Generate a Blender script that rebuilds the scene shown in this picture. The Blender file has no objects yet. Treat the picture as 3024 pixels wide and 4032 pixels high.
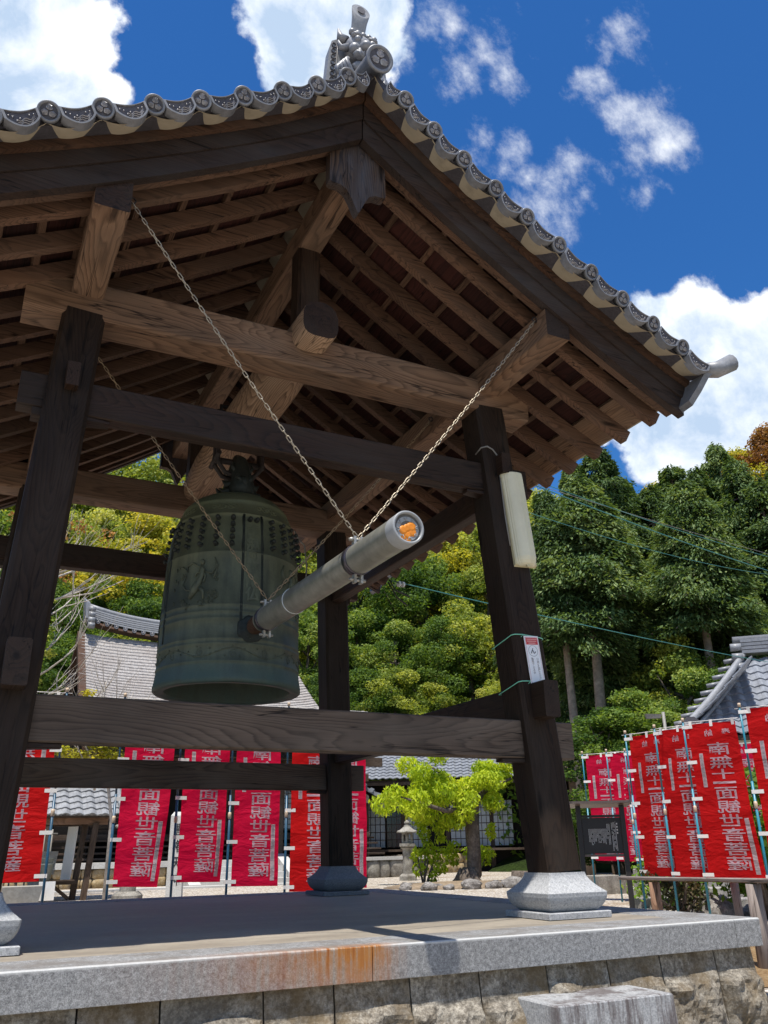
import bpy, bmesh, math, random
from mathutils import Vector, Matrix, noise as mnoise
from math import sin, cos, pi, radians, sqrt, atan2

S = bpy.context.scene
COL = S.collection
random.seed(7)

# ------------------------------------------------------------------ camera
cam_data = bpy.data.cameras.new('camera')
cam = bpy.data.objects.new('camera', cam_data)
COL.objects.link(cam)
cam_data.sensor_fit = 'HORIZONTAL'
cam_data.sensor_width = 36.0
cam_data.lens = 39.757
cam_data.clip_start = 0.05
cam_data.clip_end = 2000
_y, _p, _r = radians(-26.7222), radians(21.5055), radians(-1.04)
_f = Vector((-sin(_y) * cos(_p), cos(_y) * cos(_p), sin(_p)))
_r0 = Vector((cos(_y), sin(_y), 0))
_u0 = _r0.cross(_f)
_rr = cos(_r) * _r0 + sin(_r) * _u0
_uu = _rr.cross(_f)
M = Matrix((_rr, _uu, -_f)).transposed().to_4x4()
M.translation = Vector((-1.7755, -6.1559, 0.4018))
cam.matrix_world = M
S.camera = cam

# ------------------------------------------------------------------ sun, sky, exposure
LDIR = Vector((0.197, 0.245, -1.0)).normalized()          # the way the sunlight travels
sun_data = bpy.data.lights.new('sun', 'SUN')
sun_data.energy = 5.0
sun_data.angle = radians(0.53)
sun_data.color = (1.0, 0.95, 0.87)
sun = bpy.data.objects.new('sun', sun_data)
COL.objects.link(sun)
sun.rotation_euler = LDIR.to_track_quat('-Z', 'Y').to_euler()
sun.location = (-4, -6, 30)

SUN_EL = math.asin(-LDIR.z)
SUN_AZ = atan2(-LDIR.x, -LDIR.y)                            # from +Y, clockwise seen from above

S.view_settings.view_transform = 'Standard'
S.view_settings.look = 'None'
S.view_settings.gamma = 1.0
S.view_settings.use_curve_mapping = False
S.view_settings.exposure = EXPOSURE = 0.35
S.cycles.max_bounces = 8
S.cycles.diffuse_bounces = 5
S.cycles.glossy_bounces = 3
S.cycles.transparent_max_bounces = 8
S.cycles.use_denoising = True

world = bpy.data.worlds.new('World')
S.world = world
world.use_nodes = True
wn, wl = world.node_tree.nodes, world.node_tree.links
wn.clear()
def W(t, **k):
    n = wn.new(t)
    for a, b in k.items():
        setattr(n, a, b)
    return n
w_out = W('ShaderNodeOutputWorld'); w_bg = W('ShaderNodeBackground')
w_bg.inputs[1].default_value = 0.12
sky = W('ShaderNodeTexSky', sky_type='NISHITA')
sky.sun_disc = False
sky.sun_elevation = SUN_EL
sky.sun_rotation = SUN_AZ
sky.altitude = 200
sky.air_density = 1.0
sky.dust_density = 0.25
sky.ozone_density = 3.0
hs = W('ShaderNodeHueSaturation'); hs.inputs['Saturation'].default_value = 1.25; hs.inputs['Value'].default_value = 0.84; hs.inputs['Hue'].default_value = 0.505
wl.new(sky.outputs[0], hs.inputs['Color'])
tcw = W('ShaderNodeTexCoord')
vnorm = W('ShaderNodeVectorMath', operation='NORMALIZE')
wl.new(tcw.outputs['Generated'], vnorm.inputs[0])
def wmath(op, a, b=None, c=None, clamp=False):
    n = W('ShaderNodeMath', operation=op); n.use_clamp = clamp
    for i, v in enumerate((a, b, c)):
        if v is None: continue
        if isinstance(v, (int, float)): n.inputs[i].default_value = v
        else: wl.new(v, n.inputs[i])
    return n.outputs[0]
def wnoise(vec, scale, detail, rough=0.6, dist=0.0):
    n = W('ShaderNodeTexNoise'); n.inputs['Scale'].default_value = scale; n.inputs['Detail'].default_value = detail
    n.inputs['Roughness'].default_value = rough; n.inputs['Distortion'].default_value = dist
    wl.new(vec, n.inputs['Vector']); return n.outputs[0]
def wblobs(lst):
    acc = None
    for (dx, dy, dz, r) in lst:
        d = W('ShaderNodeVectorMath', operation='DISTANCE'); wl.new(vnorm.outputs[0], d.inputs[0]); d.inputs[1].default_value = (dx, dy, dz)
        v = wmath('SUBTRACT', 1.0, wmath('DIVIDE', d.outputs['Value'], r))
        acc = v if acc is None else wmath('SMOOTH_MAX', acc, v, 0.15)
    return acc
CUMULUS = [(-0.0471, 0.6684, 0.7423, 0.0798), (-0.006, 0.6581, 0.7529, 0.054), (-0.0252, 0.7083, 0.7055, 0.0827), (0.0182, 0.7099, 0.7041, 0.0512), (0.0476, 0.6988, 0.7138, 0.031), (-0.0423, 0.7365, 0.6751, 0.0756), (0.0217, 0.6746, 0.7379, 0.0352), (0.1999, 0.5832, 0.7874, 0.0667), (0.2365, 0.5709, 0.7862, 0.0774), (0.2689, 0.5675, 0.7782, 0.0599), (0.2188, 0.6095, 0.762, 0.0473), (0.2801, 0.5425, 0.792, 0.0385), (0.711, 0.4883, 0.506, 0.0399), (0.7056, 0.5269, 0.4738, 0.0706), (0.6528, 0.5822, 0.4846, 0.0895), (0.612, 0.5897, 0.527, 0.0506), (0.6215, 0.5701, 0.5374, 0.0251), (0.694, 0.5784, 0.4288, 0.0834), (0.7187, 0.535, 0.444, 0.0816), (0.6563, 0.6144, 0.4379, 0.0708), (0.6224, 0.6181, 0.4802, 0.0626), (0.6047, 0.6587, 0.4478, 0.0347)]
WISPS = [(0.3843, 0.5187, 0.7637, 0.0392), (0.3762, 0.5416, 0.7518, 0.0344), (0.3521, 0.5248, 0.775, 0.0312), (0.414, 0.5236, 0.7446, 0.029), (0.3339, 0.5346, 0.7763, 0.0208), (0.4148, 0.5785, 0.7023, 0.0355), (0.4437, 0.5693, 0.6921, 0.0328), (0.4707, 0.5728, 0.6711, 0.022), (0.5062, 0.549, 0.6651, 0.0355), (0.4943, 0.5757, 0.6513, 0.0415), (0.4719, 0.5966, 0.6491, 0.0362), (0.5245, 0.5485, 0.6512, 0.0219), (0.4889, 0.4358, 0.7557, 0.0328), (0.4945, 0.4567, 0.7395, 0.0308), (0.4921, 0.4751, 0.7295, 0.026), (0.5466, 0.4712, 0.6922, 0.0393), (0.5689, 0.4772, 0.6698, 0.0343), (0.549, 0.5011, 0.669, 0.0374), (0.5237, 0.4861, 0.6996, 0.029), (0.5751, 0.5081, 0.6411, 0.0242), (0.3063, 0.5609, 0.7691, 0.0289)]
fbm = wnoise(vnorm.outputs[0], 9.0, 9, 0.58, 0.15)
fbm2 = wnoise(vnorm.outputs[0], 30.0, 6, 0.6)
big = wblobs(CUMULUS)
d1 = wmath('ADD', big, wmath('MULTIPLY', wmath('SUBTRACT', fbm, 0.5), 2.1))
d1 = wmath('ADD', d1, wmath('MULTIPLY', wmath('SUBTRACT', fbm2, 0.5), 0.35))
dense = W('ShaderNodeMapRange', interpolation_type='SMOOTHSTEP'); wl.new(d1, dense.inputs[0])
dense.inputs[1].default_value = 0.10; dense.inputs[2].default_value = 0.34
# thin torn clouds: the noise is stretched along one direction of the sky
mp = W('ShaderNodeMapping'); mp.inputs['Rotation'].default_value = (0.5, 0.2, 0.9); mp.inputs['Scale'].default_value = (1.0, 1.6, 0.9)
wl.new(vnorm.outputs[0], mp.inputs[0])
wisp_n = wnoise(mp.outputs[0], 15.0, 12, 0.66, 0.0)
wisp = wblobs(WISPS)
w1 = wmath('ADD', wisp, wmath('MULTIPLY', wmath('SUBTRACT', wisp_n, 0.5), 4.4))
wr = W('ShaderNodeMapRange', interpolation_type='SMOOTHSTEP'); wl.new(w1, wr.inputs[0])
wr.inputs[1].default_value = 0.05; wr.inputs[2].default_value = 2.1; wr.inputs[4].default_value = 0.9
# clouds added out of view, their cover tuned for whiter, more even ambient light
rest = wnoise(vnorm.outputs[0], 2.6, 8, 0.55)
rr_ = W('ShaderNodeMapRange', interpolation_type='SMOOTHSTEP'); wl.new(rest, rr_.inputs[0])
rr_.inputs[1].default_value = 0.54; rr_.inputs[2].default_value = 0.61
vd = W('ShaderNodeVectorMath', operation='DISTANCE'); wl.new(vnorm.outputs[0], vd.inputs[0]); vd.inputs[1].default_value = tuple(_f)
far = W('ShaderNodeMapRange'); wl.new(vd.outputs['Value'], far.inputs[0]); far.inputs[1].default_value = 0.68; far.inputs[2].default_value = 0.85
other = wmath('MULTIPLY', rr_.outputs[0], far.outputs[0])
mask = wmath('MAXIMUM', wmath('MAXIMUM', dense.outputs[0], wr.outputs[0]), other)
# cloud colour: white crowns, blue-grey undersides
shade_n = wnoise(vnorm.outputs[0], 8.0, 8, 0.6, 0.2)
cr = W('ShaderNodeValToRGB'); wl.new(wmath('ADD', shade_n, wmath('MULTIPLY', wmath('SUBTRACT', big, 0.30), 0.10)), cr.inputs[0])
cr.color_ramp.elements[0].position = 0.40; cr.color_ramp.elements[0].color = (8.0, 8.2, 8.4, 1)
cr.color_ramp.elements[1].position = 0.60; cr.color_ramp.elements[1].color = (3.6, 4.6, 6.0, 1)
tint = W('ShaderNodeMix', data_type='RGBA', blend_type='MULTIPLY'); tint.inputs[0].default_value = 1.0; wl.new(hs.outputs[0], tint.inputs[6]); tint.inputs[7].default_value = (0.66, 1.02, 1.20, 1)
mixc = W('ShaderNodeMix', data_type='RGBA'); wl.new(mask, mixc.inputs[0]); wl.new(tint.outputs[2], mixc.inputs[6]); wl.new(cr.outputs[0], mixc.inputs[7])
wl.new(mixc.outputs[2], w_bg.inputs[0]); wl.new(w_bg.outputs[0], w_out.inputs[0])
# ------------------------------------------------------------------ materials
MAT = {}
class NT:
    def __init__(s, name, rough=0.8, spec=0.3):
        m = bpy.data.materials.new(name); m.use_nodes = True
        s.m = m; s.n = m.node_tree.nodes; s.l = m.node_tree.links
        s.n.clear()
        s.out = s.n.new('ShaderNodeOutputMaterial'); s.b = s.n.new('ShaderNodeBsdfPrincipled')
        s.l.new(s.b.outputs[0], s.out.inputs[0])
        s.b.inputs['Roughness'].default_value = rough
        s.b.inputs['Specular IOR Level'].default_value = spec
        MAT[name] = m
    def put(s, sock, v):
        if isinstance(v, (int, float, tuple, list)): sock.default_value = v
        else: s.l.new(v, sock)
    def coord(s, kind='Object', scale=(1, 1, 1), jitter=True, rot=(0, 0, 0)):
        tc = s.n.new('ShaderNodeTexCoord'); v = tc.outputs[kind]
        if jitter:
            oi = s.n.new('ShaderNodeObjectInfo'); a = s.n.new('ShaderNodeVectorMath'); a.operation = 'SCALE'
            cx = s.n.new('ShaderNodeCombineXYZ'); s.l.new(oi.outputs['Random'], cx.inputs[0]); s.l.new(oi.outputs['Random'], cx.inputs[1]); s.l.new(oi.outputs['Random'], cx.inputs[2])
            s.l.new(cx.outputs[0], a.inputs[0]); a.inputs['Scale'].default_value = 37.0
            ad = s.n.new('ShaderNodeVectorMath'); ad.operation = 'ADD'; s.l.new(v, ad.inputs[0]); s.l.new(a.outputs[0], ad.inputs[1]); v = ad.outputs[0]
        m = s.n.new('ShaderNodeMapping'); m.inputs['Scale'].default_value = scale; m.inputs['Rotation'].default_value = rot
        s.l.new(v, m.inputs[0]); return m.outputs[0]
    def noise(s, vec, scale, detail=6, rough=0.6, dist=0.0):
        n = s.n.new('ShaderNodeTexNoise'); n.inputs['Scale'].default_value = scale; n.inputs['Detail'].default_value = detail
        n.inputs['Roughness'].default_value = rough; n.inputs['Distortion'].default_value = dist
        s.l.new(vec, n.inputs['Vector']); return n.outputs[0]
    def voro(s, vec, scale, feature='F1', out=0, rnd=1.0):
        n = s.n.new('ShaderNodeTexVoronoi'); n.feature = feature; n.inputs['Scale'].default_value = scale
        n.inputs['Randomness'].default_value = rnd
        s.l.new(vec, n.inputs['Vector']); return n.outputs[out]
    def math(s, op, a, b=0.0, clamp=False):
        n = s.n.new('ShaderNodeMath'); n.operation = op; n.use_clamp = clamp; s.put(n.inputs[0], a); s.put(n.inputs[1], b); return n.outputs[0]
    def ramp(s, fac, stops):
        n = s.n.new('ShaderNodeValToRGB'); e = n.color_ramp.elements
        while len(e) < len(stops): e.new(0.5)
        for el, (p, c) in zip(e, stops):
            el.position = p; el.color = tuple(c) + (1,) if len(c) == 3 else c
        s.l.new(fac, n.inputs[0]); return n.outputs[0]
    def rng(s, v, a, b, c=0.0, d=1.0):
        n = s.n.new('ShaderNodeMapRange'); s.put(n.inputs[0], v)
        for i, x in enumerate((a, b, c, d)): n.inputs[i + 1].default_value = x
        return n.outputs[0]
    def mix(s, fac, a, b, mode='MIX'):
        n = s.n.new('ShaderNodeMix'); n.data_type = 'RGBA'; n.blend_type = mode
        s.put(n.inputs[0], fac)
        for i, v in ((6, a), (7, b)):
            if isinstance(v, tuple): n.inputs[i].default_value = tuple(v) + (1,) if len(v) == 3 else v
            else: s.l.new(v, n.inputs[i])
        return n.outputs[2]
    def bump(s, h, strength=0.3, dist=0.01, prev=None):
        n = s.n.new('ShaderNodeBump'); n.inputs['Strength'].default_value = strength; n.inputs['Distance'].default_value = dist
        s.l.new(h, n.inputs['Height'])
        if prev is not None: s.l.new(prev, n.inputs['Normal'])
        return n.outputs[0]
    def base(s, c): s.put(s.b.inputs['Base Color'], c if not isinstance(c, tuple) else tuple(c) + (1,))
    def normal(s, v): s.l.new(v, s.b.inputs['Normal'])
    def rand(s):
        return s.n.new('ShaderNodeObjectInfo').outputs['Random']
    def xyz(s, vec):
        n = s.n.new('ShaderNodeSeparateXYZ'); s.l.new(vec, n.inputs[0]); return n.outputs

def wood(name, dark, light, grey=None, rough=0.75, ring=26.0, wear=0.35, spec=0.25, contrast=1.0, var=0.2):
    """Planed timber: growth rings about the length axis (X), cathedral figures, pores, checks and weathered patches."""
    t = NT(name, rough, spec)
    v = t.coord(scale=(1, 1, 1))
    # slow wander of the pith along the length bends the rings into figures
    wander = t.noise(t.coord(scale=(0.55, 2.2, 2.2)), 1.6, 3, 0.5)
    vv = t.xyz(v)
    y = t.math('ADD', vv[1], t.math('MULTIPLY', t.math('SUBTRACT', wander, 0.5), 0.24))
    z = t.math('ADD', vv[2], t.math('MULTIPLY', t.math('SUBTRACT', wander, 0.5), -0.22))
    wn_ = t.n.new('ShaderNodeTexNoise'); wn_.inputs['Scale'].default_value = 2.6; wn_.inputs['Detail'].default_value = 1
    cmb = t.n.new('ShaderNodeCombineXYZ'); t.l.new(t.math('MULTIPLY', vv[0], 0.12), cmb.inputs[0]); t.l.new(y, cmb.inputs[1]); t.l.new(z, cmb.inputs[2])
    t.l.new(cmb.outputs[0], wn_.inputs['Vector'])
    fine = t.noise(t.coord(scale=(3.5, 60, 60)), 1.0, 4, 0.6)
    ringv = t.math('ADD', t.math('MULTIPLY', wn_.outputs[0], ring * 1.75), t.math('MULTIPLY', fine, 0.5))
    saw = t.math('FRACT', ringv)
    band = t.ramp(saw, [(0.0, (0.15,) * 3), (0.55, (0.45,) * 3), (0.86, (1.0,) * 3), (1.0, (0.2,) * 3)])
    fib = t.noise(t.coord(scale=(2.0, 110, 110)), 1.0, 5, 0.7)
    f = t.math('ADD', t.math('MULTIPLY', band, 0.55 * contrast), t.math('MULTIPLY', fib, 0.5))
    col = t.mix(t.rng(f, 0.2, 1.0), light, dark)
    patch = t.noise(t.coord(scale=(0.9, 3, 3)), 1.3, 5, 0.6)
    if grey is not None:
        col = t.mix(t.rng(patch, 0.42, 0.68, 0, wear), col, grey)
    blot = t.noise(t.coord(scale=(1.2, 2.5, 2.5)), 0.9, 4, 0.6)
    col = t.mix(t.rng(blot, 0.35, 0.75, 0.0, 0.55), col, tuple(c * 0.45 for c in dark))
    vr = t.math('ADD', 1.0 - var * 0.5, t.math('MULTIPLY', t.rand(), var))
    hsv = t.n.new('ShaderNodeHueSaturation'); t.l.new(vr, hsv.inputs['Value']); t.l.new(col, hsv.inputs['Color']); col = hsv.outputs[0]
    # long drying checks
    ck = t.noise(t.coord(scale=(0.45, 11, 11)), 1.0, 3, 0.55)
    crack = t.rng(t.math('ABSOLUTE', t.math('SUBTRACT', ck, 0.5)), 0.0, 0.009, 0.0, 1.0)
    crack = t.math('MAXIMUM', crack, t.rng(patch, 0.50, 0.56, 0.0, 1.0))
    col = t.mix(crack, tuple(c * 0.25 for c in dark), col)
    kn = t.voro(t.coord(scale=(1.1, 5.0, 5.0)), 1.0)
    col = t.mix(t.rng(kn, 0.05, 0.12, 0.85, 0.0), col, tuple(c * 0.3 for c in dark))
    t.base(col)
    h = t.math('ADD', t.math('MULTIPLY', f, -0.5), t.math('MULTIPLY', crack, 1.6))
    t.normal(t.bump(h, 0.35, 0.004))
    t.put(t.b.inputs['Roughness'], t.rng(fib, 0.3, 0.7, rough - 0.12, rough + 0.1))
    return t.m

# new-looking roof timbers, sheltered from rain
wood('roof_wood', (0.062, 0.032, 0.018), (0.29, 0.175, 0.108), (0.13, 0.105, 0.082), 0.72, 24, 0.45)
wood('rafter_wood', (0.045, 0.023, 0.014), (0.18, 0.10, 0.062), (0.085, 0.066, 0.052), 0.75, 26, 0.4, var=0.5)
wood('bell_beam_wood', (0.12, 0.066, 0.036), (0.47, 0.31, 0.195), (0.30, 0.235, 0.18), 0.7, 30, 0.3, contrast=1.3)
wood('post_wood', (0.0075, 0.0045, 0.003), (0.032, 0.0185, 0.0115), (0.048, 0.037, 0.029), 0.68, 34, 0.5, 0.18)
wood('tie_wood', (0.011, 0.0062, 0.0042), (0.048, 0.025, 0.015), (0.042, 0.033, 0.025), 0.62, 30, 0.55)
wood('grey_wood', (0.032, 0.022, 0.016), (0.145, 0.104, 0.077), (0.155, 0.127, 0.102), 0.7, 22, 0.5)
wood('barge_wood', (0.013, 0.008, 0.006), (0.050, 0.030, 0.022), (0.055, 0.050, 0.050), 0.7, 26, 0.6)
wood('barge_brown', (0.030, 0.014, 0.008), (0.12, 0.060, 0.035), (0.09, 0.07, 0.055), 0.75, 26, 0.5)
wood('board_red', (0.020, 0.008, 0.007), (0.060, 0.019, 0.014), None, 0.8, 18, 0, var=0.7)
wood('pendant_wood', (0.018, 0.011, 0.009), (0.14, 0.085, 0.052), (0.12, 0.125, 0.15), 0.65, 40, 0.9, contrast=1.5)
wood('old_wood', (0.03, 0.019, 0.013), (0.12, 0.08, 0.055), (0.15, 0.13, 0.11), 0.8, 24, 0.4)
wood('rail_wood', (0.12, 0.09, 0.075), (0.36, 0.30, 0.27), (0.38, 0.34, 0.32), 0.8, 24, 0.5)
wood('brown_rail_wood', (0.14, 0.075, 0.045), (0.38, 0.23, 0.15), (0.3, 0.24, 0.2), 0.8, 24, 0.3)

def granite(name, c0, c1, c2, speck=160.0, rough=0.85, bump=0.25, stain=None, stain_amt=0.0, blot=0.35):
    t = NT(name, rough, 0.3)
    v = t.coord()
    s = t.noise(v, speck * 1.7, 3, 0.8); n = t.noise(v, speck * 0.45, 8, 0.78)
    f = t.math('ADD', t.math('MULTIPLY', t.math('SUBTRACT', s, 0.5), 0.9), n)
    col = t.ramp(f, [(0.28, c0), (0.48, c1), (0.72, c2)])
    b = t.noise(v, 2.4, 6, 0.65)
    col = t.mix(t.rng(b, 0.4, 0.7, 0, blot), col, tuple(x * 0.45 for x in c1))
    if stain: col = t.mix(t.rng(t.noise(v, 4.0, 7, 0.7), 0.45, 0.62, 0, stain_amt), col, stain)
    t.base(col); t.normal(t.bump(t.math('ADD', n, t.math('MULTIPLY', b, 0.4)), bump, 0.006)); return t
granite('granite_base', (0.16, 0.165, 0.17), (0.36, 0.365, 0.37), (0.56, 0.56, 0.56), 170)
granite('granite_shaded', (0.07, 0.075, 0.085), (0.13, 0.14, 0.155), (0.22, 0.23, 0.25), 170)  # darker, bluer copy of granite_base: the rear stones' shade put into the colour
granite('stone_old', (0.14, 0.13, 0.11), (0.30, 0.28, 0.24), (0.46, 0.43, 0.38), 60, stain=(0.10, 0.085, 0.07), stain_amt=0.7)
granite('stone_light', (0.34, 0.33, 0.31), (0.52, 0.51, 0.48), (0.66, 0.65, 0.62), 90)
granite('stone_gold', (0.17, 0.11, 0.05), (0.36, 0.26, 0.13), (0.50, 0.41, 0.26), 14, stain=(0.30, 0.26, 0.2), stain_amt=0.8, bump=0.5)
granite('stone_grave', (0.22, 0.23, 0.24), (0.36, 0.37, 0.385), (0.5, 0.51, 0.52), 90)
granite('stone_step', (0.15, 0.14, 0.125), (0.31, 0.295, 0.27), (0.45, 0.43, 0.4), 50, stain=(0.13, 0.11, 0.1), stain_amt=0.6)
granite('rock', (0.10, 0.09, 0.08), (0.24, 0.22, 0.2), (0.42, 0.40, 0.37), 22, stain=(0.08, 0.07, 0.06), stain_amt=0.9, bump=0.9)
granite('rough_block', (0.065, 0.056, 0.044), (0.20, 0.175, 0.14), (0.44, 0.40, 0.33), 34, stain=(0.12, 0.08, 0.035), stain_amt=0.7, bump=1.0, blot=0.75)

# cap stones of the platform: salt and pepper granite, rust run down from the joint
def cap_material():
    t = granite('cap_stone', (0.10, 0.10, 0.10), (0.225, 0.225, 0.225), (0.42, 0.42, 0.415), 120, blot=0.2)
    g = t.n.new('ShaderNodeNewGeometry'); P = t.xyz(g.outputs['Position'])
    col = t.b.inputs['Base Color'].links[0].from_socket
    streak_v = t.n.new('ShaderNodeMapping'); streak_v.inputs['Scale'].default_value = (26, 3, 1.6); t.l.new(g.outputs['Position'], streak_v.inputs[0])
    streak = t.noise(streak_v.outputs[0], 1.3, 6, 0.65)
    along = t.math('SUBTRACT', 1.0, t.math('ABSOLUTE', t.math('DIVIDE', t.math('ADD', P[0], 0.10), 1.15)), clamp=True)
    right = t.rng(P[0], 0.0, 0.20, 0.85, 0.0)
    sharp = t.rng(P[0], -0.9, -0.02, 0.30, 1.0)
    down = t.rng(P[2], -0.14, 0.0, 0.62, 1.1)
    fr = t.rng(P[1], -2.425, -2.30, 1.0, 0.0)
    amt = t.math('MULTIPLY', t.math('MULTIPLY', t.math('MULTIPLY', along, right), sharp), t.math('MULTIPLY', down, fr))
    amt = t.math('MULTIPLY', amt, t.rng(streak, 0.22, 0.78, 0.15, 1.5), clamp=True)
    amt = t.math('MULTIPLY', amt, t.rng(t.noise(g.outputs['Position'], 9, 6, 0.7), 0.25, 0.7, 0.5, 1.2), clamp=True)
    amt = t.math('MULTIPLY', amt, 1.7, clamp=True)
    rust = t.ramp(streak, [(0.3, (0.33, 0.21, 0.10)), (0.5, (0.36, 0.15, 0.04)), (0.62, (0.27, 0.085, 0.018)), (0.8, (0.12, 0.04, 0.012))])
    col = t.mix(amt, col, rust)
    # pale strip along the front arris and grey-brown dirt film on the treads
    wear_n = t.noise(g.outputs['Position'], 5.0, 7, 0.7)
    top = t.rng(P[2], -0.004, -0.001)
    film = t.math('MULTIPLY', top, t.rng(wear_n, 0.44, 0.6, 0.0, 0.75))
    col = t.mix(film, col, (0.15, 0.135, 0.12))
    edge = t.math('MULTIPLY', t.rng(P[1], -2.40, -2.418, 0.0, 1.0), t.math('MULTIPLY', t.rng(P[2], -0.014, -0.006), t.math('SUBTRACT', 1.0, amt)))
    col = t.mix(t.math('MULTIPLY', edge, 0.6), col, (0.62, 0.62, 0.60))
    t.l.new(col, t.b.inputs['Base Color'])
cap_material()

def floor_material():
    t = NT('floor_mortar', 0.75, 0.35)
    g = t.n.new('ShaderNodeNewGeometry'); p = g.outputs['Position']; P = t.xyz(p)
    st = t.n.new('ShaderNodeMapping'); st.inputs['Scale'].default_value = (1, 2.6, 1); t.l.new(p, st.inputs[0])
    a = t.noise(st.outputs[0], 1.5, 7, 0.6); b = t.noise(p, 22, 6, 0.7)
    col = t.mix(t.rng(a, 0.35, 0.65), (0.235, 0.200, 0.155), (0.345, 0.30, 0.235))
    col = t.mix(t.rng(b, 0.35, 0.75, 0, 0.35), col, (0.12, 0.115, 0.11))
    t.base(col); t.normal(t.bump(b, 0.15, 0.004))
    t.put(t.b.inputs['Roughness'], t.rng(a, 0.3, 0.7, 0.55, 0.85))
floor_material()

def simple(name, col, rough=0.6, spec=0.4, metal=0.0, var=0.12, scale=30, bump=0.1, kind='Object'):
    t = NT(name, rough, spec); v = t.coord(kind)
    v_r = t.math('ADD', 0.84, t.math('MULTIPLY', t.rand(), 0.32))
    n = t.noise(v, scale, 5, 0.65); n2 = t.noise(v, scale * 0.12, 4, 0.6)
    c = t.mix(t.rng(n, 0.3, 0.7), tuple(x * (1 - var) for x in col), tuple(min(1, x * (1 + var)) for x in col))
    c = t.mix(t.rng(n2, 0.45, 0.7, 0, var * 1.6), c, tuple(x * 0.5 for x in col))
    if name.startswith(('tile', 'plaster', 'crest')):
        hv = t.n.new('ShaderNodeHueSaturation'); t.l.new(c, hv.inputs['Color']); t.l.new(v_r, hv.inputs['Value']); c = hv.outputs[0]
        c = t.mix(t.rng(t.noise(v, 7, 6, 0.7), 0.55, 0.72, 0, 0.5), c, tuple(x * 0.45 for x in col))
    t.base(c); t.b.inputs['Metallic'].default_value = metal
    if bump: t.normal(t.bump(n, bump, 0.003))
    return t
simple('plaster', (0.50, 0.43, 0.32), 0.9, 0.1, var=0.1, scale=8, bump=0.25)
simple('tile', (0.20, 0.205, 0.222), 0.42, 0.5, var=0.2, scale=30, bump=0.08)
simple('tile_light', (0.24, 0.245, 0.255), 0.42, 0.5, var=0.2, scale=26)
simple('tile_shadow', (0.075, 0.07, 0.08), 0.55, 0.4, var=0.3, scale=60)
simple('roof_tile', (0.24, 0.255, 0.285), 0.35, 0.55, var=0.25, scale=6, bump=0.05)
simple('tile_old', (0.26, 0.265, 0.27), 0.5, 0.5, var=0.35, scale=5, bump=0.1)
simple('crest', (0.30, 0.29, 0.30), 0.3, 0.7, metal=0.2, var=0.3, scale=80)
simple('chain_steel', (0.42, 0.36, 0.27), 0.42, 0.5, metal=0.65, var=0.3, scale=90)
simple('chain_rust', (0.33, 0.25, 0.16), 0.65, 0.4, metal=0.3, var=0.4, scale=90)
simple('iron', (0.035, 0.028, 0.026), 0.6, 0.4, metal=0.3, var=0.4, scale=30)
simple('clamp_metal', (0.10, 0.09, 0.105), 0.35, 0.5, metal=0.8, var=0.3, scale=30)
simple('lug_metal', (0.42, 0.40, 0.36), 0.45, 0.5, metal=0.6, var=0.4, scale=60)
simple('pipe_grey', (0.185, 0.183, 0.155), 0.34, 0.5, var=0.3, scale=14, bump=0.02)
simple('pipe_end', (0.30, 0.31, 0.315), 0.4, 0.5, var=0.08, scale=30, bump=0.02)
simple('pipe_inner', (0.13, 0.125, 0.12), 0.55, 0.4, var=0.15, scale=30)
simple('orange_plastic', (0.75, 0.24, 0.012), 0.4, 0.5, var=0.15, scale=30, bump=0.02)
simple('wire_white', (0.62, 0.66, 0.66), 0.4, 0.4, var=0.1)
simple('lamp_acrylic', (0.66, 0.62, 0.45), 0.32, 0.5, var=0.07, scale=5, bump=0.0)
simple('lamp_yellowed', (0.55, 0.49, 0.30), 0.35, 0.5, var=0.07, scale=5, bump=0.0)
simple('poster_white', (0.80, 0.80, 0.80), 0.25, 0.5, var=0.02, bump=0)
simple('poster_red', (0.55, 0.06, 0.06), 0.3, 0.5, var=0.03, bump=0)
simple('poster_pink', (0.75, 0.42, 0.38), 0.4, 0.4, var=0.03, bump=0)
simple('ink', (0.03, 0.03, 0.033), 0.5, 0.3, var=0.1, bump=0)
simple('ink_grey', (0.30, 0.28, 0.29), 0.7, 0.2, var=0.1, bump=0)
simple('twine_green', (0.22, 0.60, 0.42), 0.45, 0.4, var=0.1, scale=80)
simple('cable_green', (0.05, 0.20, 0.18), 0.45, 0.4, var=0.1, scale=80)
simple('pole_blue', (0.014, 0.07, 0.13), 0.35, 0.5, var=0.1, bump=0)
simple('pole_cyan', (0.022, 0.20, 0.28), 0.35, 0.5, var=0.1, bump=0)
simple('pole_grip', (0.55, 0.42, 0.30), 0.5, 0.4, var=0.1, bump=0)
simple('band_white', (0.78, 0.74, 0.70), 0.6, 0.3, var=0.06, bump=0)
simple('sign_black', (0.022, 0.019, 0.018), 0.45, 0.4, var=0.15, bump=0.02)
simple('sign_brown', (0.10, 0.075, 0.065), 0.4, 0.45, var=0.15, bump=0.02)
simple('sign_text', (0.6, 0.6, 0.58), 0.6, 0.3, var=0.05, bump=0)
simple('dark_inside', (0.012, 0.010, 0.009), 0.8, 0.2, var=0.3)
simple('wall_cream', (0.62, 0.57, 0.46), 0.9, 0.1, var=0.08, scale=3, bump=0.1)
simple('paper_shoji', (0.42, 0.45, 0.46), 0.7, 0.2, var=0.08, scale=3, bump=0)
simple('paper_white', (0.80, 0.79, 0.76), 0.8, 0.2, var=0.05, bump=0)
simple('bucket_grey', (0.20, 0.22, 0.20), 0.5, 0.4, var=0.1, bump=0)
simple('concrete', (0.36, 0.34, 0.30), 0.9, 0.2, var=0.2, scale=14, bump=0.3)
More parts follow.
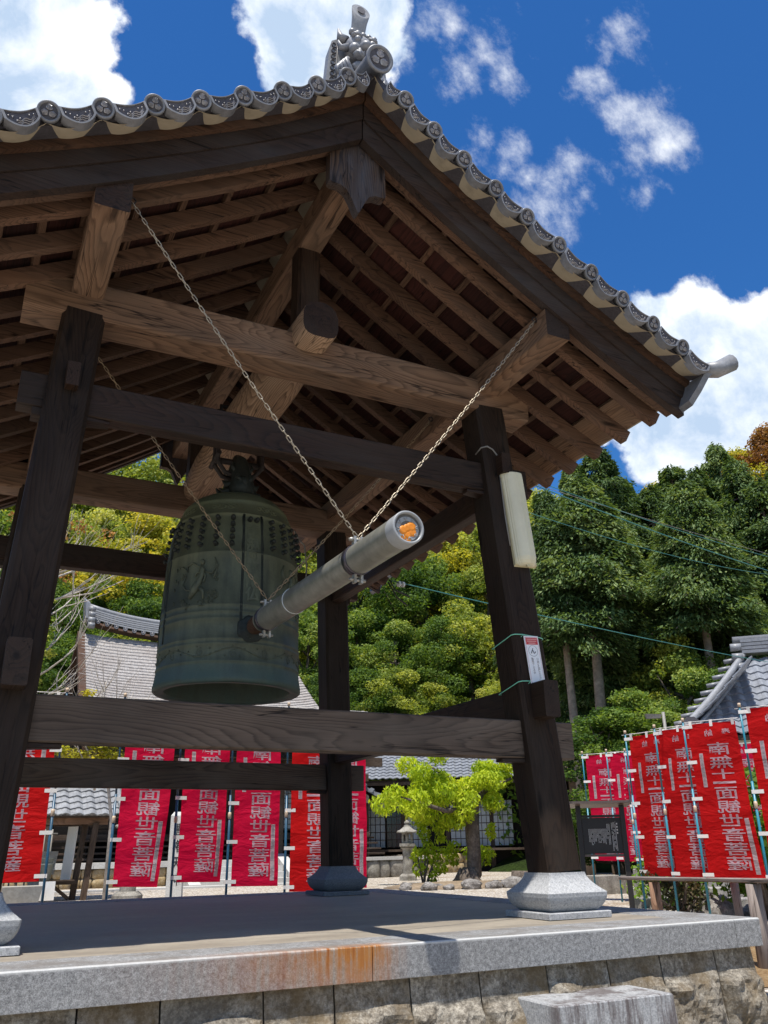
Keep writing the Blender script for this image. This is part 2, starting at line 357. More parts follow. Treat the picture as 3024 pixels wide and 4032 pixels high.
simple('mortar', (0.20, 0.175, 0.14), 0.9, 0.2, var=0.3, scale=20, bump=0.3)
simple('bark', (0.13, 0.105, 0.085), 0.95, 0.1, var=0.5, scale=16, bump=0.8)
simple('earth', (0.25, 0.19, 0.13), 0.95, 0.1, var=0.4, scale=12, bump=0.6)
simple('bark_pale', (0.42, 0.38, 0.33), 0.9, 0.1, var=0.3, scale=14, bump=0.4)
simple('bark_red', (0.30, 0.235, 0.19), 0.95, 0.1, var=0.4, scale=9, bump=0.8)
simple('glass_dark', (0.03, 0.032, 0.035), 0.12, 0.6, var=0.2, bump=0)
simple('grey_cable', (0.22, 0.21, 0.19), 0.5, 0.4, var=0.1, bump=0)
simple('speck', (0.8, 0.75, 0.55), 0.8, 0.2, var=0.1, bump=0)

def cloth(name, col, glow):
    t = NT(name, 0.8, 0.15); v = t.coord(jitter=False)
    n = t.noise(v, 3.0, 5, 0.6); c = t.mix(t.rng(n, 0.3, 0.7), tuple(x * 0.78 for x in col), col)
    t.base(c)
    tr = t.n.new('ShaderNodeBsdfTranslucent'); tr.inputs[0].default_value = tuple(glow) + (1,)
    mx = t.n.new('ShaderNodeMixShader'); mx.inputs[0].default_value = 0.5
    t.l.new(t.b.outputs[0], mx.inputs[1]); t.l.new(tr.outputs[0], mx.inputs[2]); t.l.new(mx.outputs[0], t.out.inputs[0])
    mz = t.n.new('ShaderNodeMapping'); mz.inputs['Scale'].default_value = (2.5, 2.5, 6); t.l.new(v, mz.inputs[0])
    t.normal(t.bump(t.noise(mz.outputs[0], 1.6, 5, 0.55, 0.8), 0.55, 0.05))
cloth('flag_red', (0.62, 0.010, 0.012), (0.85, 0.012, 0.012))
cloth('flag_crimson', (0.64, 0.006, 0.050), (0.88, 0.006, 0.055))
cloth('flag_print', (0.70, 0.55, 0.62), (0.55, 0.40, 0.48))
cloth('flag_strip', (0.72, 0.66, 0.69), (0.55, 0.48, 0.52))

def bronze():
    t = NT('bronze', 0.62, 0.4); v = t.coord(jitter=False)
    st = t.coord(scale=(7, 7, 1.0), jitter=False)
    a = t.noise(st, 1.6, 6, 0.65); b = t.noise(v, 3.0, 6, 0.6); c = t.noise(v, 60, 4, 0.7)
    P = t.xyz(v)
    col = t.mix(t.rng(a, 0.35, 0.65), (0.078, 0.088, 0.064), (0.15, 0.165, 0.11))
    col = t.mix(t.rng(b, 0.5, 0.72, 0, 0.75), col, (0.050, 0.057, 0.046))
    col = t.mix(t.math('MULTIPLY', t.rng(P[2], 1.52, 1.66, 1.0, 0.0), t.rng(a, 0.3, 0.6, 0.35, 0.85)), col, (0.07, 0.115, 0.105))
    col = t.mix(t.math('MULTIPLY', t.rng(P[2], 2.35, 2.8, 0.0, 1.0), 0.7), col, (0.15, 0.165, 0.085))
    col = t.mix(t.rng(c, 0.5, 0.8, 0, 0.3), col, (0.03, 0.035, 0.03))
    t.base(col); t.b.inputs['Metallic'].default_value = 0.35
    t.normal(t.bump(c, 0.12, 0.003)); t.put(t.b.inputs['Roughness'], t.rng(a, 0.3, 0.7, 0.45, 0.72))
bronze()
simple('bronze_dark', (0.03, 0.036, 0.032), 0.6, 0.4, metal=0.35, var=0.3, scale=40)

def ground_material():
    t = NT('gravel', 0.95, 0.15)
    g = t.n.new('ShaderNodeNewGeometry'); p = g.outputs['Position']
    cell = t.voro(p, 24, out=1); d = t.voro(p, 24)
    s = t.n.new('ShaderNodeSeparateColor'); t.l.new(cell, s.inputs[0])
    col = t.ramp(s.outputs[0], [(0.0, (0.22, 0.17, 0.12)), (0.3, (0.48, 0.41, 0.32)), (0.6, (0.62, 0.56, 0.47)), (1.0, (0.76, 0.73, 0.68))])
    col = t.mix(t.rng(d, 0.3, 0.7, 0, 0.65), col, (0.16, 0.125, 0.09))
    dirt = t.noise(p, 0.5, 6, 0.6)
    col = t.mix(t.rng(dirt, 0.56, 0.66, 0, 0.6), col, (0.24, 0.17, 0.10))
    t.base(col); t.normal(t.bump(t.math('SUBTRACT', 1.0, d), 0.9, 0.03))
    t = NT('leaf_litter', 0.95, 0.1)
    g = t.n.new('ShaderNodeNewGeometry'); p = g.outputs['Position']
    a = t.noise(p, 30, 7, 0.75); b = t.noise(p, 4, 5, 0.6)
    col = t.ramp(a, [(0.3, (0.09, 0.05, 0.025)), (0.5, (0.25, 0.16, 0.08)), (0.7, (0.42, 0.31, 0.17))])
    col = t.mix(t.rng(b, 0.5, 0.7, 0, 0.4), col, (0.30, 0.24, 0.15)); t.base(col); t.normal(t.bump(a, 0.8, 0.03))
    t = NT('forest_floor', 0.95, 0.1)
    g = t.n.new('ShaderNodeNewGeometry'); p = g.outputs['Position']
    a = t.noise(p, 1.2, 8, 0.75); b = t.noise(p, 6, 6, 0.7)
    col = t.ramp(a, [(0.35, (0.018, 0.028, 0.010)), (0.55, (0.045, 0.075, 0.016)), (0.75, (0.10, 0.13, 0.03))])
    t.base(col); t.normal(t.bump(b, 1.0, 0.3))
ground_material()

def shingle():
    t = NT('shingle', 0.95, 0.1); v = t.coord(jitter=False)
    n = t.noise(t.coord(scale=(3, 1.0, 1), jitter=False), 9, 7, 0.7); n2 = t.noise(v, 0.9, 5, 0.6)
    col = t.ramp(n, [(0.3, (0.17, 0.15, 0.14)), (0.52, (0.33, 0.31, 0.295)), (0.72, (0.50, 0.485, 0.475))])
    col = t.mix(t.rng(n2, 0.42, 0.7, 0, 0.35), col, (0.22, 0.18, 0.155)); t.base(col); t.normal(t.bump(n, 0.6, 0.03))
shingle()

def leaf(name, cols, trans=0.35, rough=0.62):
    """Leaves: every leaf has its own tint (a random value stored on its face), picked from the species' range."""
    t = NT(name, rough, 0.18)
    at = t.n.new('ShaderNodeAttribute'); at.attribute_name = 'tint'
    r = t.n.new('ShaderNodeSeparateColor'); t.l.new(at.outputs['Color'], r.inputs[0])
    oi = t.rand()
    f = t.math('ADD', t.math('MULTIPLY', r.outputs[0], 0.75), t.math('MULTIPLY', oi, 0.25))
    k = len(cols)
    col = t.ramp(f, [(0.08 + 0.84 * i / (k - 1), c) for i, c in enumerate(cols)])
    t.base(col)
    tr = t.n.new('ShaderNodeBsdfTranslucent')
    tc = t.mix(1.0, col, (1.6, 1.5, 0.6), 'MULTIPLY'); t.l.new(tc, tr.inputs[0])
    mx = t.n.new('ShaderNodeMixShader'); mx.inputs[0].default_value = trans
    t.l.new(t.b.outputs[0], mx.inputs[1]); t.l.new(tr.outputs[0], mx.inputs[2]); t.l.new(mx.outputs[0], t.out.inputs[0])
leaf('leaf_hinoki', [(0.016, 0.036, 0.014), (0.055, 0.10, 0.036), (0.12, 0.185, 0.06), (0.24, 0.30, 0.12)], 0.28)
leaf('leaf_dark', [(0.018, 0.042, 0.011), (0.065, 0.125, 0.024), (0.17, 0.25, 0.045), (0.40, 0.44, 0.13)], 0.38)
leaf('leaf_yellow', [(0.03, 0.065, 0.012), (0.17, 0.23, 0.04), (0.41, 0.44, 0.09), (0.66, 0.61, 0.24)], 0.4)  # range widened so the tints carry bright highlights and dark gaps
leaf('leaf_gold', [(0.10, 0.13, 0.018), (0.30, 0.31, 0.035), (0.52, 0.46, 0.06), (0.52, 0.36, 0.09)], 0.4)
leaf('leaf_rust', [(0.12, 0.05, 0.018), (0.26, 0.12, 0.035), (0.36, 0.19, 0.06), (0.30, 0.25, 0.07)], 0.3)
leaf('leaf_lime', [(0.09, 0.17, 0.012), (0.27, 0.38, 0.02), (0.46, 0.54, 0.035), (0.60, 0.61, 0.09)], 0.42)
leaf('leaf_bush', [(0.035, 0.08, 0.012), (0.08, 0.16, 0.02), (0.16, 0.27, 0.035), (0.26, 0.34, 0.05)], 0.35)
leaf('leaf_purple', [(0.02, 0.028, 0.014), (0.05, 0.055, 0.022), (0.10, 0.07, 0.04), (0.16, 0.15, 0.06)], 0.2)

# ------------------------------------------------------------------ object helpers
def tag(o, label=None, cat=None, group=None, kind=None):
    if label: o['label'] = label
    if cat: o['category'] = cat
    if group: o['group'] = group
    if kind: o['kind'] = kind
    return o
def empty(name, loc, label, cat, group=None, rz=0.0):
    o = bpy.data.objects.new(name, None); COL.objects.link(o); o.location = loc; o.rotation_euler = (0, 0, rz); o.empty_display_size = 0.2
    return tag(o, label, cat, group)
def link_mesh(name, me, parent=None, mats=None):
    o = bpy.data.objects.new(name, me); COL.objects.link(o)
    if parent is not None:
        o.parent = parent
    return o
def inst(src, name=None, parent=None, mw=None):
    o = bpy.data.objects.new(name or src.name.split('.')[0], src.data if not isinstance(src, bpy.types.Mesh) else src); COL.objects.link(o)
    if parent is not None: o.parent = parent
    if mw is not None: o.matrix_local = mw
    return o

def pw(o):
    m = Matrix.Identity(4)
    while o is not None:
        m = o.matrix_basis @ m; o = o.parent
    return m
def put(name, me, parent, mw):
    o = link_mesh(name, me, parent); o.matrix_basis = pw(parent).inverted() @ mw; return o
def copy_tree(root, loc=None, rz=None, label=None, group=None):
    def cp(o, par):
        c = o.copy(); COL.objects.link(c); c.parent = par
        for ch in kids.get(o.name, []): cp(ch, c)
        return c
    kids = {}
    for o in COL.objects:
        if o.parent is not None: kids.setdefault(o.parent.name, []).append(o)
    r = cp(root, None)
    if loc is not None: r.location = loc
    if rz is not None: r.rotation_euler = (0, 0, rz)
    if label: r['label'] = label
    if group: r['group'] = group
    return r

class MB:
    def __init__(s): s.v = []; s.f = []; s.mi = []; s.m = 0; s.sm = []
    def add(s, vs, fs, smooth=False):
        b = len(s.v); s.v += [tuple(x) for x in vs]; s.f += [tuple(i + b for i in f) for f in fs]
        s.mi += [s.m] * len(fs); s.sm += [smooth] * len(fs); return s
    def box(s, x0, y0, z0, x1, y1, z1):
        return s.add([(x0, y0, z0), (x1, y0, z0), (x1, y1, z0), (x0, y1, z0), (x0, y0, z1), (x1, y0, z1), (x1, y1, z1), (x0, y1, z1)],
                     [(0, 3, 2, 1), (4, 5, 6, 7), (0, 1, 5, 4), (1, 2, 6, 5), (2, 3, 7, 6), (3, 0, 4, 7)])
    def sweep(s, rings, caps=True, smooth=False, closed=True):
        n = len(rings[0]); vs = [p for r in rings for p in r]; fs = []
        for i in range(len(rings) - 1):
            for j in range(n if closed else n - 1):
                k = (j + 1) % n
                fs.append((i * n + j, i * n + k, (i + 1) * n + k, (i + 1) * n + j))
        s.add(vs, fs, smooth)
        if caps and closed:
            b = len(s.v) - len(vs)
            s.f += [tuple(b + j for j in reversed(range(n))), tuple(b + (len(rings) - 1) * n + j for j in range(n))]
            s.mi += [s.m] * 2; s.sm += [False] * 2
        return s
    def tube(s, pts, rad, seg=8, caps=True, smooth=True):
        rings = []; pts = [Vector(p) for p in pts]; n = len(pts); prev = None
        for i, p in enumerate(pts):
            t = (pts[min(i + 1, n - 1)] - pts[max(i - 1, 0)]); t = t.normalized() if t.length > 1e-9 else Vector((0, 0, 1))
            if prev is None:
                a = Vector((0, 0, 1)) if abs(t.z) < 0.9 else Vector((1, 0, 0)); u = t.cross(a).normalized()
            else:
                u = (prev - t * prev.dot(t)); u = u.normalized() if u.length > 1e-6 else t.orthogonal().normalized()
            prev = u; w = t.cross(u); r = rad[i] if isinstance(rad, (list, tuple)) else rad
            rings.append([p + (u * cos(2 * pi * k / seg) + w * sin(2 * pi * k / seg)) * r for k in range(seg)])
        return s.sweep(rings, caps, smooth)
    def lathe(s, prof, seg=24, c=(0, 0, 0), smooth=True, caps=False):
        rings = [[(c[0] + r * cos(2 * pi * k / seg), c[1] + r * sin(2 * pi * k / seg), c[2] + z) for k in range(seg)] for r, z in prof]
        return s.sweep(rings, caps, smooth)
    def build(s, name, mats, parent=None):
        me = bpy.data.meshes.new(name); me.from_pydata(s.v, [], s.f)
        for m in (mats if isinstance(mats, (list, tuple)) else [mats]): me.materials.append(MAT[m])
        me.polygons.foreach_set('material_index', s.mi); me.polygons.foreach_set('use_smooth', s.sm); me.update()
        o = link_mesh(name, me, parent)
        o.matrix_basis = pw(parent).inverted()
        return o

def axis_matrix(p0, d, up=Vector((0, 0, 1))):
    x = Vector(d).normalized(); z = Vector(up) - x * Vector(up).dot(x); z.normalize(); y = z.cross(x)
    m = Matrix((x, y, z)).transposed().to_4x4(); m.translation = Vector(p0); return m
_beam_cache = {}
def beam_mesh(L, w, h, mats, c=0.006, bow=0.0, end=None, taper=None):
    """Squared timber along +X from 0 to L; w wide (Y), h high (Z), chamfered arrises; bow lifts the middle."""
    key = (round(L, 3), round(w, 4), round(h, 4), mats, c, bow, end, taper)
    if key in _beam_cache: return _beam_cache[key]
    mb = MB(); n = 2 if not bow else 14
    rings = []
    for i in range(n):
        t = i / (n - 1); zz = bow * (1 - (2 * t - 1) ** 2)
        k = 1 if taper is None else 1 + (taper - 1) * t
        a, b = w / 2 * k, h / 2 * k
        rings.append([(t * L, y, z + zz) for y, z in ((-a + c, -b), (a - c, -b), (a, -b + c), (a, b - c), (a - c, b), (-a + c, b), (-a, b - c), (-a, -b + c))])
    mb.sweep(rings)
    if end:
        mb.mi[-1] = 1; mb.mi[-2] = 1
    me = bpy.data.meshes.new('timber'); me.from_pydata(mb.v, [], mb.f)
    me.materials.append(MAT[mats])
    if end: me.materials.append(MAT[end])
    me.polygons.foreach_set('material_index', mb.mi); me.update()
    _beam_cache[key] = me
    return me
def beam(name, parent, p0, p1, w, h, mat, up=(0, 0, 1), c=0.006, bow=0.0, end=None, taper=None):
    p0, p1 = Vector(p0), Vector(p1)
    me = beam_mesh((p1 - p0).length, w, h, mat, c, bow, end, taper)
    o = bpy.data.objects.new(name, me); COL.objects.link(o)
    if parent is not None: o.parent = parent
    o.matrix_basis = pw(parent).inverted() @ axis_matrix(p0, p1 - p0, Vector(up))
    return o

# glyphs: every character is turned into a mesh once
_glyph = {}
_cu = bpy.data.curves.new('glyph', 'FONT'); _cu.resolution_u = 3
_go = bpy.data.objects.new('glyph', _cu); COL.objects.link(_go)
def glyph(ch, bold=0.018):
    if (ch, bold) not in _glyph:
        _cu.body = ch; _cu.offset = bold
        dg = bpy.context.evaluated_depsgraph_get(); dg.update()
        me = bpy.data.meshes.new_from_object(_go.evaluated_get(dg))
        bm = bmesh.new(); bm.from_mesh(me); bmesh.ops.triangulate(bm, faces=bm.faces)
        long_e = [e for e in bm.edges if e.calc_length() > 0.3]
        if long_e: bmesh.ops.subdivide_edges(bm, edges=long_e, cuts=1); bmesh.ops.triangulate(bm, faces=bm.faces)
        vs = [v.co.copy() for v in bm.verts]; fs = [tuple(v.index for v in f.verts) for f in bm.faces]
        bm.free(); bpy.data.meshes.remove(me)
        if vs:
            x0, x1 = min(v.x for v in vs), max(v.x for v in vs); y0, y1 = min(v.y for v in vs), max(v.y for v in vs)
        else: x0, x1, y0, y1 = 0, 1, 0, 1
        _glyph[(ch, bold)] = (vs, fs, (x0, x1, y0, y1))
    return _glyph[(ch, bold)]
def place_text(mb, txt, x, y, w, h, f, bold=0.018, gap=None, tight=False):
    """Characters one below the other from (x centre, y top); each cell is w wide and h high; f maps the plane to space."""
    for i, ch in enumerate(txt):
        if ch == ' ': continue
        vs, fs, bb = glyph(ch, bold)
        cy = y - (i + 0.5) * (gap or h)
        if ch in '一二' :
            mb.add([f(x + (v.x - 0.5) * w, cy + (v.y - (bb[2] + bb[3]) / 2) * h * 1.6) for v in vs], fs)
        else:
            mb.add([f(x + (v.x - 0.5) * w, cy + (v.y - 0.38) * h) for v in vs], fs)
# ================================================================== BELL TOWER
A, B = 1.6, 1.6424
LX, LY, PW, H1 = 0.0525, 0.0639, 0.122, 0.24
tower = empty('bell_tower', (0, 0, 0), 'open timber bell tower with four leaning posts and a grey tiled gable roof', 'bell tower')
def pc(sx, sy, z): return Vector((sx * (A - LX * (z - H1)), sy * (B - LY * (z - H1)), z))

# --- base stones
def square_loft(mb, c, prof, ch=0.02):
    rings = []
    for h, z in prof:
        k = min(ch, h * 0.3)
        rings.append([(c[0] + x, c[1] + y, z) for x, y in ((-h + k, -h), (h - k, -h), (h, -h + k), (h, h - k), (h - k, h), (-h + k, h), (-h, h - k), (-h, -h + k))])
    mb.sweep(rings, smooth=False)
for sx in (-1, 1):
    for sy in (-1, 1):
        c = (sx * A, sy * B)
        mb = MB()
        prof = []
        for i in range(9):
            t = i / 8; prof.append((0.160 + 0.054 * sin(t * pi / 2), 0.035 + 0.090 * t ** 1.3))
        prof.append((0.2145, 0.128)); prof.append((0.2145, 0.134))
        for i in range(1, 9):
            t = i / 8; prof.append((0.131 + 0.0835 * (1 - t) ** 1.7, 0.134 + 0.106 * t))
        square_loft(mb, c, prof, 0.008)
        bs = mb.build('base_stone', 'granite_base' if (sy < 0) else 'granite_shaded', tower)
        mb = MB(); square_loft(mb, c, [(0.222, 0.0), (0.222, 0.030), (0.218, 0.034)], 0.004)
        mb.build('plinth_slab', 'granite_base' if sy < 0 else 'granite_shaded', bs)

# --- posts, leaning in
post_objs = {}
for sx in (-1, 1):
    for sy in (-1, 1):
        o = beam('post', tower, pc(sx, sy, 0.2395), pc(sx, sy, 3.40), PW * 2, PW * 2, 'post_wood', up=(0, -1, 0), c=0.022)
        post_objs[(sx, sy)] = o

# --- head beams: round-bellied logs on the post heads
for sy in (-1, 1):
    y = pc(1, sy, 3.36).y
    beam('head_beam', tower, (-1.773, y, 3.487), (1.773, y, 3.487), 0.235, 0.252, 'roof_wood', c=0.014, bow=0.02)
# --- lower tie beams front and rear, upper ties
def tie(name, sy, z0, h, w, ex, mat):
    p = pc(1, sy, z0 + h / 2)
    return beam(name, tower, (-p.x - ex, p.y, z0 + h / 2), (p.x + ex, p.y, z0 + h / 2), w, h, mat, c=0.008)
tie('lower_tie_beam', -1, 0.8967, 0.231, 0.112, 0.27, 'grey_wood')
tie('lower_tie_beam', 1, 0.8967, 0.231, 0.112, 0.27, 'old_wood')
tie('upper_tie_beam', -1, 2.7314, 0.2166, 0.112, 0.26, 'tie_wood')
tie('upper_tie_beam', 1, 2.7314, 0.2166, 0.112, 0.26, 'tie_wood')
def side_tie(name, sx, z0, h, w, ex, mat):
    p = pc(sx, 1, z0 + h / 2)
    return beam(name, tower, (p.x, -p.y - ex, z0 + h / 2), (p.x, p.y + ex, z0 + h / 2), w, h, mat, c=0.008)
for sx in (-1, 1):
    side_tie('side_lower_tie', sx, 1.130, 0.226, 0.112, 0.26, 'tie_wood')
    side_tie('side_upper_tie', sx, 2.66, 0.19, 0.104, 0.0, 'tie_wood')
    for sy in (-1, 1):
        p = pc(sx, sy, 2.92)
        beam('tenon_block', tower, (p.x, p.y - sy * 0.05, 2.915), (p.x, p.y + sy * (PW + 0.075), 2.915), 0.07, 0.15, 'tie_wood', c=0.004)
# wedges driven under the ties where they pass the posts
for sx in (-1, 1):
    for sy in (-1, 1):
        for z0, l in ((0.8967, 0.16), (2.7314, 0.13)):
            p = pc(sx, sy, z0)
            beam('wedge', tower, (p.x - sx * PW * 0.8, p.y, z0 - 0.016), (p.x - sx * (PW + l), p.y, z0 - 0.013), 0.10, 0.028, 'tie_wood', c=0.003, taper=0.7)
        p = pc(sx, sy, 2.7314)
        beam('wedge', tower, (p.x + sx * PW * 0.8, p.y, 2.7314 - 0.026), (p.x + sx * (PW + 0.05), p.y, 2.7314 - 0.026), 0.10, 0.05, 'tie_wood', c=0.003)

# --- roof profile
def f(x): x = abs(x); return 4.59 - 0.705 * x + 0.048 * x * x
def g(x): x = abs(x); return f(x) + 0.288 + 0.075 * max(0, 1 - x / 0.5) ** 1.3
def slope(x): x = abs(x); return 0.705 - 0.096 * x
def prof_pts(x0, x1, n, off=0.0):
    out = []
    for i in range(n + 1):
        x = x0 + (x1 - x0) * i / n; s = slope(x); k = sqrt(1 + s * s)
        out.append((x + off * s / k, f(x) + off / k))
    return out
def roof_sweep(mb, sx, x0, x1, n, off0, off1, y0, y1):
    """a strip following the roof curve on side sx, between two offsets above the rafter line, between y0 and y1"""
    a = prof_pts(x0, x1, n, off0); b = prof_pts(x0, x1, n, off1)
    rings = []
    for (xa, za), (xb, zb) in zip(a, b):
        r = [(sx * xa, y0, za), (sx * xa, y1, za), (sx * xb, y1, zb), (sx * xb, y0, zb)]
        rings.append(r if sx > 0 else r[::-1])
    mb.sweep(rings)

# purlins, ridge beam, struts, bell beam
for sx in (-1, 1):
    beam('purlin', tower, (sx * 1.432, -2.40, 3.612), (sx * 1.432, 2.40, 3.612), 0.184, 0.205, 'roof_wood', c=0.008, end='tie_wood')
beam('ridge_beam', tower, (0, -2.28, 4.455), (0, 2.28, 4.455), 0.165, 0.21, 'roof_wood', c=0.010)
for sy in (-1, 1):
    beam('king_post', tower, (0, sy * 1.46, 3.70), (0, sy * 1.46, 4.36), 0.165, 0.165, 'tie_wood', up=(0, -1, 0), c=0.02)
# the bell hangs from a heavy log: rounded top, flat belly, darker ends
mb = MB()
def log_ring(y, w, h, zb):
    pts = []
    for k in range(16):
        a = 2 * pi * k / 16 + pi / 16
        x, z = cos(a), sin(a)
        e = 0.55 if z < 0 else 0.85
        pts.append((w * math.copysign(abs(x) ** e, x), y, zb + h / 2 + h / 2 * math.copysign(abs(z) ** e, z)))
    return pts
rings = [log_ring(-1.76, 0.125, 0.27, 3.50), log_ring(-1.45, 0.13, 0.28, 3.495), log_ring(-0.9, 0.165, 0.34, 3.475), log_ring(0, 0.175, 0.36, 3.465), log_ring(0.9, 0.165, 0.34, 3.475), log_ring(1.45, 0.13, 0.28, 3.495), log_ring(1.76, 0.125, 0.27, 3.50)]
me_b = beam_mesh(1.0, 0.1, 0.1, 'bell_beam_wood')
# build along X so that the grain follows the log
rings = [[(p[1], -p[0], p[2]) for p in r] for r in rings]
mb.sweep(rings, smooth=True); mb.mi[-1] = 1; mb.mi[-2] = 1
bb = mb.build('bell_beam', ['bell_beam_wood', 'tie_wood'], tower)
bb.rotation_euler = (0, 0, pi / 2)

# rafters
YR = [0.31 * k for k in range(-7, 8)] + [-2.334, 2.334]
for sx in (-1, 1):
    mb = MB()
    a = prof_pts(0.06, 2.40, 10, 0.0); b = prof_pts(0.06, 2.41, 10, 0.098)
    # local frame: X follows the slope so that the grain runs along the rafter
    rot = Matrix.Rotation(-0.0, 4, 'X')
    rings = []
    for (xa, za), (xb, zb) in zip(a, b):
        r = [(xa, -0.031, za), (xa, 0.031, za), (xb, 0.031, zb), (xb, -0.031, zb)]
        rings.append(r)
    mb.sweep(rings)
    me = bpy.data.meshes.new('rafter'); me.from_pydata([(x, y, z) for x, y, z in mb.v], [], mb.f); me.materials.append(MAT['rafter_wood'])
    for yk in YR:
        m = Matrix.Translation((0, yk, 0)) @ (Matrix.Identity(4) if sx > 0 else Matrix.Rotation(pi, 4, 'Z'))
        put('rafter', me, tower, m)
    for xb in (0.10, 0.37, 0.65, 0.93, 1.20, 1.47, 1.69, 1.90):
        s = slope(xb); k = sqrt(1 + s * s); off = 0.114
        p = Vector((sx * (xb + off * s / k), 0, f(xb) + off / k))
        beam('batten', tower, (p.x, -2.36, p.z), (p.x, 2.36, p.z), 0.042, 0.030, 'rafter_wood', up=(sx * s, 0, 1), c=0.002)
    xs = [0.02, 0.37, 0.65, 0.93, 1.20, 1.47, 1.69, 1.90, 2.13]
    for i in range(8):
        mb = MB(); roof_sweep(mb, sx, xs[i] + 0.002, xs[i + 1] - 0.002, 3, 0.131 + 0.002 * (i % 2), 0.146, -2.37, 2.37)
        mb.v = [(v[1], -v[0], v[2]) for v in mb.v]
        o = mb.build('roof_board', 'board_red', tower); o.rotation_euler = (0, 0, pi / 2)
    mb = MB(); roof_sweep(mb, sx, 2.13, 2.375, 4, 0.099, 0.128, -2.36, 2.36)
    mb.v = [(v[1], -v[0], v[2]) for v in mb.v]
    o = mb.build('eave_plank', 'roof_wood', tower); o.rotation_euler = (0, 0, pi / 2)
    mb = MB(); roof_sweep(mb, sx, 2.28, 2.40, 3, 0.129, 0.24, -2.36, 2.36)
    mb.build('eave_plaster', 'plaster', tower)

# bargeboards: three stepped bands
XT = [0.20, 0.40, 0.61, 0.84, 1.07, 1.31, 1.555, 1.80, 2.045, 2.285]
for sy in (-1, 1):
    for sx in (-1, 1):
        def band(name, mat, z0, z1, y0, y1, x0, x1, parent=tower, n=16):
            mb = MB(); rings = []
            for i in range(n + 1):
                x = x0 + (x1 - x0) * i / n
                sc = 1.0 + 0.20 * max(0, 1 - x / 0.6)
                ex = 0.0 if i < n else 1
                za, zb = f(x) + z0 * sc, f(x) + z1 * sc
                xa = x + (0.03 * z0 / 0.3) * ex; xb = x + 0.10 * z1 * ex
                r = [(sx * xa, sy * y0, za), (sx * xa, sy * y1, za), (sx * xb, sy * y1, zb), (sx * xb, sy * y0, zb)]
                if sx * sy < 0: r = r[::-1]
                rings.append(r)
            mb.sweep(rings)
            mb.v = [(v[0], v[1], v[2]) for v in mb.v]
            return mb.build(name, mat, parent)
        bbd = band('bargeboard', 'barge_wood', -0.012, 0.115, 2.422, 2.365, 0.004, 2.445)
        band('middle_band', 'barge_wood', 0.116, 0.222, 2.436, 2.366, 0.004, 2.455, bbd)
        band('top_band', 'barge_brown', 0.223, 0.305, 2.468, 2.366, 0.004, 2.475, bbd)
        # buff plaster under the verge tiles, scalloped where the tiles sit
        mb = MB(); n = 200; rings = []; jx = [0.0] + XT + [2.50]
        for i in range(n + 1):
            x = 0.0 + 2.50 * i / n
            za = f(x) + 0.303 * (1 + 0.20 * max(0, 1 - x / 0.6)) ; k_ = max(i_ for i_ in range(len(jx)) if jx[i_] <= x + 1e-6); k_ = min(k_, len(jx) - 2); zb = g(x) - 0.036 - 0.050 * sin(pi * min(1, max(0, (x - jx[k_]) / (jx[k_ + 1] - jx[k_])))) ** 0.8
            rings.append([(sx * x, sy * 2.462, za), (sx * x, sy * 2.36, za), (sx * x, sy * 2.36, zb + 0.11), (sx * x, sy * 2.612, zb)] if sx * sy < 0 else [(sx * x, sy * 2.612, zb), (sx * x, sy * 2.36, zb + 0.11), (sx * x, sy * 2.36, za), (sx * x, sy * 2.462, za)])
        mb.sweep(rings); mb.build('verge_plaster', 'plaster', tower)
        mb = MB(); rings = []
        for i in range(41):
            x = 2.50 * i / 40; r = [(sx * x, sy * 2.600, g(x) - 0.050), (sx * x, sy * 2.600, g(x) + 0.014), (sx * x, sy * 2.35, g(x) + 0.11), (sx * x, sy * 2.35, g(x) + 0.02)]
            rings.append(r if sx * sy > 0 else r[::-1])
        mb.sweep(rings); mb.build('verge_gap_shade', 'tile_shadow', tower)  # block added behind the tile faces, coloured dark so the gaps read as shade

# pendant (gegyo) below the apex
def pendant(sy):
    out = [(-0.19, 4.50), (-0.192, 4.235), (-0.175, 4.222), (-0.12, 4.222), (-0.075, 4.195), (-0.045, 4.14), (-0.012, 4.06), (0.0, 4.045), (0.012, 4.06), (0.045, 4.14), (0.075, 4.195), (0.12, 4.222), (0.175, 4.222), (0.192, 4.235), (0.19, 4.50), (0.10, 4.56), (0, 4.62), (-0.10, 4.56)]
    mb = MB()
    y0, y1 = sy * 2.352, sy * 2.285
    # local frame with X pointing down so the fibres run down the board
    r0 = [(x, y0, z) for x, z in out]; r1 = [(x, y1, z) for x, z in out]
    mb.sweep([r1, r0] if sy < 0 else [r0, r1])
    mb.v = [(-v[2], v[1], v[0]) for v in mb.v]
    o = mb.build('gable_pendant', 'pendant_wood', tower)
    o.rotation_euler = (0, pi / 2, 0)
for sy in (-1, 1): pendant(sy)

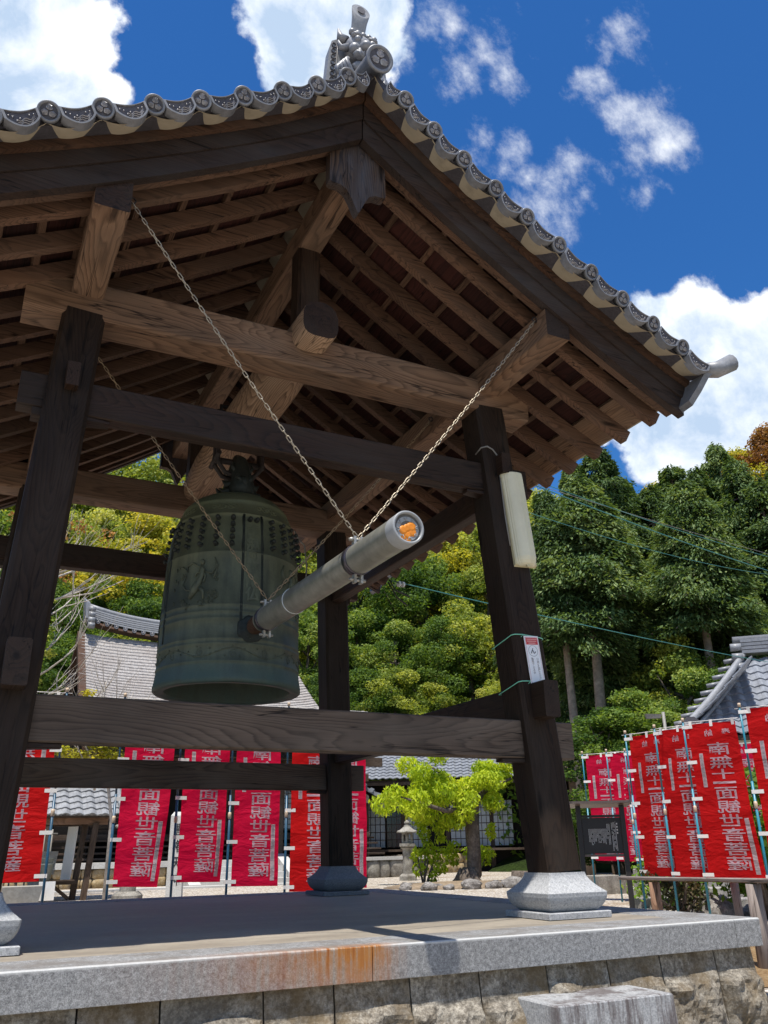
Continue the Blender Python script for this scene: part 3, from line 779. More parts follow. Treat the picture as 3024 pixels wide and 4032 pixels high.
# --- verge tiles
def crest(mb, cx, cz, y, r):
    for k in range(3):
        a = pi / 2 + 2 * pi * k / 3
        pts = []
        for i in range(11):
            t = i / 10; w = sin(pi * t) ** 0.8 * 0.42 * r * (1.15 - 0.5 * t); l = r * (0.08 + 0.80 * t)
            pts.append((l, w))
        L = [(cx + cos(a) * l - sin(a) * w, y, cz + sin(a) * l + cos(a) * w) for l, w in pts]
        Rr = [(cx + cos(a) * l + sin(a) * w, y, cz + sin(a) * l - cos(a) * w) for l, w in pts]
        Mid = [(cx + cos(a) * l, y - 0.006, cz + sin(a) * l) for l, w in pts]
        n = len(pts)
        for X, Y2 in ((L, Mid), (Mid, Rr)):
            mb.add(X + Y2, [(i, i + 1, n + i + 1, n + i) for i in range(n - 1)])
        for i in range(2, 9, 2):
            l, w = pts[i]
            for sgn in (-1, 1):
                p0 = (cx + cos(a) * l, y - 0.007, cz + sin(a) * l); l2 = min(l + w * 0.7, r)
                p1 = (cx + cos(a) * l2 - sgn * sin(a) * w * 0.85, y - 0.003, cz + sin(a) * l2 + sgn * cos(a) * w * 0.85)
                mb.tube([p0, p1], 0.0016, 4, smooth=False)
def round_end(r, length):
    """a round end tile: barrel along +Y, crested disc facing -Y"""
    mb = MB(); mb.m = 0
    rings = []
    for y, rr_ in ((length, r * 0.86), (0.02, r * 0.86), (0.018, r), (0.0, r), (-0.003, r * 0.95), (-0.003, r * 0.80), (0.006, r * 0.74)):
        rings.append([(rr_ * cos(2 * pi * k / 28), y, rr_ * sin(2 * pi * k / 28)) for k in range(28)])
    mb.sweep(rings[::-1], caps=False, smooth=True)
    mb.m = 1
    mb.add([(r * 0.74 * cos(2 * pi * k / 28), 0.006, r * 0.74 * sin(2 * pi * k / 28)) for k in range(28)], [tuple(range(28))])
    mb.m = 2; crest(mb, 0, 0, 0.001, r * 0.74)
    me = bpy.data.meshes.new('round_tile'); me.from_pydata(mb.v, [], mb.f)
    for m_ in ('tile', 'tile_shadow', 'crest'): me.materials.append(MAT[m_])
    me.polygons.foreach_set('material_index', mb.mi); me.polygons.foreach_set('use_smooth', mb.sm)
    return me
ME_ROUND = round_end(0.056, 0.30)
ME_BIG = round_end(0.092, 0.34)
TILT = radians(-17)
for sy in (-1, 1):
    F = Matrix.Identity(4) if sy < 0 else Matrix.Rotation(pi, 4, 'Z')
    xs = [-x for x in XT[::-1]] + [0.0] + XT
    for x in xs:
        if x == 0: continue
        m = F @ Matrix.Translation((x, -2.65, g(x))) @ Matrix.Rotation(-TILT, 4, 'X')
        put('round_tile', ME_ROUND, tower, m)
    m = F @ Matrix.Translation((0, -2.69, 4.985)) @ Matrix.Rotation(radians(14), 4, 'X')
    put('ridge_end_tile', ME_BIG, tower, m)
    # sagging tiles between the round ones
    full = xs[:]
    ends = [-2.50] + full + [2.50]
    for i in range(len(ends) - 1):
        xa, xb = ends[i], ends[i + 1]
        za = g(xa) if abs(xa) < 2.45 else g(2.5) - 0.005; zb = g(xb) if abs(xb) < 2.45 else g(2.5) - 0.005
        if xa == 0: za -= 0.055
        if xb == 0: zb -= 0.055
        ra = 0.052 if abs(xa) < 2.45 else 0.0; rb = 0.052 if abs(xb) < 2.45 else 0.0
        if xa == 0: ra = 0.09
        if xb == 0: rb = 0.09
        d = Vector((xb - xa, 0, zb - za)); L = d.length; u = d / L; w = Vector((-u.z, 0, u.x))
        n = 10; top, bot = [], []
        for k in range(n + 1):
            t = k / n; s = ra + (L - ra - rb) * t
            sag = 0.016 - 0.018 * sin(pi * t)
            bot_s = -0.034 - 0.050 * sin(pi * t) ** 0.8
            P0 = Vector((xa, 0, za)) + u * s
            top.append(P0 + w * sag); bot.append(P0 + w * bot_s)
        mb = MB()
        yF, yB = -2.652, -2.595; rise = 0.0
        def fl(p, y, dz=0, xa=xa, xb=xb, za=za, zb=zb):
            base = za + (zb - za) * (p.x - xa) / (xb - xa)          # the face leans: its lower edge sits further back
            return F @ Vector((p.x, y + (max(0.0, base - p.z) * 0.10 if y < -2.6 else 0), p.z + dz))
        # shell: front rim, underside and top
        rings = []
        for k in range(n + 1):
            rings.append([fl(bot[k], yF), fl(bot[k], yB, rise), fl(top[k], yB, rise), fl(top[k], yF)])
        mb.sweep(rings, smooth=False)
        # raised rim round the face, sunken field behind it
        mb.m = 0
        loop = top + bot[::-1]
        cen = sum((p for p in loop), Vector()) / len(loop)
        inner = [cen + (p - cen) * 0.86 for p in loop]
        for k in range(len(loop)):
            k2 = (k + 1) % len(loop)
            mb.add([fl(loop[k], yF - 0.010), fl(loop[k2], yF - 0.010), fl(inner[k2], yF - 0.010), fl(inner[k], yF - 0.010)], [(0, 1, 2, 3)])
            mb.add([fl(loop[k], yF - 0.010), fl(loop[k], yF), fl(loop[k2], yF), fl(loop[k2], yF - 0.010)], [(0, 1, 2, 3)])
            mb.add([fl(inner[k], yF - 0.010), fl(inner[k2], yF - 0.010), fl(inner[k2], yF - 0.001), fl(inner[k], yF - 0.001)], [(0, 1, 2, 3)])
        mb.m = 1
        mb.add([fl(p, yF - 0.0015) for p in inner], [tuple(range(len(inner)))])
        # waves and foam beads in relief
        mb.m = 2
        for q in range(3):
            pts = []
            for k in range(9):
                t = 0.34 + 0.5 * k / 8
                j = t * n; k0 = int(j); p = top[k0].lerp(top[min(k0 + 1, n)], j - k0); b_ = bot[k0].lerp(bot[min(k0 + 1, n)], j - k0)
                h = 0.52 + 0.13 * q + 0.10 * sin(k * 1.3 + 0.6 * q)
                pts.append(fl(p.lerp(b_, min(0.88, h)), yF - 0.004))
            mb.tube(pts, 0.0024, 4, smooth=False)
        for t, h in ((0.14, 0.4), (0.24, 0.42), (0.32, 0.62), (0.42, 0.45), (0.70, 0.30), (0.83, 0.36)):
            j = t * n; k0 = int(j); p = top[k0].lerp(top[min(k0 + 1, n)], j - k0); b_ = bot[k0].lerp(bot[min(k0 + 1, n)], j - k0)
            q = fl(p.lerp(b_, h), yF - 0.005)
            mb.lathe([(0.0, 0.005), (0.004, 0.002), (0.004, -0.002), (0.0, -0.005)], 6, q)
        mb.build('verge_tile', ['tile', 'tile_shadow', 'crest'], tower)

# --- field tiles
def s_tile(nose):
    mb = MB(); n = 10; W_, L_ = 0.272, 0.262
    def zc(t): return 0.020 * sin(2 * pi * (t - 0.10)) + (0.012 if t > 0.82 else 0)
    def row(x, dz): return [(x, -W_ / 2 + W_ * 1.04 * k / n, zc(k / n) + dz) for k in range(n + 1)]
    t0, t1 = row(0, 0.0), row(L_, 0.012); b0, b1 = row(0, -0.016), row(L_, -0.016 if not nose else -0.030)
    vs = t0 + t1 + b0 + b1; m = n + 1; fs = []
    for k in range(n):
        fs += [(k, m + k, m + k + 1, k + 1), (2 * m + k, 2 * m + k + 1, 3 * m + k + 1, 3 * m + k), (m + k, 3 * m + k, 3 * m + k + 1, m + k + 1), (k, k + 1, 2 * m + k + 1, 2 * m + k)]
    mb.add(vs, fs, False); return mb
nose_mb = s_tile(True)
ME_NOSE = bpy.data.meshes.new('eave_tile'); ME_NOSE.from_pydata(nose_mb.v, [], nose_mb.f); ME_NOSE.materials.append(MAT['tile'])
body = s_tile(False)
for sx in (-1, 1):
    xs = [2.545 - 0.205 * k for k in range(13)]
    allm = MB()
    for r, xe in enumerate(xs):
        if xe < 0.2: break
        s = slope(xe - 0.1); ang = math.atan(s); k_ = sqrt(1 + s * s)
        for c in range(18):
            y = -2.31 + 0.272 * c
            base = Matrix.Translation((sx * xe, y * 1.0, g(xe) + 0.055)) @ (Matrix.Identity(4) if sx > 0 else Matrix.Rotation(pi, 4, 'Z')) @ Matrix.Rotation(ang, 4, 'Y') @ Matrix.Translation((-0.262, 0, 0))
            if r == 0: put('eave_tile', ME_NOSE, tower, base)
            else: allm.add([base @ Vector(v) for v in body.v], body.f)
    o = allm.build('field_tiles', 'tile', tower); o['kind'] = 'stuff'
    # bed under the tiles
    mb = MB(); roof_sweep(mb, sx, 0.0, 2.275, 12, 0.161, 0.27, -2.36, 2.36); mb.build('tile_bed', 'plaster', tower)
    # side drip end at each lower corner of the gable
    for sy in (-1, 1):
        mb = MB()
        pts = [(2.42, 2.50, f(2.47) + 0.03, 0.06), (2.46, 2.56, f(2.47) + 0.12, 0.085), (2.51, 2.60, g(2.5) - 0.05, 0.10), (2.57, 2.62, g(2.5) + 0.005, 0.09)]
        rings = []
        for x, y, z, w_ in pts:
            rings.append([(sx * x, sy * (y + 0.03), z - 0.012), (sx * (x + 0.02), sy * (y - w_ * 2.2), z - 0.012), (sx * (x - 0.01), sy * (y - w_ * 2.2), z + 0.02), (sx * (x - 0.03), sy * (y + 0.03), z + 0.02)])
        mb.sweep(rings); mb.build('corner_tile', 'tile', tower)
        mb = MB(); mb.tube([(sx * 2.50, sy * 2.60, g(2.5) + 0.0), (sx * 2.60, sy * 2.63, g(2.5) + 0.015), (sx * 2.72, sy * 2.66, g(2.5) + 0.085)], [0.05, 0.058, 0.062], 12)
        mb.build('corner_end_tile', 'tile_light', tower)

# --- ridge: stacked flat tiles and a round cap
for q, (hw, z) in enumerate(((0.17, 4.985), (0.155, 5.025), (0.14, 5.065), (0.125, 5.105))):
    mb = MB(); mb.box(-hw, -2.28, z, hw, 2.28, z + 0.036); mb.build('ridge_course', 'tile', tower)
mb = MB(); rings = []
for i in range(2):
    y = -2.30 + 4.6 * i; rings.append([(0.085 * cos(pi * k / 10), y, 5.14 + 0.085 * sin(pi * k / 10)) for k in range(11)])
mb.sweep(rings, smooth=True); mb.build('ridge_cap', 'tile', tower)
# underside of the ridge filled with plaster
mb = MB(); mb.box(-0.16, -2.36, 4.80, 0.16, 2.36, 4.984); mb.build('ridge_bed', 'plaster', tower)

# --- ridge-end ornament: beaded plate, snarling mask, long raised horn tile
for sy in (-1, 1):
    F = Matrix.Identity(4) if sy < 0 else Matrix.Rotation(pi, 4, 'Z')
    orn = MB()
    out = [(-0.235, 4.93), (-0.225, 5.10), (-0.205, 5.34), (-0.19, 5.40), (-0.15, 5.435), (-0.06, 5.45), (0.06, 5.45), (0.15, 5.435), (0.19, 5.40), (0.205, 5.34), (0.225, 5.10), (0.235, 4.93)]
    r0 = [F @ Vector((x, -2.36, z)) for x, z in out]; r1 = [F @ Vector((x * 0.96, -2.27, z)) for x, z in out]
    orn.sweep([r1, r0])
    plate = orn.build('ridge_ornament', 'tile_light', tower)
    bd = MB()
    for s_ in (-1, 1):
        for k in range(8):
            z = 5.00 + 0.052 * k; x = s_ * (0.192 - 0.02 * k / 8)
            pts = [F @ Vector((x + 0.016 * cos(a), -2.364, z + 0.021 * sin(a))) for a in [2 * pi * j / 10 for j in range(11)]]
            bd.tube(pts, 0.004, 4, caps=False)
    for s_ in (-1, 1):
        bd.tube([F @ Vector((s_ * 0.165, -2.362, 4.95)), F @ Vector((s_ * 0.148, -2.362, 5.40))], 0.004, 4)
    bd.build('bead_row', 'tile_shadow', plate)
    fm = MB()
    def up_mask(p): return Vector((p.x * 1.0, -2.40 + (p.y + 2.40) * 1.1, 5.25 + (p.z - 5.25) * 1.04 + 0.055))
    def ball(c, r, seg=10, rg=7, sq=(1, 1, 1)):
        rings = []
        for i in range(1, rg):
            a = pi * i / rg
            rings.append([F @ up_mask(Vector((c[0] + r * sq[0] * sin(a) * cos(2 * pi * k / seg), c[1] + r * sq[1] * sin(a) * sin(2 * pi * k / seg), c[2] + r * sq[2] * cos(a)))) for k in range(seg)])
        fm.sweep(rings, True, True)
    ball((0, -2.40, 5.29), 0.115, 12, 8, (1.05, 0.75, 0.85))           # skull
    ball((0, -2.48, 5.24), 0.042, 8, 6, (1.1, 1.1, 0.85))              # nose
    for s_ in (-1, 1):
        ball((s_ * 0.052, -2.465, 5.30), 0.026)                        # eyes
        ball((s_ * 0.055, -2.462, 5.335), 0.036, 8, 6, (1.2, 0.8, 0.5))  # brows
        ball((s_ * 0.068, -2.455, 5.225), 0.045, 8, 6, (0.9, 0.8, 0.9))  # cheeks
        ball((s_ * 0.045, -2.47, 5.165), 0.035, 8, 6, (1.2, 1, 0.7))   # lips
        fm.tube([F @ up_mask(Vector(p)) for p in ((s_ * 0.05, -2.49, 5.19), (s_ * 0.055, -2.50, 5.15), (s_ * 0.045, -2.50, 5.12))], [0.012, 0.009, 0.003], 6)
        fm.tube([F @ up_mask(Vector(p)) for p in ((s_ * 0.10, -2.40, 5.34), (s_ * 0.145, -2.39, 5.37), (s_ * 0.16, -2.40, 5.42))], [0.034, 0.026, 0.006], 7)
        fm.tube([F @ up_mask(Vector(p)) for p in ((s_ * 0.10, -2.42, 5.26), (s_ * 0.15, -2.41, 5.25), (s_ * 0.17, -2.42, 5.29))], [0.03, 0.022, 0.006], 7)
        for q in range(4):
            a = 0.5 + 0.5 * q
            fm.tube([F @ up_mask(Vector(p)) for p in ((s_ * 0.10, -2.42, 5.16), (s_ * (0.12 + 0.02 * q), -2.43, 5.13 - 0.03 * q), (s_ * (0.09 + 0.03 * q), -2.44, 5.05 - 0.02 * q), (s_ * (0.05 + 0.03 * q), -2.43, 5.04))], [0.02, 0.022, 0.017, 0.008], 6)
    for q in range(5):
        ball((-0.08 + 0.04 * q, -2.44, 5.385), 0.024, 8, 5)
    for q in range(4):
        ball((-0.045 + 0.03 * q, -2.485, 5.185), 0.010, 6, 4, (0.8, 1, 1.2))
    ball((0, -2.44, 5.10), 0.055, 10, 6, (1.5, 0.7, 0.8))
    fm.build('mask', 'tile', plate)
    hb = MB(); path = [(0, -2.33, 5.42, 0.055), (0, -2.345, 5.50, 0.050), (0, -2.365, 5.57, 0.050), (0, -2.39, 5.65, 0.056), (0, -2.415, 5.715, 0.068)]
    rings = []
    for i, (x, y, z, r) in enumerate(path):
        t = i / 4; ang = radians(60) * (1 - t) + radians(8) * t                # ring plane turns from flat to almost upright
        ux = Vector((1, 0, 0)); uz = Vector((0, sin(ang) * 1.0, cos(ang))) if True else None
        rings.append([F @ (Vector((x, y, z)) + ux * r * cos(2 * pi * k / 20) + uz * r * sin(2 * pi * k / 20)) for k in range(20)])
    hb.sweep(rings[::-1] if sy > 0 else rings, True, True)
    horn = hb.build('horn_tile', 'tile_light', plate)
    db = MB(); cx, cy, cz = 0, -2.421, 5.716
    db.add([F @ Vector((0.030 * cos(2 * pi * k / 16), cy - 0.004 + 0.14 * 0.030 * sin(2 * pi * k / 16), cz + 0.034 * sin(2 * pi * k / 16))) for k in range(16)], [tuple(range(16))])
    db.build('horn_hole_shade', 'tile_shadow', horn)  # flat disc; the shade of a hollow is put into its dark colour
# ================================================================== BELL
bell = empty('temple_bell', (0, 0, 1.46), 'large green-black bronze temple bell with rows of bosses hanging in the tower', 'bell')
PROF = [(0.455, 1.475), (0.462, 1.462), (0.525, 1.458), (0.537, 1.468), (0.537, 1.495), (0.530, 1.53), (0.523, 1.58), (0.521, 1.60), (0.525, 1.603), (0.525, 1.612), (0.5205, 1.616), (0.520, 1.72), (0.524, 1.725), (0.524, 1.735), (0.519, 1.74), (0.519, 1.755), (0.523, 1.76), (0.523, 1.768), (0.518, 1.773), (0.516, 1.90),
        (0.520, 1.905), (0.520, 1.915), (0.5155, 1.92), (0.515, 1.95), (0.519, 1.955), (0.519, 1.963), (0.5145, 1.968), (0.5135, 2.0), (0.5175, 2.005), (0.5175, 2.013), (0.513, 2.018), (0.505, 2.25), (0.497, 2.40), (0.5, 2.405), (0.5, 2.413), (0.4955, 2.418), (0.484, 2.55), (0.462, 2.68), (0.455, 2.712), (0.459, 2.716), (0.457, 2.727), (0.450, 2.732), (0.425, 2.80), (0.405, 2.838), (0.409, 2.846), (0.402, 2.858), (0.380, 2.885), (0.34, 2.925), (0.28, 2.962), (0.20, 2.99), (0.10, 3.005), (0.0, 3.008)]
mb = MB()
def prad(z):
    for (r0, z0), (r1, z1) in zip(PROF[2:], PROF[3:]):
        if z0 <= z <= z1: return r0 + (r1 - r0) * (z - z0) / max(1e-6, z1 - z0)
    return 0.4
mb.lathe([(r, z) for r, z in PROF], 96)
mb.lathe([(0.0, 2.90), (0.25, 2.86), (0.36, 2.75), (0.40, 2.5), (0.43, 2.0), (0.445, 1.6), (0.455, 1.475)][::-1], 64)
for v in range(len(mb.v)): pass
bell_body = mb.build('bell_body', 'bronze', bell)
def on_bell(a, z, off=0.0):
    r = prad(z) + off
    return Vector((r * sin(a), -r * cos(a), z))          # a = 0 faces the front
# upright bands: four panels divided by pairs of ribs
rb = MB()
for k in range(4):
    a0 = k * pi / 2
    for da in (-0.155, -0.135, 0.135, 0.155):
        rb.tube([on_bell(a0 + da, 1.775 + 0.94 * i / 14, 0.001) for i in range(15)], 0.0045, 5)
    for da in (-0.17, 0.17):
        s_ = 1 if da > 0 else -1
        rb.tube([on_bell(a0 + da, 2.70, 0.001), on_bell(a0 + da, 2.43, 0.001)], 0.003, 5)
rb.build('rib', 'bronze_dark', bell_body)
# bosses: 4 fields of 5 columns x 4+ rows
bm_ = MB(); bm_.lathe([(0.020, 0.0), (0.017, 0.008), (0.011, 0.014), (0.013, 0.022), (0.018, 0.028), (0.016, 0.036), (0.008, 0.044), (0.0, 0.046)], 10)
ME_BOSS = bpy.data.meshes.new('boss'); ME_BOSS.from_pydata(bm_.v, [], bm_.f); ME_BOSS.materials.append(MAT['bronze_dark'])
ME_BOSS.polygons.foreach_set('use_smooth', [True] * len(bm_.f))
for k in range(4):
    a0 = k * pi / 2 + pi / 4
    for c in range(5):
        for r in range(5):
            a = a0 + (c - 2) * 0.235; z = 2.465 + 0.053 * r
            p = on_bell(a, z, -0.002); n = Vector((sin(a), -cos(a), 0.12))
            put('boss', ME_BOSS, bell_body, Matrix.Translation(p) @ n.to_track_quat('Z', 'Y').to_matrix().to_4x4())
for k in range(4):
    for da in (-0.055, 0.055):
        a = k * pi / 2 + da; p = on_bell(a, 2.67, -0.002); n = Vector((sin(a), -cos(a), 0.12))
        put('boss', ME_BOSS, bell_body, Matrix.Translation(p) @ n.to_track_quat('Z', 'Y').to_matrix().to_4x4())
# cast characters on the front band
cm = MB()
def bell_plane(off):
    def f_(x, z):
        r = prad(max(1.5, min(2.99, z))) + off
        return Vector((r * sin(x / r), -r * cos(x / r), z))
    return f_
for k in range(4):
    R_ = Matrix.Rotation(k * pi / 2, 4, 'Z')
    sub = MB()
    for off in (0.002, 0.006):
        place_text(sub, '南無阿弥陀仏' if k != 1 else '南無観世音菩', 0, 2.63, 0.105, 0.105, bell_plane(off), 0.03, gap=0.098)
    cm.add([R_ @ Vector(v) for v in sub.v], sub.f)
o_ = cm.build('inscription', 'bronze', bell_body); o_['kind'] = 'stuff'
# reliefs: a robed heavenly figure in a whirl of scarves and blossoms in each panel
fg = MB()
def fig(a0, mir):
    def P(x, z, off=0.004): return bell_plane(off)(0, z) if False else on_bell(a0 + mir * x / 0.51, z, off)
    def T(pts, r): fg.tube([P(x, z, 0.004) for x, z in pts], r, 6)
    T([(0.02, 2.30), (0.035, 2.27), (0.03, 2.22), (0.01, 2.17), (-0.02, 2.12), (-0.055, 2.06)], [0.010, 0.022, 0.020, 0.026, 0.032, 0.012])      # body
    T([(0.03, 2.31), (0.032, 2.335), (0.030, 2.35)], [0.012, 0.017, 0.006])                                                                    # head
    T([(0.03, 2.26), (0.06, 2.22), (0.05, 2.18), (0.02, 2.19)], [0.009, 0.008, 0.007, 0.005])
    T([(0.03, 2.26), (-0.01, 2.25), (-0.02, 2.22)], [0.009, 0.007, 0.005])
    T([(0.0, 2.15), (0.05, 2.11), (0.055, 2.05)], [0.020, 0.013, 0.006])
    T([(0.03, 2.28), (-0.05, 2.33), (-0.10, 2.31), (-0.09, 2.27), (-0.14, 2.31), (-0.18, 2.32)], [0.006, 0.008, 0.007, 0.006, 0.006, 0.003])
    T([(0.04, 2.26), (0.11, 2.24), (0.14, 2.30), (0.12, 2.36), (0.15, 2.30), (0.12, 2.20), (0.09, 2.24)], [0.006, 0.009, 0.009, 0.006, 0.005, 0.007, 0.004])
    T([(-0.03, 2.12), (-0.09, 2.13), (-0.13, 2.17), (-0.11, 2.22), (-0.14, 2.26)], [0.010, 0.008, 0.007, 0.006, 0.003])
    rnd = random.Random(5)
    for cx, cz, n in ((-0.13, 2.24, 6), (-0.12, 2.03, 9), (-0.08, 2.01, 6), (0.03, 2.02, 9), (0.11, 2.10, 9), (0.14, 2.07, 5), (0.09, 2.03, 5), (0.15, 2.21, 4)):
        for i in range(n):
            a = rnd.random() * 6.28; rr0 = rnd.random() * 0.026
            c = P(cx + rr0 * cos(a), cz + rr0 * sin(a), 0.002)
            r = 0.006 + rnd.random() * 0.007
            fg.tube([P(cx + rr0 * cos(a) + r * cos(t), cz + rr0 * sin(a) + r * sin(t), 0.004) for t in [j * 1.05 for j in range(7)]], 0.0035, 4)
    for x, z in ((-0.21, 2.30), (-0.18, 2.31), (-0.21, 2.22), (-0.18, 2.20), (-0.215, 2.15), (-0.21, 2.05)):
        T([(x, z + 0.013), (x, z - 0.013)], 0.004)
for k in range(4): fig(k * pi / 2 + pi / 4, 1 if k % 2 else -1)
o_ = fg.build('relief_figure', 'bronze', bell_body); o_['kind'] = 'stuff'
# scroll band near the rim and clouds on the shoulder
sc = MB()
for k in range(14):
    a0 = k * 2 * pi / 14; s_ = 1 if k % 2 else -1; w_ = 2 * pi / 14
    sc.tube([on_bell(a0 + w_ * i / 10, 1.668 + s_ * 0.030 * sin(pi * i / 10), 0.0015) for i in range(11)], 0.0036, 5)
    sp = []
    for i in range(16):
        t_ = i * 0.62; r_ = 0.030 - 0.0017 * i
        sp.append(on_bell(a0 + w_ * 0.5 + r_ * cos(t_ + 1.2) / 0.52, 1.663 - s_ * 0.006 + r_ * sin(t_ + 1.2), 0.001))
    sc.tube(sp, 0.0024, 4)
    for q in range(5):
        an = 1.2 * q + k; c_a = a0 + w_ * (0.5 + 0.35 * cos(an)); c_z = 1.668 + 0.036 * sin(an)
        sc.tube([on_bell(c_a, c_z, 0.0), on_bell(c_a + 0.012 * cos(an), c_z + 0.008, 0.004), on_bell(c_a + 0.03 * cos(an), c_z + 0.004 * sin(an), 0.0)], [0.002, 0.005, 0.001], 5)
for k in range(8):
    a0 = k * pi / 4 + 0.3
    for q in range(7):
        cx = a0 + (q - 3) * 0.055; cz = 2.785 + 0.012 * sin(q * 2.1)
        sc.tube([on_bell(cx + 0.022 * cos(t) / 0.44, cz + 0.014 * sin(t), 0.001) for t in [j * 0.8 for j in range(9)]], 0.003, 4)
o_ = sc.build('scroll_relief', 'bronze', bell_body); o_['kind'] = 'stuff'
# strike boss at the front, lotus shaped
sb = MB()
for z_, r_ in ((0, 0.085),):
    rings = []
    for y, r in ((-0.508, 0.10), (-0.520, 0.096), (-0.524, 0.08), (-0.522, 0.06), (-0.530, 0.05), (-0.534, 0.0)):
        rings.append([(r * cos(2 * pi * k / 28) * (1 + 0.05 * cos(k * pi / 2)), y, 1.835 + r * sin(2 * pi * k / 28) * (1 + 0.05 * cos(k * pi / 2))) for k in range(28)])
    sb.sweep(rings, False, True)
sb.build('strike_boss', 'bronze_dark', bell_body)
# dragon-headed loop
dr = MB()
def dtube(pts, r, seg=8): dr.tube(pts, r, seg)
dtube([(0.0, -0.11, 3.00), (0.0, -0.13, 3.07), (0.0, -0.115, 3.15), (0.0, -0.09, 3.22), (0, -0.05, 3.32), (0, 0, 3.36), (0, 0.05, 3.32), (0, 0.09, 3.22), (0, 0.115, 3.15), (0, 0.13, 3.07), (0, 0.11, 3.0)], [0.110, 0.100, 0.085, 0.072, 0.058, 0.050, 0.058, 0.072, 0.085, 0.100, 0.110], 12)
for sy in (-1, 1):
    for sx in (-1, 1):
        dtube([(sx * 0.03, sy * 0.15, 3.16), (sx * 0.055, sy * 0.19, 3.13), (sx * 0.03, sy * 0.205, 3.09)], [0.028, 0.022, 0.012])
        dtube([(sx * 0.05, sy * 0.12, 3.20), (sx * 0.085, sy * 0.11, 3.25), (sx * 0.07, sy * 0.10, 3.30)], [0.018, 0.014, 0.004])
        dtube([(sx * 0.06, sy * 0.12, 3.10), (sx * 0.12, sy * 0.10, 3.08), (sx * 0.15, sy * 0.09, 3.12)], [0.030, 0.026, 0.006])
        dtube([(sx * 0.06, sy * 0.12, 3.04), (sx * 0.13, sy * 0.10, 3.02), (sx * 0.17, sy * 0.08, 3.05)], [0.030, 0.028, 0.006])
        for q in range(5):
            dtube([(sx * 0.055, sy * (0.13 - 0.02 * q), 3.06 + 0.05 * q), (sx * 0.078, sy * (0.13 - 0.02 * q), 3.075 + 0.05 * q)], [0.016, 0.004], 6)
    dtube([(0, sy * 0.16, 3.12), (0, sy * 0.21, 3.10), (0, sy * 0.215, 3.05)], [0.045, 0.034, 0.014])
dr.build('dragon_loop', 'bronze_dark', bell)

# iron shackle joining beam and bell
hk = MB()
for y in (-0.045, 0.045):
    hk.tube([(0.185, y, 3.47), (0.185, y, 3.30), (0.12, y, 3.215), (0.0, y, 3.19), (-0.12, y, 3.215), (-0.185, y, 3.30), (-0.185, y, 3.47), (-0.18, y, 3.80), (0.18, y, 3.80), (0.185, y, 3.47)], 0.020, 8)
hk.tube([(-0.215, 0, 3.33), (0.215, 0, 3.33)], 0.026, 10)
hk.tube([(-0.19, -0.10, 3.36), (-0.20, 0.10, 3.30)], 0.022, 8)
tag(hk.build('iron_hanger', 'iron'), 'dark iron bar and loops holding the bell under the big beam', 'hanger')

# ================================================================== STRIKER
striker = empty('bell_striker', (0, -1.7, 1.80), 'long grey pipe-sleeved striker pole with orange insert slung on chains before the bell', 'bell striker')
def ytube(mb, y0, y1, r, seg=36, z0=1.835, z1=1.79, yy0=-0.58, yy1=-2.88, caps=True):
    def zc(y): return z0 + (z1 - z0) * (y - yy0) / (yy1 - yy0)
    rings = [[(r * cos(2 * pi * k / seg), y, zc(y) + r * sin(2 * pi * k / seg)) for k in range(seg)] for y in (y0, y1)]
    mb.sweep(rings, caps, True)
def zc(y): return 1.835 + (1.79 - 1.835) * (y + 0.58) / (-2.3)
mb = MB(); ytube(mb, -0.80, -2.84, 0.080, caps=False); mb.build('pipe_sleeve', 'pipe_grey', striker)
mb = MB(); rings = []
for r, y in ((0.0835, -2.80), (0.0835, -2.88), (0.081, -2.884), (0.071, -2.884), (0.071, -2.865)):
    rings.append([(r * cos(2 * pi * k / 40), y, 1.79 + r * sin(2 * pi * k / 40)) for k in range(40)])
mb.sweep(rings, False, True); mb.build('end_collar', 'pipe_end', striker)
mb = MB(); mb.add([(0.071 * cos(2 * pi * k / 40), -2.866, 1.79 + 0.071 * sin(2 * pi * k / 40)) for k in range(40)], [tuple(range(40))]); mb.build('end_plate', 'pipe_inner', striker)
mb = MB(); R0, R1 = 0.038, 0.060
for k in range(24):
    a, b = 2 * pi * k / 24, 2 * pi * (k + 1) / 24
    mb.add([(R0 * cos(a), -2.870, 1.787 + R0 * sin(a)), (R0 * cos(b), -2.870, 1.787 + R0 * sin(b)), (R1 * cos(b), -2.870, 1.787 + R1 * sin(b)), (R1 * cos(a), -2.870, 1.787 + R1 * sin(a))], [(0, 1, 2, 3)])
for k in range(8):
    a = 2 * pi * k / 8 + 0.2
    for da in (-0.16, 0.16):
        mb.tube([(0.041 * cos(a), -2.872, 1.787 + 0.041 * sin(a)), (0.056 * cos(a + da), -2.874, 1.787 + 0.056 * sin(a + da))], 0.0022, 5)
mb.build('moulded_ring', 'pipe_end', striker)
mb = MB()
for cx, cz, r in ((-0.016, -0.012, 0.020), (0.016, 0.004, 0.022), (0.020, -0.016, 0.018), (0.0, -0.028, 0.016), (-0.018, -0.042, 0.013), (0.0, -0.002, 0.018), (0.004, -0.047, 0.010)):
    rings = []
    for i in range(1, 6):
        a = pi * i / 6; rings.append([(1.3 * (cx + r * sin(a) * cos(2 * pi * k / 10)), -2.868 - r * 0.4 * cos(a), 1.787 + 1.3 * (cz + 0.004 + r * sin(a) * sin(2 * pi * k / 10))) for k in range(10)])
    mb.sweep(rings, True, True)
mb.build('orange_insert', 'orange_plastic', striker)
mb = MB(); rings = []
for y, r in ((-0.81, 0.066), (-0.72, 0.066), (-0.62, 0.060), (-0.585, 0.052), (-0.575, 0.035)):
    rings.append([(r * cos(2 * pi * k / 24), y, 1.835 + r * sin(2 * pi * k / 24)) for k in range(24)])
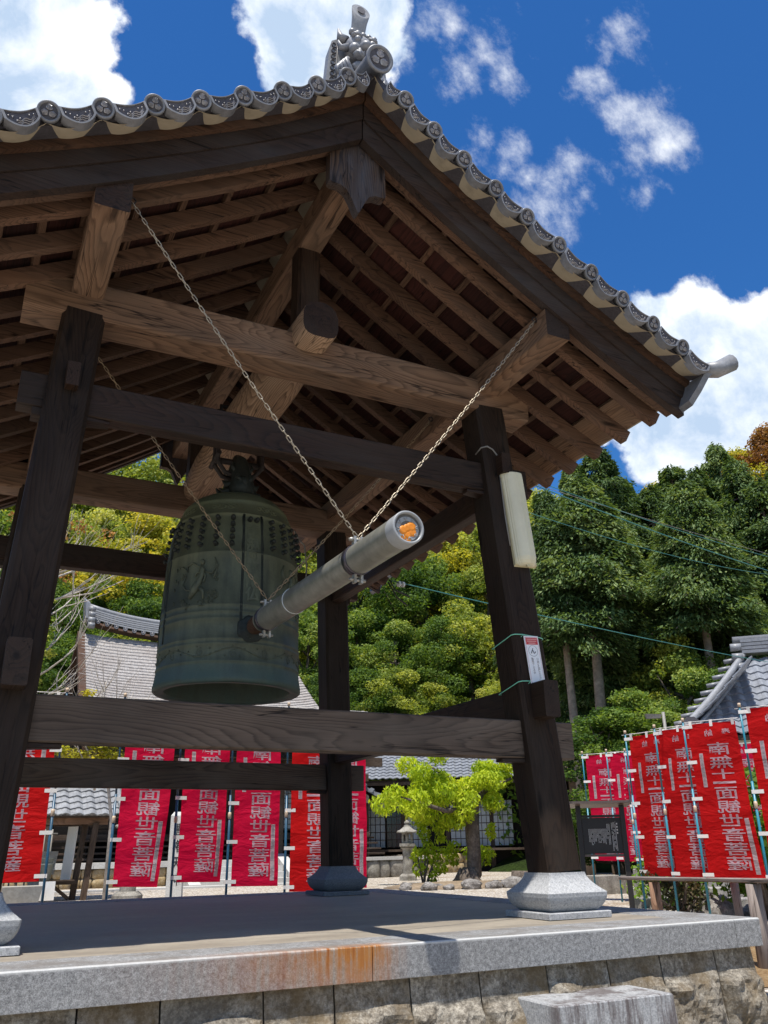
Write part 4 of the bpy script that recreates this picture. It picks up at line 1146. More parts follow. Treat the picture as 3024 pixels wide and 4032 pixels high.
mb.sweep(rings, True, True); mb.build('wooden_tip', 'barge_brown', striker)
def clamp(y):
    mb = MB(); ytube(mb, y - 0.026, y + 0.026, 0.0845); o = mb.build('clamp_band', 'clamp_metal', striker)
    for s_ in (1, -1):
        lb = MB(); z = zc(y) + s_ * 0.083
        lb.box(-0.026, y - 0.016, min(z, z + s_ * 0.045), -0.012, y + 0.016, max(z, z + s_ * 0.045))
        lb.box(0.012, y - 0.016, min(z, z + s_ * 0.045), 0.026, y + 0.016, max(z, z + s_ * 0.045))
        lb.tube([(-0.04, y, z + s_ * 0.028), (0.045, y, z + s_ * 0.028)], 0.009, 6)
        lb.lathe([(0.0, -0.006), (0.017, -0.006), (0.017, 0.006), (0.0, 0.006)], 6, (-0.034, y, z + s_ * 0.028))
        lb.build('clamp_lug', 'lug_metal', o)
clamp(-2.31); clamp(-0.86)
mb = MB(); mb.tube([(0.0808 * cos(2 * pi * k / 36), -1.38, zc(-1.38) + 0.0808 * sin(2 * pi * k / 36)) for k in range(37)], 0.0028, 6, caps=False); mb.build('tie_wire', 'wire_white', striker)

# ================================================================== CHAINS
lk = MB(); pts = []
for k in range(17):
    a = 2 * pi * k / 16
    pts.append((0.0115 * cos(a) + (0) , 0.0085 * sin(a), 0))
pts = [(0.013 * (1 if cos(a) > 0 else -1) + 0.0075 * cos(a), 0.0075 * sin(a), 0) for a in [2 * pi * k / 14 + pi / 14 for k in range(15)]]
lk.tube(pts, 0.0028, 5, caps=False)
LK = {}
for m_ in ('chain_steel', 'chain_rust'):
    me = bpy.data.meshes.new('link'); me.from_pydata(lk.v, [], lk.f); me.materials.append(MAT[m_]); me.polygons.foreach_set('use_smooth', [True] * len(lk.f)); LK[m_] = me
def chain(p0, p1, label, mat, sag=0.02):
    p0, p1 = Vector(p0), Vector(p1)
    ch = empty('chain', p0, label, 'chain', 'chains holding up the striker pole')
    L = (p1 - p0).length; n = int(L / 0.0352)
    side = (p1 - p0).cross(Vector((0, 0, 1))).normalized()
    for i in range(n):
        t = (i + 0.5) / n
        p = p0.lerp(p1, t) + Vector((0, 0, -sag * sin(pi * t)))
        d = (p1 - p0) / L + Vector((0, 0, -sag * pi * cos(pi * t) / L))
        m = axis_matrix(p, d, side if i % 2 else side.cross(d))
        m = m @ Matrix.Rotation(random.uniform(-0.35, 0.35) + 0.4, 4, 'X')
        s = L / n / 0.0352
        put('link', LK[mat], ch, m @ Matrix.Scale(s, 4))
    rg = MB(); rg.tube([p0 + Vector((0.018 * cos(a), 0, 0.018 * sin(a) + 0.012)) for a in [2 * pi * k / 14 for k in range(15)]], 0.005, 6, caps=False)
    rg.build('eye_bolt', 'iron', ch)
chain((-1.325, -2.30, 3.665), (0, -2.31, 1.925), 'pale chain running from the left purlin end down to the front clamp of the striker', 'chain_steel')
chain((1.325, -2.30, 3.665), (0.005, -2.31, 1.925), 'pale chain running from the right purlin end down to the front clamp of the striker', 'chain_steel')
chain((-1.325, -0.87, 3.60), (0, -0.86, 1.96), 'tarnished chain passing behind the left post beams down to the striker near the bell', 'chain_rust')
chain((1.325, -0.87, 3.60), (0.005, -0.86, 1.96), 'tarnished chain behind the striker, rising right towards the far purlin', 'chain_rust')
# ================================================================== PLATFORM
plat = empty('stone_platform', (0, 0, -0.5), 'granite-edged platform of rough stone blocks with a rust stain under the bell tower', 'platform')
PX, PY = 2.3825, 2.425
CAPD = 0.34
def slab(x0, y0, x1, y1, z0=-0.139, z1=0.0, name='cap_stone', mat='cap_stone', par=plat, g_=0.0025):
    mb = MB(); c = 0.005
    mb.sweep([[(x0 + g_ + a, y0 + g_ + a, z), (x1 - g_ - a, y0 + g_ + a, z), (x1 - g_ - a, y1 - g_ - a, z), (x0 + g_ + a, y1 - g_ - a, z)] for z, a in ((z0, 0.002), (z0 + 0.002, 0), (z1 - c, 0), (z1, c))])
    return mb.build(name, mat, par)
xs = [-PX, -2.172, 0.009, 2.19, PX]
for x0, x1 in zip(xs, xs[1:]):
    slab(x0, -PY, x1, -PY + CAPD); slab(x0, PY - CAPD, x1, PY)
ys = [-PY + CAPD, -0.7, 0.7, PY - CAPD]
for y0, y1 in zip(ys, ys[1:]):
    slab(-PX, y0, -PX + CAPD, y1); slab(PX - CAPD, y0, PX, y1)
mb = MB(); mb.box(-PX + CAPD, -PY + CAPD, -0.10, PX - CAPD, PY - CAPD, -0.004); mb.build('platform_floor', 'floor_mortar', plat)
mb = MB(); mb.box(-PX + 0.24, -PY + 0.24, -0.58, PX - 0.24, PY - 0.24, -0.14); mb.build('platform_core', 'mortar', plat)
# rough-faced blocks with a smooth-dressed margin at the top, one course, slightly battered
def rough_block(x0, x1, seed, z0=-0.50, z1=-0.14):
    """block face in the X-Z plane looking to -Y; returns verts/faces, bulging by up to 7 cm"""
    nx, nz = 22, 22; vs = []; fs = []
    for j in range(nz + 1):
        for i in range(nx + 1):
            u, v = i / nx, j / nz
            x = x0 + 0.004 + (x1 - x0 - 0.008) * u; z = z0 + (z1 - z0) * v
            edge = min(u, 1 - u, 0.5) * 2; ed = min(1, edge * 5.5)
            p = Vector((x * 5.2 + seed, z * 5.2, seed * 1.7))
            jag = mnoise.fractal(p, 0.9, 2.2, 5)
            top_line = 0.70 + 0.16 * mnoise.noise(Vector((x * 4 + seed, 3.3, 0)))
            below = max(0, min(1, (top_line - v) * 9))
            bulge = (0.020 + 0.055 * (0.5 + jag)) * below * ed + 0.010 * mnoise.noise(p * 3.3) * below + 0.0015 * mnoise.noise(p * 6)
            y = -0.020 - 0.052 * (1 - v) - bulge
            vs.append((x, y, z))
    for j in range(nz):
        for i in range(nx):
            a = j * (nx + 1) + i; fs.append((a, a + 1, a + nx + 2, a + nx + 1))
    b = len(vs)                                            # back of the block
    vs += [(x0 + 0.004, 0.2, z0), (x1 - 0.004, 0.2, z0), (x1 - 0.004, 0.2, z1), (x0 + 0.004, 0.2, z1)]
    fs += [(b, b + 1, nx, 0) , (b + 3, nz * (nx + 1), nz * (nx + 1) + nx, b + 2)]
    left = [j * (nx + 1) for j in range(nz + 1)]; right = [j * (nx + 1) + nx for j in range(nz + 1)]
    fs += [tuple([b] + left + [b + 3]), tuple([b + 2] + right[::-1] + [b + 1])]
    return vs, fs
cuts = [-2.327, -1.93, -1.60, -1.20, -0.89, -0.47, -0.157, 0.208, 0.57, 0.95, 1.321, 1.664, 2.044, 2.327]
for side in range(4):
    R_ = Matrix.Rotation(side * pi / 2, 4, 'Z'); off = 2.36 if side % 2 == 0 else 2.32
    for i, (x0, x1) in enumerate(zip(cuts, cuts[1:])):
        mb = MB(); vs, fs = rough_block(x0, x1, side * 31 + i * 3.7)
        mb.add([R_ @ Vector((v[0], v[1] - off, v[2])) for v in vs], fs)
        mb.build('wall_block', 'rough_block', plat)
# footing stones just showing
mb = MB(); mb.box(-2.47, -2.49, -0.60, 2.47, 2.49, -0.492); mb.build('footing', 'stone_old', plat)

# a squared step block in front
t = NT('block_stone', 0.85, 0.25); g_n = t.n.new('ShaderNodeNewGeometry'); pp = g_n.outputs['Position']; P3 = t.xyz(pp)
sp = t.noise(pp, 90, 4, 0.8)
mpz = t.n.new('ShaderNodeMapping'); mpz.inputs['Scale'].default_value = (26, 26, 2.2); t.l.new(pp, mpz.inputs[0])
stv = t.noise(mpz.outputs[0], 1.0, 6, 0.7); fl_ = t.noise(pp, 6, 6, 0.7)
col = t.ramp(sp, [(0.3, (0.18, 0.185, 0.19)), (0.5, (0.32, 0.325, 0.33)), (0.7, (0.50, 0.50, 0.50))])
drk = t.math('MULTIPLY', t.rng(stv, 0.42, 0.58), t.rng(P3[1], -2.60, -2.70, 0.0, 0.85))
col = t.mix(drk, col, (0.085, 0.065, 0.062))
topm = t.math('MULTIPLY', t.rng(P3[2], -0.268, -0.262), t.rng(fl_, 0.44, 0.56, 0.0, 0.85))
rim = t.math('MULTIPLY', t.rng(P3[1], -2.665, -2.64), t.math('MULTIPLY', t.rng(P3[0], 0.79, 0.815), t.rng(P3[0], 1.41, 1.385)))
col = t.mix(t.math('MULTIPLY', topm, rim), col, (0.10, 0.082, 0.078))
t.base(col); t.normal(t.bump(sp, 0.3, 0.005))
mb = MB(); x0, x1, y0, y1 = 0.762, 1.432, -2.70, -2.36
mb.sweep([[(x0 + a, y0 + a, z), (x1 - a, y0 + a, z), (x1 - a, y1, z), (x0 + a, y1, z)] for z, a in ((-0.56, -0.012), (-0.266, 0), (-0.260, 0.006))])
tag(mb.build('step_block', 'block_stone'), 'squared grey stone block with dark water stains at the foot of the platform', 'stone block')

# ================================================================== THINGS ON THE FRONT RIGHT POST
def on_post(sx, sy, z, dx, dy):
    p = pc(sx, sy, z); return Vector((p.x + dx, p.y + dy, z))
lamp = empty('strip_light', on_post(1, -1, 2.5, 0, -0.13), 'yellowed ribbed plastic strip light fixed upright on the right front post', 'wall lamp')
axis_top = on_post(1, -1, 2.845, 0.065, -PW); axis_bot = on_post(1, -1, 2.155, 0.065, -PW)
U = (axis_top - axis_bot).normalized(); Xv = Vector((1, 0, 0)) - U * U.x; Xv.normalize(); Nv = Xv.cross(U) * 1.0
if Nv.y > 0: Nv = -Nv
Ll = (axis_top - axis_bot).length
def lp(x, n, u): return axis_bot + Xv * x + Nv * n + U * u
mb = MB(); w_ = 0.088
mb.add([lp(-w_, 0.0, 0.0), lp(w_, 0.0, 0.0), lp(w_, 0.0, Ll), lp(-w_, 0.0, Ll), lp(-w_, 0.022, 0.012), lp(w_, 0.022, 0.012), lp(w_, 0.022, Ll), lp(-w_, 0.022, Ll)], [(0, 1, 2, 3), (4, 7, 6, 5), (0, 4, 5, 1), (1, 5, 6, 2), (2, 6, 7, 3), (3, 7, 4, 0)])
mb.build('back_tray', 'lamp_yellowed', lamp)
mb = MB(); rings = []
def section(u, k):
    pts = []
    for i in range(40):
        a = i / 39; x = (-w_ + 2 * w_ * a)
        dome = (1 - abs(2 * a - 1) ** 3.2) * 0.058
        rib = 0.0022 * (1 if (i % 2) else -1) if (a > 0.52 or a < 0.12) else 0
        pts.append(lp(x * (0.55 + 0.45 * k), 0.022 + (dome + rib) * k, u))
    return pts
for u, k in ((0.0, 0.0), (0.004, 0.35), (0.016, 0.66), (0.035, 0.88), (0.06, 1.0), (Ll - 0.004, 1.0), (Ll, 0.96), (Ll, 0.0)):
    rings.append(section(u, k))
mb.sweep(rings, caps=False, closed=False, smooth=False); mb.build('diffuser', 'lamp_acrylic', lamp)
mb = MB(); mb.lathe([(0.0, 0.0), (0.012, 0.002), (0.014, 0.012), (0.010, 0.022)], 10, lp(0, 0.04, -0.012)); mb.build('end_knob', 'lamp_yellowed', lamp)
cb = MB()
cb.tube([on_post(1, -1, 3.03, -PW - 0.004, -0.02), on_post(1, -1, 3.05, -PW - 0.004, -0.10), on_post(1, -1, 3.055, -PW + 0.03, -PW - 0.006), on_post(1, -1, 3.04, -0.05, -PW - 0.006), on_post(1, -1, 2.99, -0.012, -PW - 0.006), on_post(1, -1, 2.84, -0.02, -PW - 0.006), on_post(1, -1, 2.5, -0.033, -PW - 0.006), on_post(1, -1, 2.3, -0.03, -PW - 0.006)], 0.0055, 6)
tag(cb.build('lamp_cable', 'grey_cable'), 'thin grey cable looped round the right front post to the strip light', 'cable')

poster = empty('poster_board', on_post(1, -1, 1.5, 0.0, -0.14), 'narrow white notice with a red head and a circled letter tied to the right post', 'notice')
pt, pb_ = on_post(1, -1, 1.668, 0.010, -PW - 0.008), on_post(1, -1, 1.352, 0.010, -PW - 0.008)
Uq = (pt - pb_).normalized(); Xq = (Vector((1, 0, 0)) - Uq * Uq.x).normalized(); Nq = -Vector((0, 1, 0)); Nq = (Nq - Uq * Nq.dot(Uq)).normalized()
HP = (pt - pb_).length; WP = 0.112
def pq(x, z, n=0.0): return pb_ + Xq * x + Uq * z + Nq * n
mb = MB(); a, b = -WP / 2, WP / 2
mb.add([pq(a, 0, 0), pq(b, 0, 0), pq(b, HP, 0), pq(a, HP, 0), pq(a, 0, 0.005), pq(b, 0, 0.005), pq(b, HP, 0.005), pq(a, HP, 0.005)], [(0, 3, 2, 1), (4, 5, 6, 7), (0, 1, 5, 4), (1, 2, 6, 5), (2, 3, 7, 6), (3, 0, 4, 7)])
mb.build('board', 'poster_white', poster)
def quad(mb, x0, z0, x1, z1, n): mb.add([pq(x0, z0, n), pq(x1, z0, n), pq(x1, z1, n), pq(x0, z1, n)], [(0, 1, 2, 3)])
mb = MB(); quad(mb, a + 0.010, HP - 0.058, b - 0.010, HP - 0.012, 0.0062)
for x0, z0, x1, z1 in ((a + 0.006, 0.008, b - 0.006, 0.0095), (a + 0.006, HP - 0.0095, b - 0.006, HP - 0.008), (a + 0.006, 0.008, a + 0.0075, HP - 0.008), (b - 0.0075, 0.008, b - 0.006, HP - 0.008)): quad(mb, x0, z0, x1, z1, 0.0058)
mb.build('red_head', 'poster_red', poster)
mb = MB(); rd = random.Random(3)
for r in range(3):
    x = a + 0.018 + (0.01 if r == 2 else 0)
    while x < b - 0.020 - (0.012 if r == 2 else 0):
        w2 = rd.uniform(0.003, 0.0055); quad(mb, x, HP - 0.026 - r * 0.013, x + w2, HP - 0.0195 - r * 0.013, 0.0070); x += w2 + 0.0015
mb.build('head_text', 'poster_pink', poster)
mb = MB(); c0 = (0.0, HP - 0.100)
for k in range(32):
    a1, a2 = 2 * pi * k / 32, 2 * pi * (k + 1) / 32
    mb.add([pq(c0[0] + r * cos(t_), c0[1] + r * sin(t_), 0.0060) for r, t_ in ((0.0345, a1), (0.0345, a2), (0.0362, a2), (0.0362, a1))], [(0, 1, 2, 3)])
place_text(mb, 'ん', 0.0, HP - 0.078, 0.042, 0.042, lambda x, z: pq(x, z, 0.0062), 0.02)
mb.build('circled_letter', 'ink', poster)
mb = MB()
for ch, z in zip(('11', '月', '3', '日'), (HP - 0.142, HP - 0.163, HP - 0.184, HP - 0.205)):
    if ch == '11':
        for i, c1 in enumerate('11'): place_text(mb, c1, 0.0245 + 0.009 * i, z, 0.019, 0.021, lambda x, z_: pq(x, z_, 0.0062), 0.02)
    elif ch == '3': place_text(mb, ch, 0.0275, z, 0.026, 0.021, lambda x, z_: pq(x, z_, 0.0062), 0.02)
    else: place_text(mb, ch, 0.0245, z, 0.021, 0.021, lambda x, z_: pq(x, z_, 0.0062), 0.02)
place_text(mb, '(', 0.026, HP - 0.222, 0.02, 0.014, lambda x, z_: pq(x, z_, 0.0062), 0.01)
place_text(mb, '文化の日', 0.024, HP - 0.232, 0.015, 0.0125, lambda x, z_: pq(x, z_, 0.0062), 0.0)
place_text(mb, ')', 0.022, HP - 0.283, 0.02, 0.012, lambda x, z_: pq(x, z_, 0.0062), 0.01)
place_text(mb, '信光フェスタ', -0.016, HP - 0.142, 0.021, 0.0185, lambda x, z_: pq(x, z_, 0.0062), 0.02)
mb.build('date_text', 'ink_grey', poster)
def twine(z, dz):
    k = PW + 0.004; q = 0.018
    pts = []
    for (x, y, h) in ((-k, k, -dz), (-k, -k + q, 0), (-k + q, -k, 0.004), (-0.05, -k, 0.008), (0.07, -k, 0), (k - q, -k, -0.006), (k, -k + q, -0.008), (k, k, -0.03), (-k, k, -dz)):
        pts.append(on_post(1, -1, z + h, x, y))
    mb = MB(); mb.tube(pts, 0.0035, 5, caps=False)
    for s_ in (-1, 1): mb.tube([on_post(1, -1, z + 0.004, -0.045 + s_ * 0.002, -k - 0.004), on_post(1, -1, z - 0.012, -0.055 + s_ * 0.012, -k - 0.006)], 0.002, 4)
    return mb
tag(twine(1.668, 0.045).build('twine', 'twine_green'), 'pale green twine round the right post at the top of the white notice', 'twine')
tag(twine(1.362, 0.045).build('twine', 'twine_green'), 'pale green twine round the right post at the bottom of the white notice', 'twine')
# ================================================================== GROUND AND HILL
GZ = -0.55
CX, CY = -1.7755, -6.1559
def r_start(phi): return 31 if phi > 36 else (37 if phi < 34 else 37 - (phi - 34) * 3)
def terrain(x, y):
    dx, dy = x - CX, y - CY; r = sqrt(dx * dx + dy * dy); phi = math.degrees(atan2(dx, dy)); t = r - r_start(phi)
    if t < 0 or phi < -100 or phi > 150: return GZ
    return GZ + min(0.5 * t * min(1, t / 6 + 0.2), 26 + 0.02 * t)
mb = MB(); mb.add([(-900, -900, GZ), (900, -900, GZ), (900, 900, GZ), (-900, 900, GZ)], [(0, 1, 2, 3)])
tag(mb.build('ground', 'gravel'), kind='structure')
mb = MB(); NA, NR = 70, 34
rs = [29.5 + (k / NR) ** 1.7 * 170 for k in range(NR + 1)]
vs = []
for a in range(NA + 1):
    phi = radians(-95 + 240 * a / NA)
    for r in rs:
        x, y = CX + r * sin(phi), CY + r * cos(phi)
        z = terrain(x, y); n_ = mnoise.noise(Vector((x * 0.12, y * 0.12, 0))) * min(1.6, max(0, z - GZ) * 0.4)
        vs.append((x, y, z + n_ - (0.35 if z <= GZ + 0.01 else 0)))
mb.add(vs, [(a * (NR + 1) + r, (a + 1) * (NR + 1) + r, (a + 1) * (NR + 1) + r + 1, a * (NR + 1) + r + 1) for a in range(NA) for r in range(NR)], True)
tag(mb.build('hill', 'forest_floor'), kind='structure')
# a strip of bare earth with fallen leaves beside the platform
mb = MB(); pts = []
for k in range(40):
    a = 2 * pi * k / 40; rr_ = 1 + 0.12 * sin(3 * a + 1) + 0.07 * sin(7 * a)
    pts.append((5.3 + 1.5 * rr_ * cos(a) * 1.3 + 0.5 * sin(a), 0.1 + 1.9 * rr_ * sin(a), GZ + 0.006))
mb.add(pts, [tuple(range(40))]); tag(mb.build('bare_earth', 'leaf_litter'), kind='structure')

import numpy as np
def leaves_mesh(name, pos, nrm, size, aspect, mat, tint, seed=0, droop=0.0, along=None):
    """one mesh of leaf-sized faces: pos (n,3), facing directions nrm (n,3), folded along the midrib"""
    rg = np.random.default_rng(seed); n = len(pos)
    nrm = nrm / (np.linalg.norm(nrm, axis=1, keepdims=True) + 1e-9)
    rnd = rg.normal(size=(n, 3)) if along is None else along + rg.normal(size=(n, 3)) * 0.35
    rnd[:, 2] -= droop
    u = rnd - nrm * np.sum(rnd * nrm, axis=1, keepdims=True); u /= (np.linalg.norm(u, axis=1, keepdims=True) + 1e-9)
    v = np.cross(nrm, u)
    s = (size * rg.uniform(0.65, 1.35, n))[:, None]
    l = u * s * aspect; w = v * s * 0.5
    P = np.stack([pos - l * 0.5, pos - w + nrm * s * 0.10 + l * 0.05, pos + l * 0.5, pos + w + nrm * s * 0.10 + l * 0.05], axis=1).reshape(-1, 3)
    me = bpy.data.meshes.new(name)
    me.vertices.add(4 * n); me.vertices.foreach_set('co', P.ravel())
    me.loops.add(4 * n); me.loops.foreach_set('vertex_index', np.arange(4 * n, dtype=np.int32))
    me.polygons.add(n); me.polygons.foreach_set('loop_start', np.arange(0, 4 * n, 4, dtype=np.int32)); me.polygons.foreach_set('loop_total', np.full(n, 4, dtype=np.int32))
    me.materials.append(MAT[mat])
    ca = me.color_attributes.new('tint', 'FLOAT_COLOR', 'POINT')
    t = np.repeat(np.clip(tint, 0, 1), 4)
    ca.data.foreach_set('color', np.stack([t, t, t, np.ones_like(t)], axis=1).ravel())
    me.update(calc_edges=True); me.validate()
    return me
def clump_leaves(clumps, per, rg, shell=0.55, tintmix=0.5):
    """points spread through ellipsoid clumps (cx,cy,cz,rx,ry,rz)"""
    Ps, Ns, Ts = [], [], []
    for c in clumps:
        vol = (c[3] * c[4] * c[5]) ** (2 / 3); k = max(6, int(per * vol))
        d = rg.normal(size=(k, 3)); d /= np.linalg.norm(d, axis=1, keepdims=True)
        rad = (shell + (1 - shell) * rg.random(k) ** 0.5) * rg.uniform(0.85, 1.15, k)
        p = d * rad[:, None] * np.array(c[3:6]) + np.array(c[:3])
        Ps.append(p); Ns.append(d + np.array([0, 0, 0.35]) + rg.normal(size=(k, 3)) * 1.0)
        Ts.append(np.clip(rg.normal(0.5, 0.22, k) * (1 - tintmix) + tintmix * np.full(k, rg.random()), 0, 1))
    return np.concatenate(Ps), np.concatenate(Ns), np.concatenate(Ts)
def as_mesh(mb, name, mats):
    me = bpy.data.meshes.new(name); me.from_pydata(mb.v, [], mb.f)
    for m in (mats if isinstance(mats, (list, tuple)) else [mats]): me.materials.append(MAT[m])
    me.polygons.foreach_set('use_smooth', mb.sm); me.polygons.foreach_set('material_index', mb.mi); me.update(); return me
def branchy(mb, p, d, L, r, depth, rnd, spread=0.6, up=0.15, n=3, kink=0.25):
    pts = [Vector(p)]; rad = [r]; d = Vector(d).normalized()
    for k in range(4):
        d = (d + Vector((rnd.uniform(-1, 1), rnd.uniform(-1, 1), rnd.uniform(-0.6, 1) * 1.0)) * kink * 0.6 + Vector((0, 0, up * 0.3))).normalized()
        pts.append(pts[-1] + d * L / 4); rad.append(r * (1 - 0.6 * (k + 1) / 4))
    mb.tube(pts, rad, 6 if r > 0.03 else 4)
    if depth > 0:
        for k in range(n):
            t = rnd.uniform(0.35, 1.0); q = pts[min(4, int(t * 4) + (1 if t > 0.9 else 0))]
            dd = (d + Vector((rnd.uniform(-1, 1), rnd.uniform(-1, 1), rnd.uniform(-0.5, 0.9))) * spread).normalized()
            branchy(mb, q, dd, L * rnd.uniform(0.5, 0.75), r * 0.45, depth - 1, rnd, spread, up, n, kink)

# --- broadleaf types: height 1 unit = whole tree of 10 m
def broadleaf(seed, R=2.7, n=62, leaf=0.092):
    rg = np.random.default_rng(seed); rnd = random.Random(seed)
    clumps = []
    for i in range(n):
        h = rnd.uniform(0.22, 1.0); z = 10 * h - 0.5
        env = R * (sin(pi * min(1, (h - 0.12) / 0.88) ** 0.75) ** 0.55 + 0.12)
        a = rnd.uniform(0, 6.283); rr_ = env * rnd.uniform(0.45, 1.0) if h < 0.9 else env * rnd.uniform(0, 0.6)
        s = rnd.uniform(0.30, 0.85)
        clumps.append((rr_ * cos(a), rr_ * sin(a), z, s, s, s * rnd.uniform(0.55, 0.8)))
    P, N, T = clump_leaves(clumps, 940, rg, 0.45, 0.55)
    tr = MB(); top = Vector((0, 0, 0)); pts = [(0, 0, -0.5)]; x = y = 0
    for k in range(1, 8): x += rnd.uniform(-0.15, 0.15); y += rnd.uniform(-0.15, 0.15); pts.append((x, y, k * 1.15))
    tr.tube(pts, [0.27, 0.22, 0.20, 0.17, 0.14, 0.11, 0.08, 0.05], 8)
    for c in clumps[::5]:
        zb = max(0.8, c[2] - rnd.uniform(1.0, 2.2)); k = min(7, int(zb / 1.15) + 1); b = pts[k]
        tr.tube([b, ((b[0] + c[0]) / 2, (b[1] + c[1]) / 2, (b[2] + c[2]) / 2 - 0.2), c[:3]], [0.075, 0.05, 0.02], 5)
    return P, N, T, tr, leaf
def cypress(seed, R=1.9, hmin=0.30):
    rg = np.random.default_rng(seed); rnd = random.Random(seed)
    clumps = []; Ps = []; Ns = []; Ts = []; Al = []
    tr = MB(); tr.tube([(0, 0, -0.5), (0.05, 0, 3), (0, 0.05, 6), (0, 0, 9.6)], [0.16, 0.13, 0.09, 0.03], 9)
    for i in range(165):
        h = rnd.uniform(hmin, 1.0) ** 0.9; z = 10 * h
        env = R * (0.10 + 1.05 * (1 - h) ** 0.62) * (0.7 if h < 0.42 else 1)
        a = rnd.uniform(0, 6.283); L = env * rnd.uniform(0.5, 1.25)
        tip = Vector((L * cos(a), L * sin(a), z - 0.42 * L)); bs = Vector((0, 0, z + 0.10 * L))
        tr.tube([bs, bs.lerp(tip, 0.5) + Vector((0, 0, 0.08)), tip], [0.035, 0.02, 0.008], 4)
        k = int(230 + 290 * L)
        t = rg.uniform(0.25, 1.0, k) ** 0.75
        side = Vector((-sin(a), cos(a), 0)); wd = rg.normal(0, 0.17, k) * (0.5 + 0.6 * t) * min(1.0, L)
        base = np.array(bs)[None] + (np.array(tip) - np.array(bs))[None] * t[:, None] + np.array(side)[None] * wd[:, None] * 1.3
        base[:, 2] += rg.normal(0, 0.10, k) - 0.10 * np.abs(wd) + 0.05
        Ps.append(base); Ns.append(np.array([[cos(a) * 0.5, sin(a) * 0.5, 0.9]]) + rg.normal(size=(k, 3)) * 0.6)
        al = np.array([[cos(a), sin(a), -0.7]]) + np.array(side)[None] * wd[:, None] * 1.5; Al.append(al)
        Ts.append(np.clip(rg.normal(0.42, 0.16, k) + (t - 0.6) * 0.5 + rnd.uniform(-0.2, 0.2), 0, 1))  # tint darkens towards the trunk: shade inside the crown put into the colour
    P, N, T, AL = map(np.concatenate, (Ps, Ns, Ts, Al))
    return P, N, T, tr, AL
TYPES = {}
BL = []
for i in range(4):
    P, N, T, tr, lf = broadleaf(20 + i, R=(2.7, 2.3, 3.1, 2.5)[i], n=(125, 105, 140, 115)[i]); trunk = as_mesh(tr, 'trunk', 'bark')
    base = leaves_mesh('crown', P, N, lf, 1.5, 'leaf_dark', T, seed=i)
    var = {'d': base}
    for k, m_ in (('y', 'leaf_yellow'), ('g', 'leaf_gold'), ('r', 'leaf_rust')):
        c = base.copy(); c.materials[0] = MAT[m_]; var[k] = c
    BL.append((trunk, var))
CY_ = []
for i in range(4):
    P, N, T, tr, al = cypress(50 + i, (1.9, 2.2, 1.7, 2.2)[i], (0.28, 0.36, 0.25, 0.58)[i])
    CY_.append((as_mesh(tr, 'trunk', 'bark_red'), leaves_mesh('crown', P, N, 0.046, 2.9, 'leaf_hinoki', T, seed=70 + i, droop=0.25, along=al)))
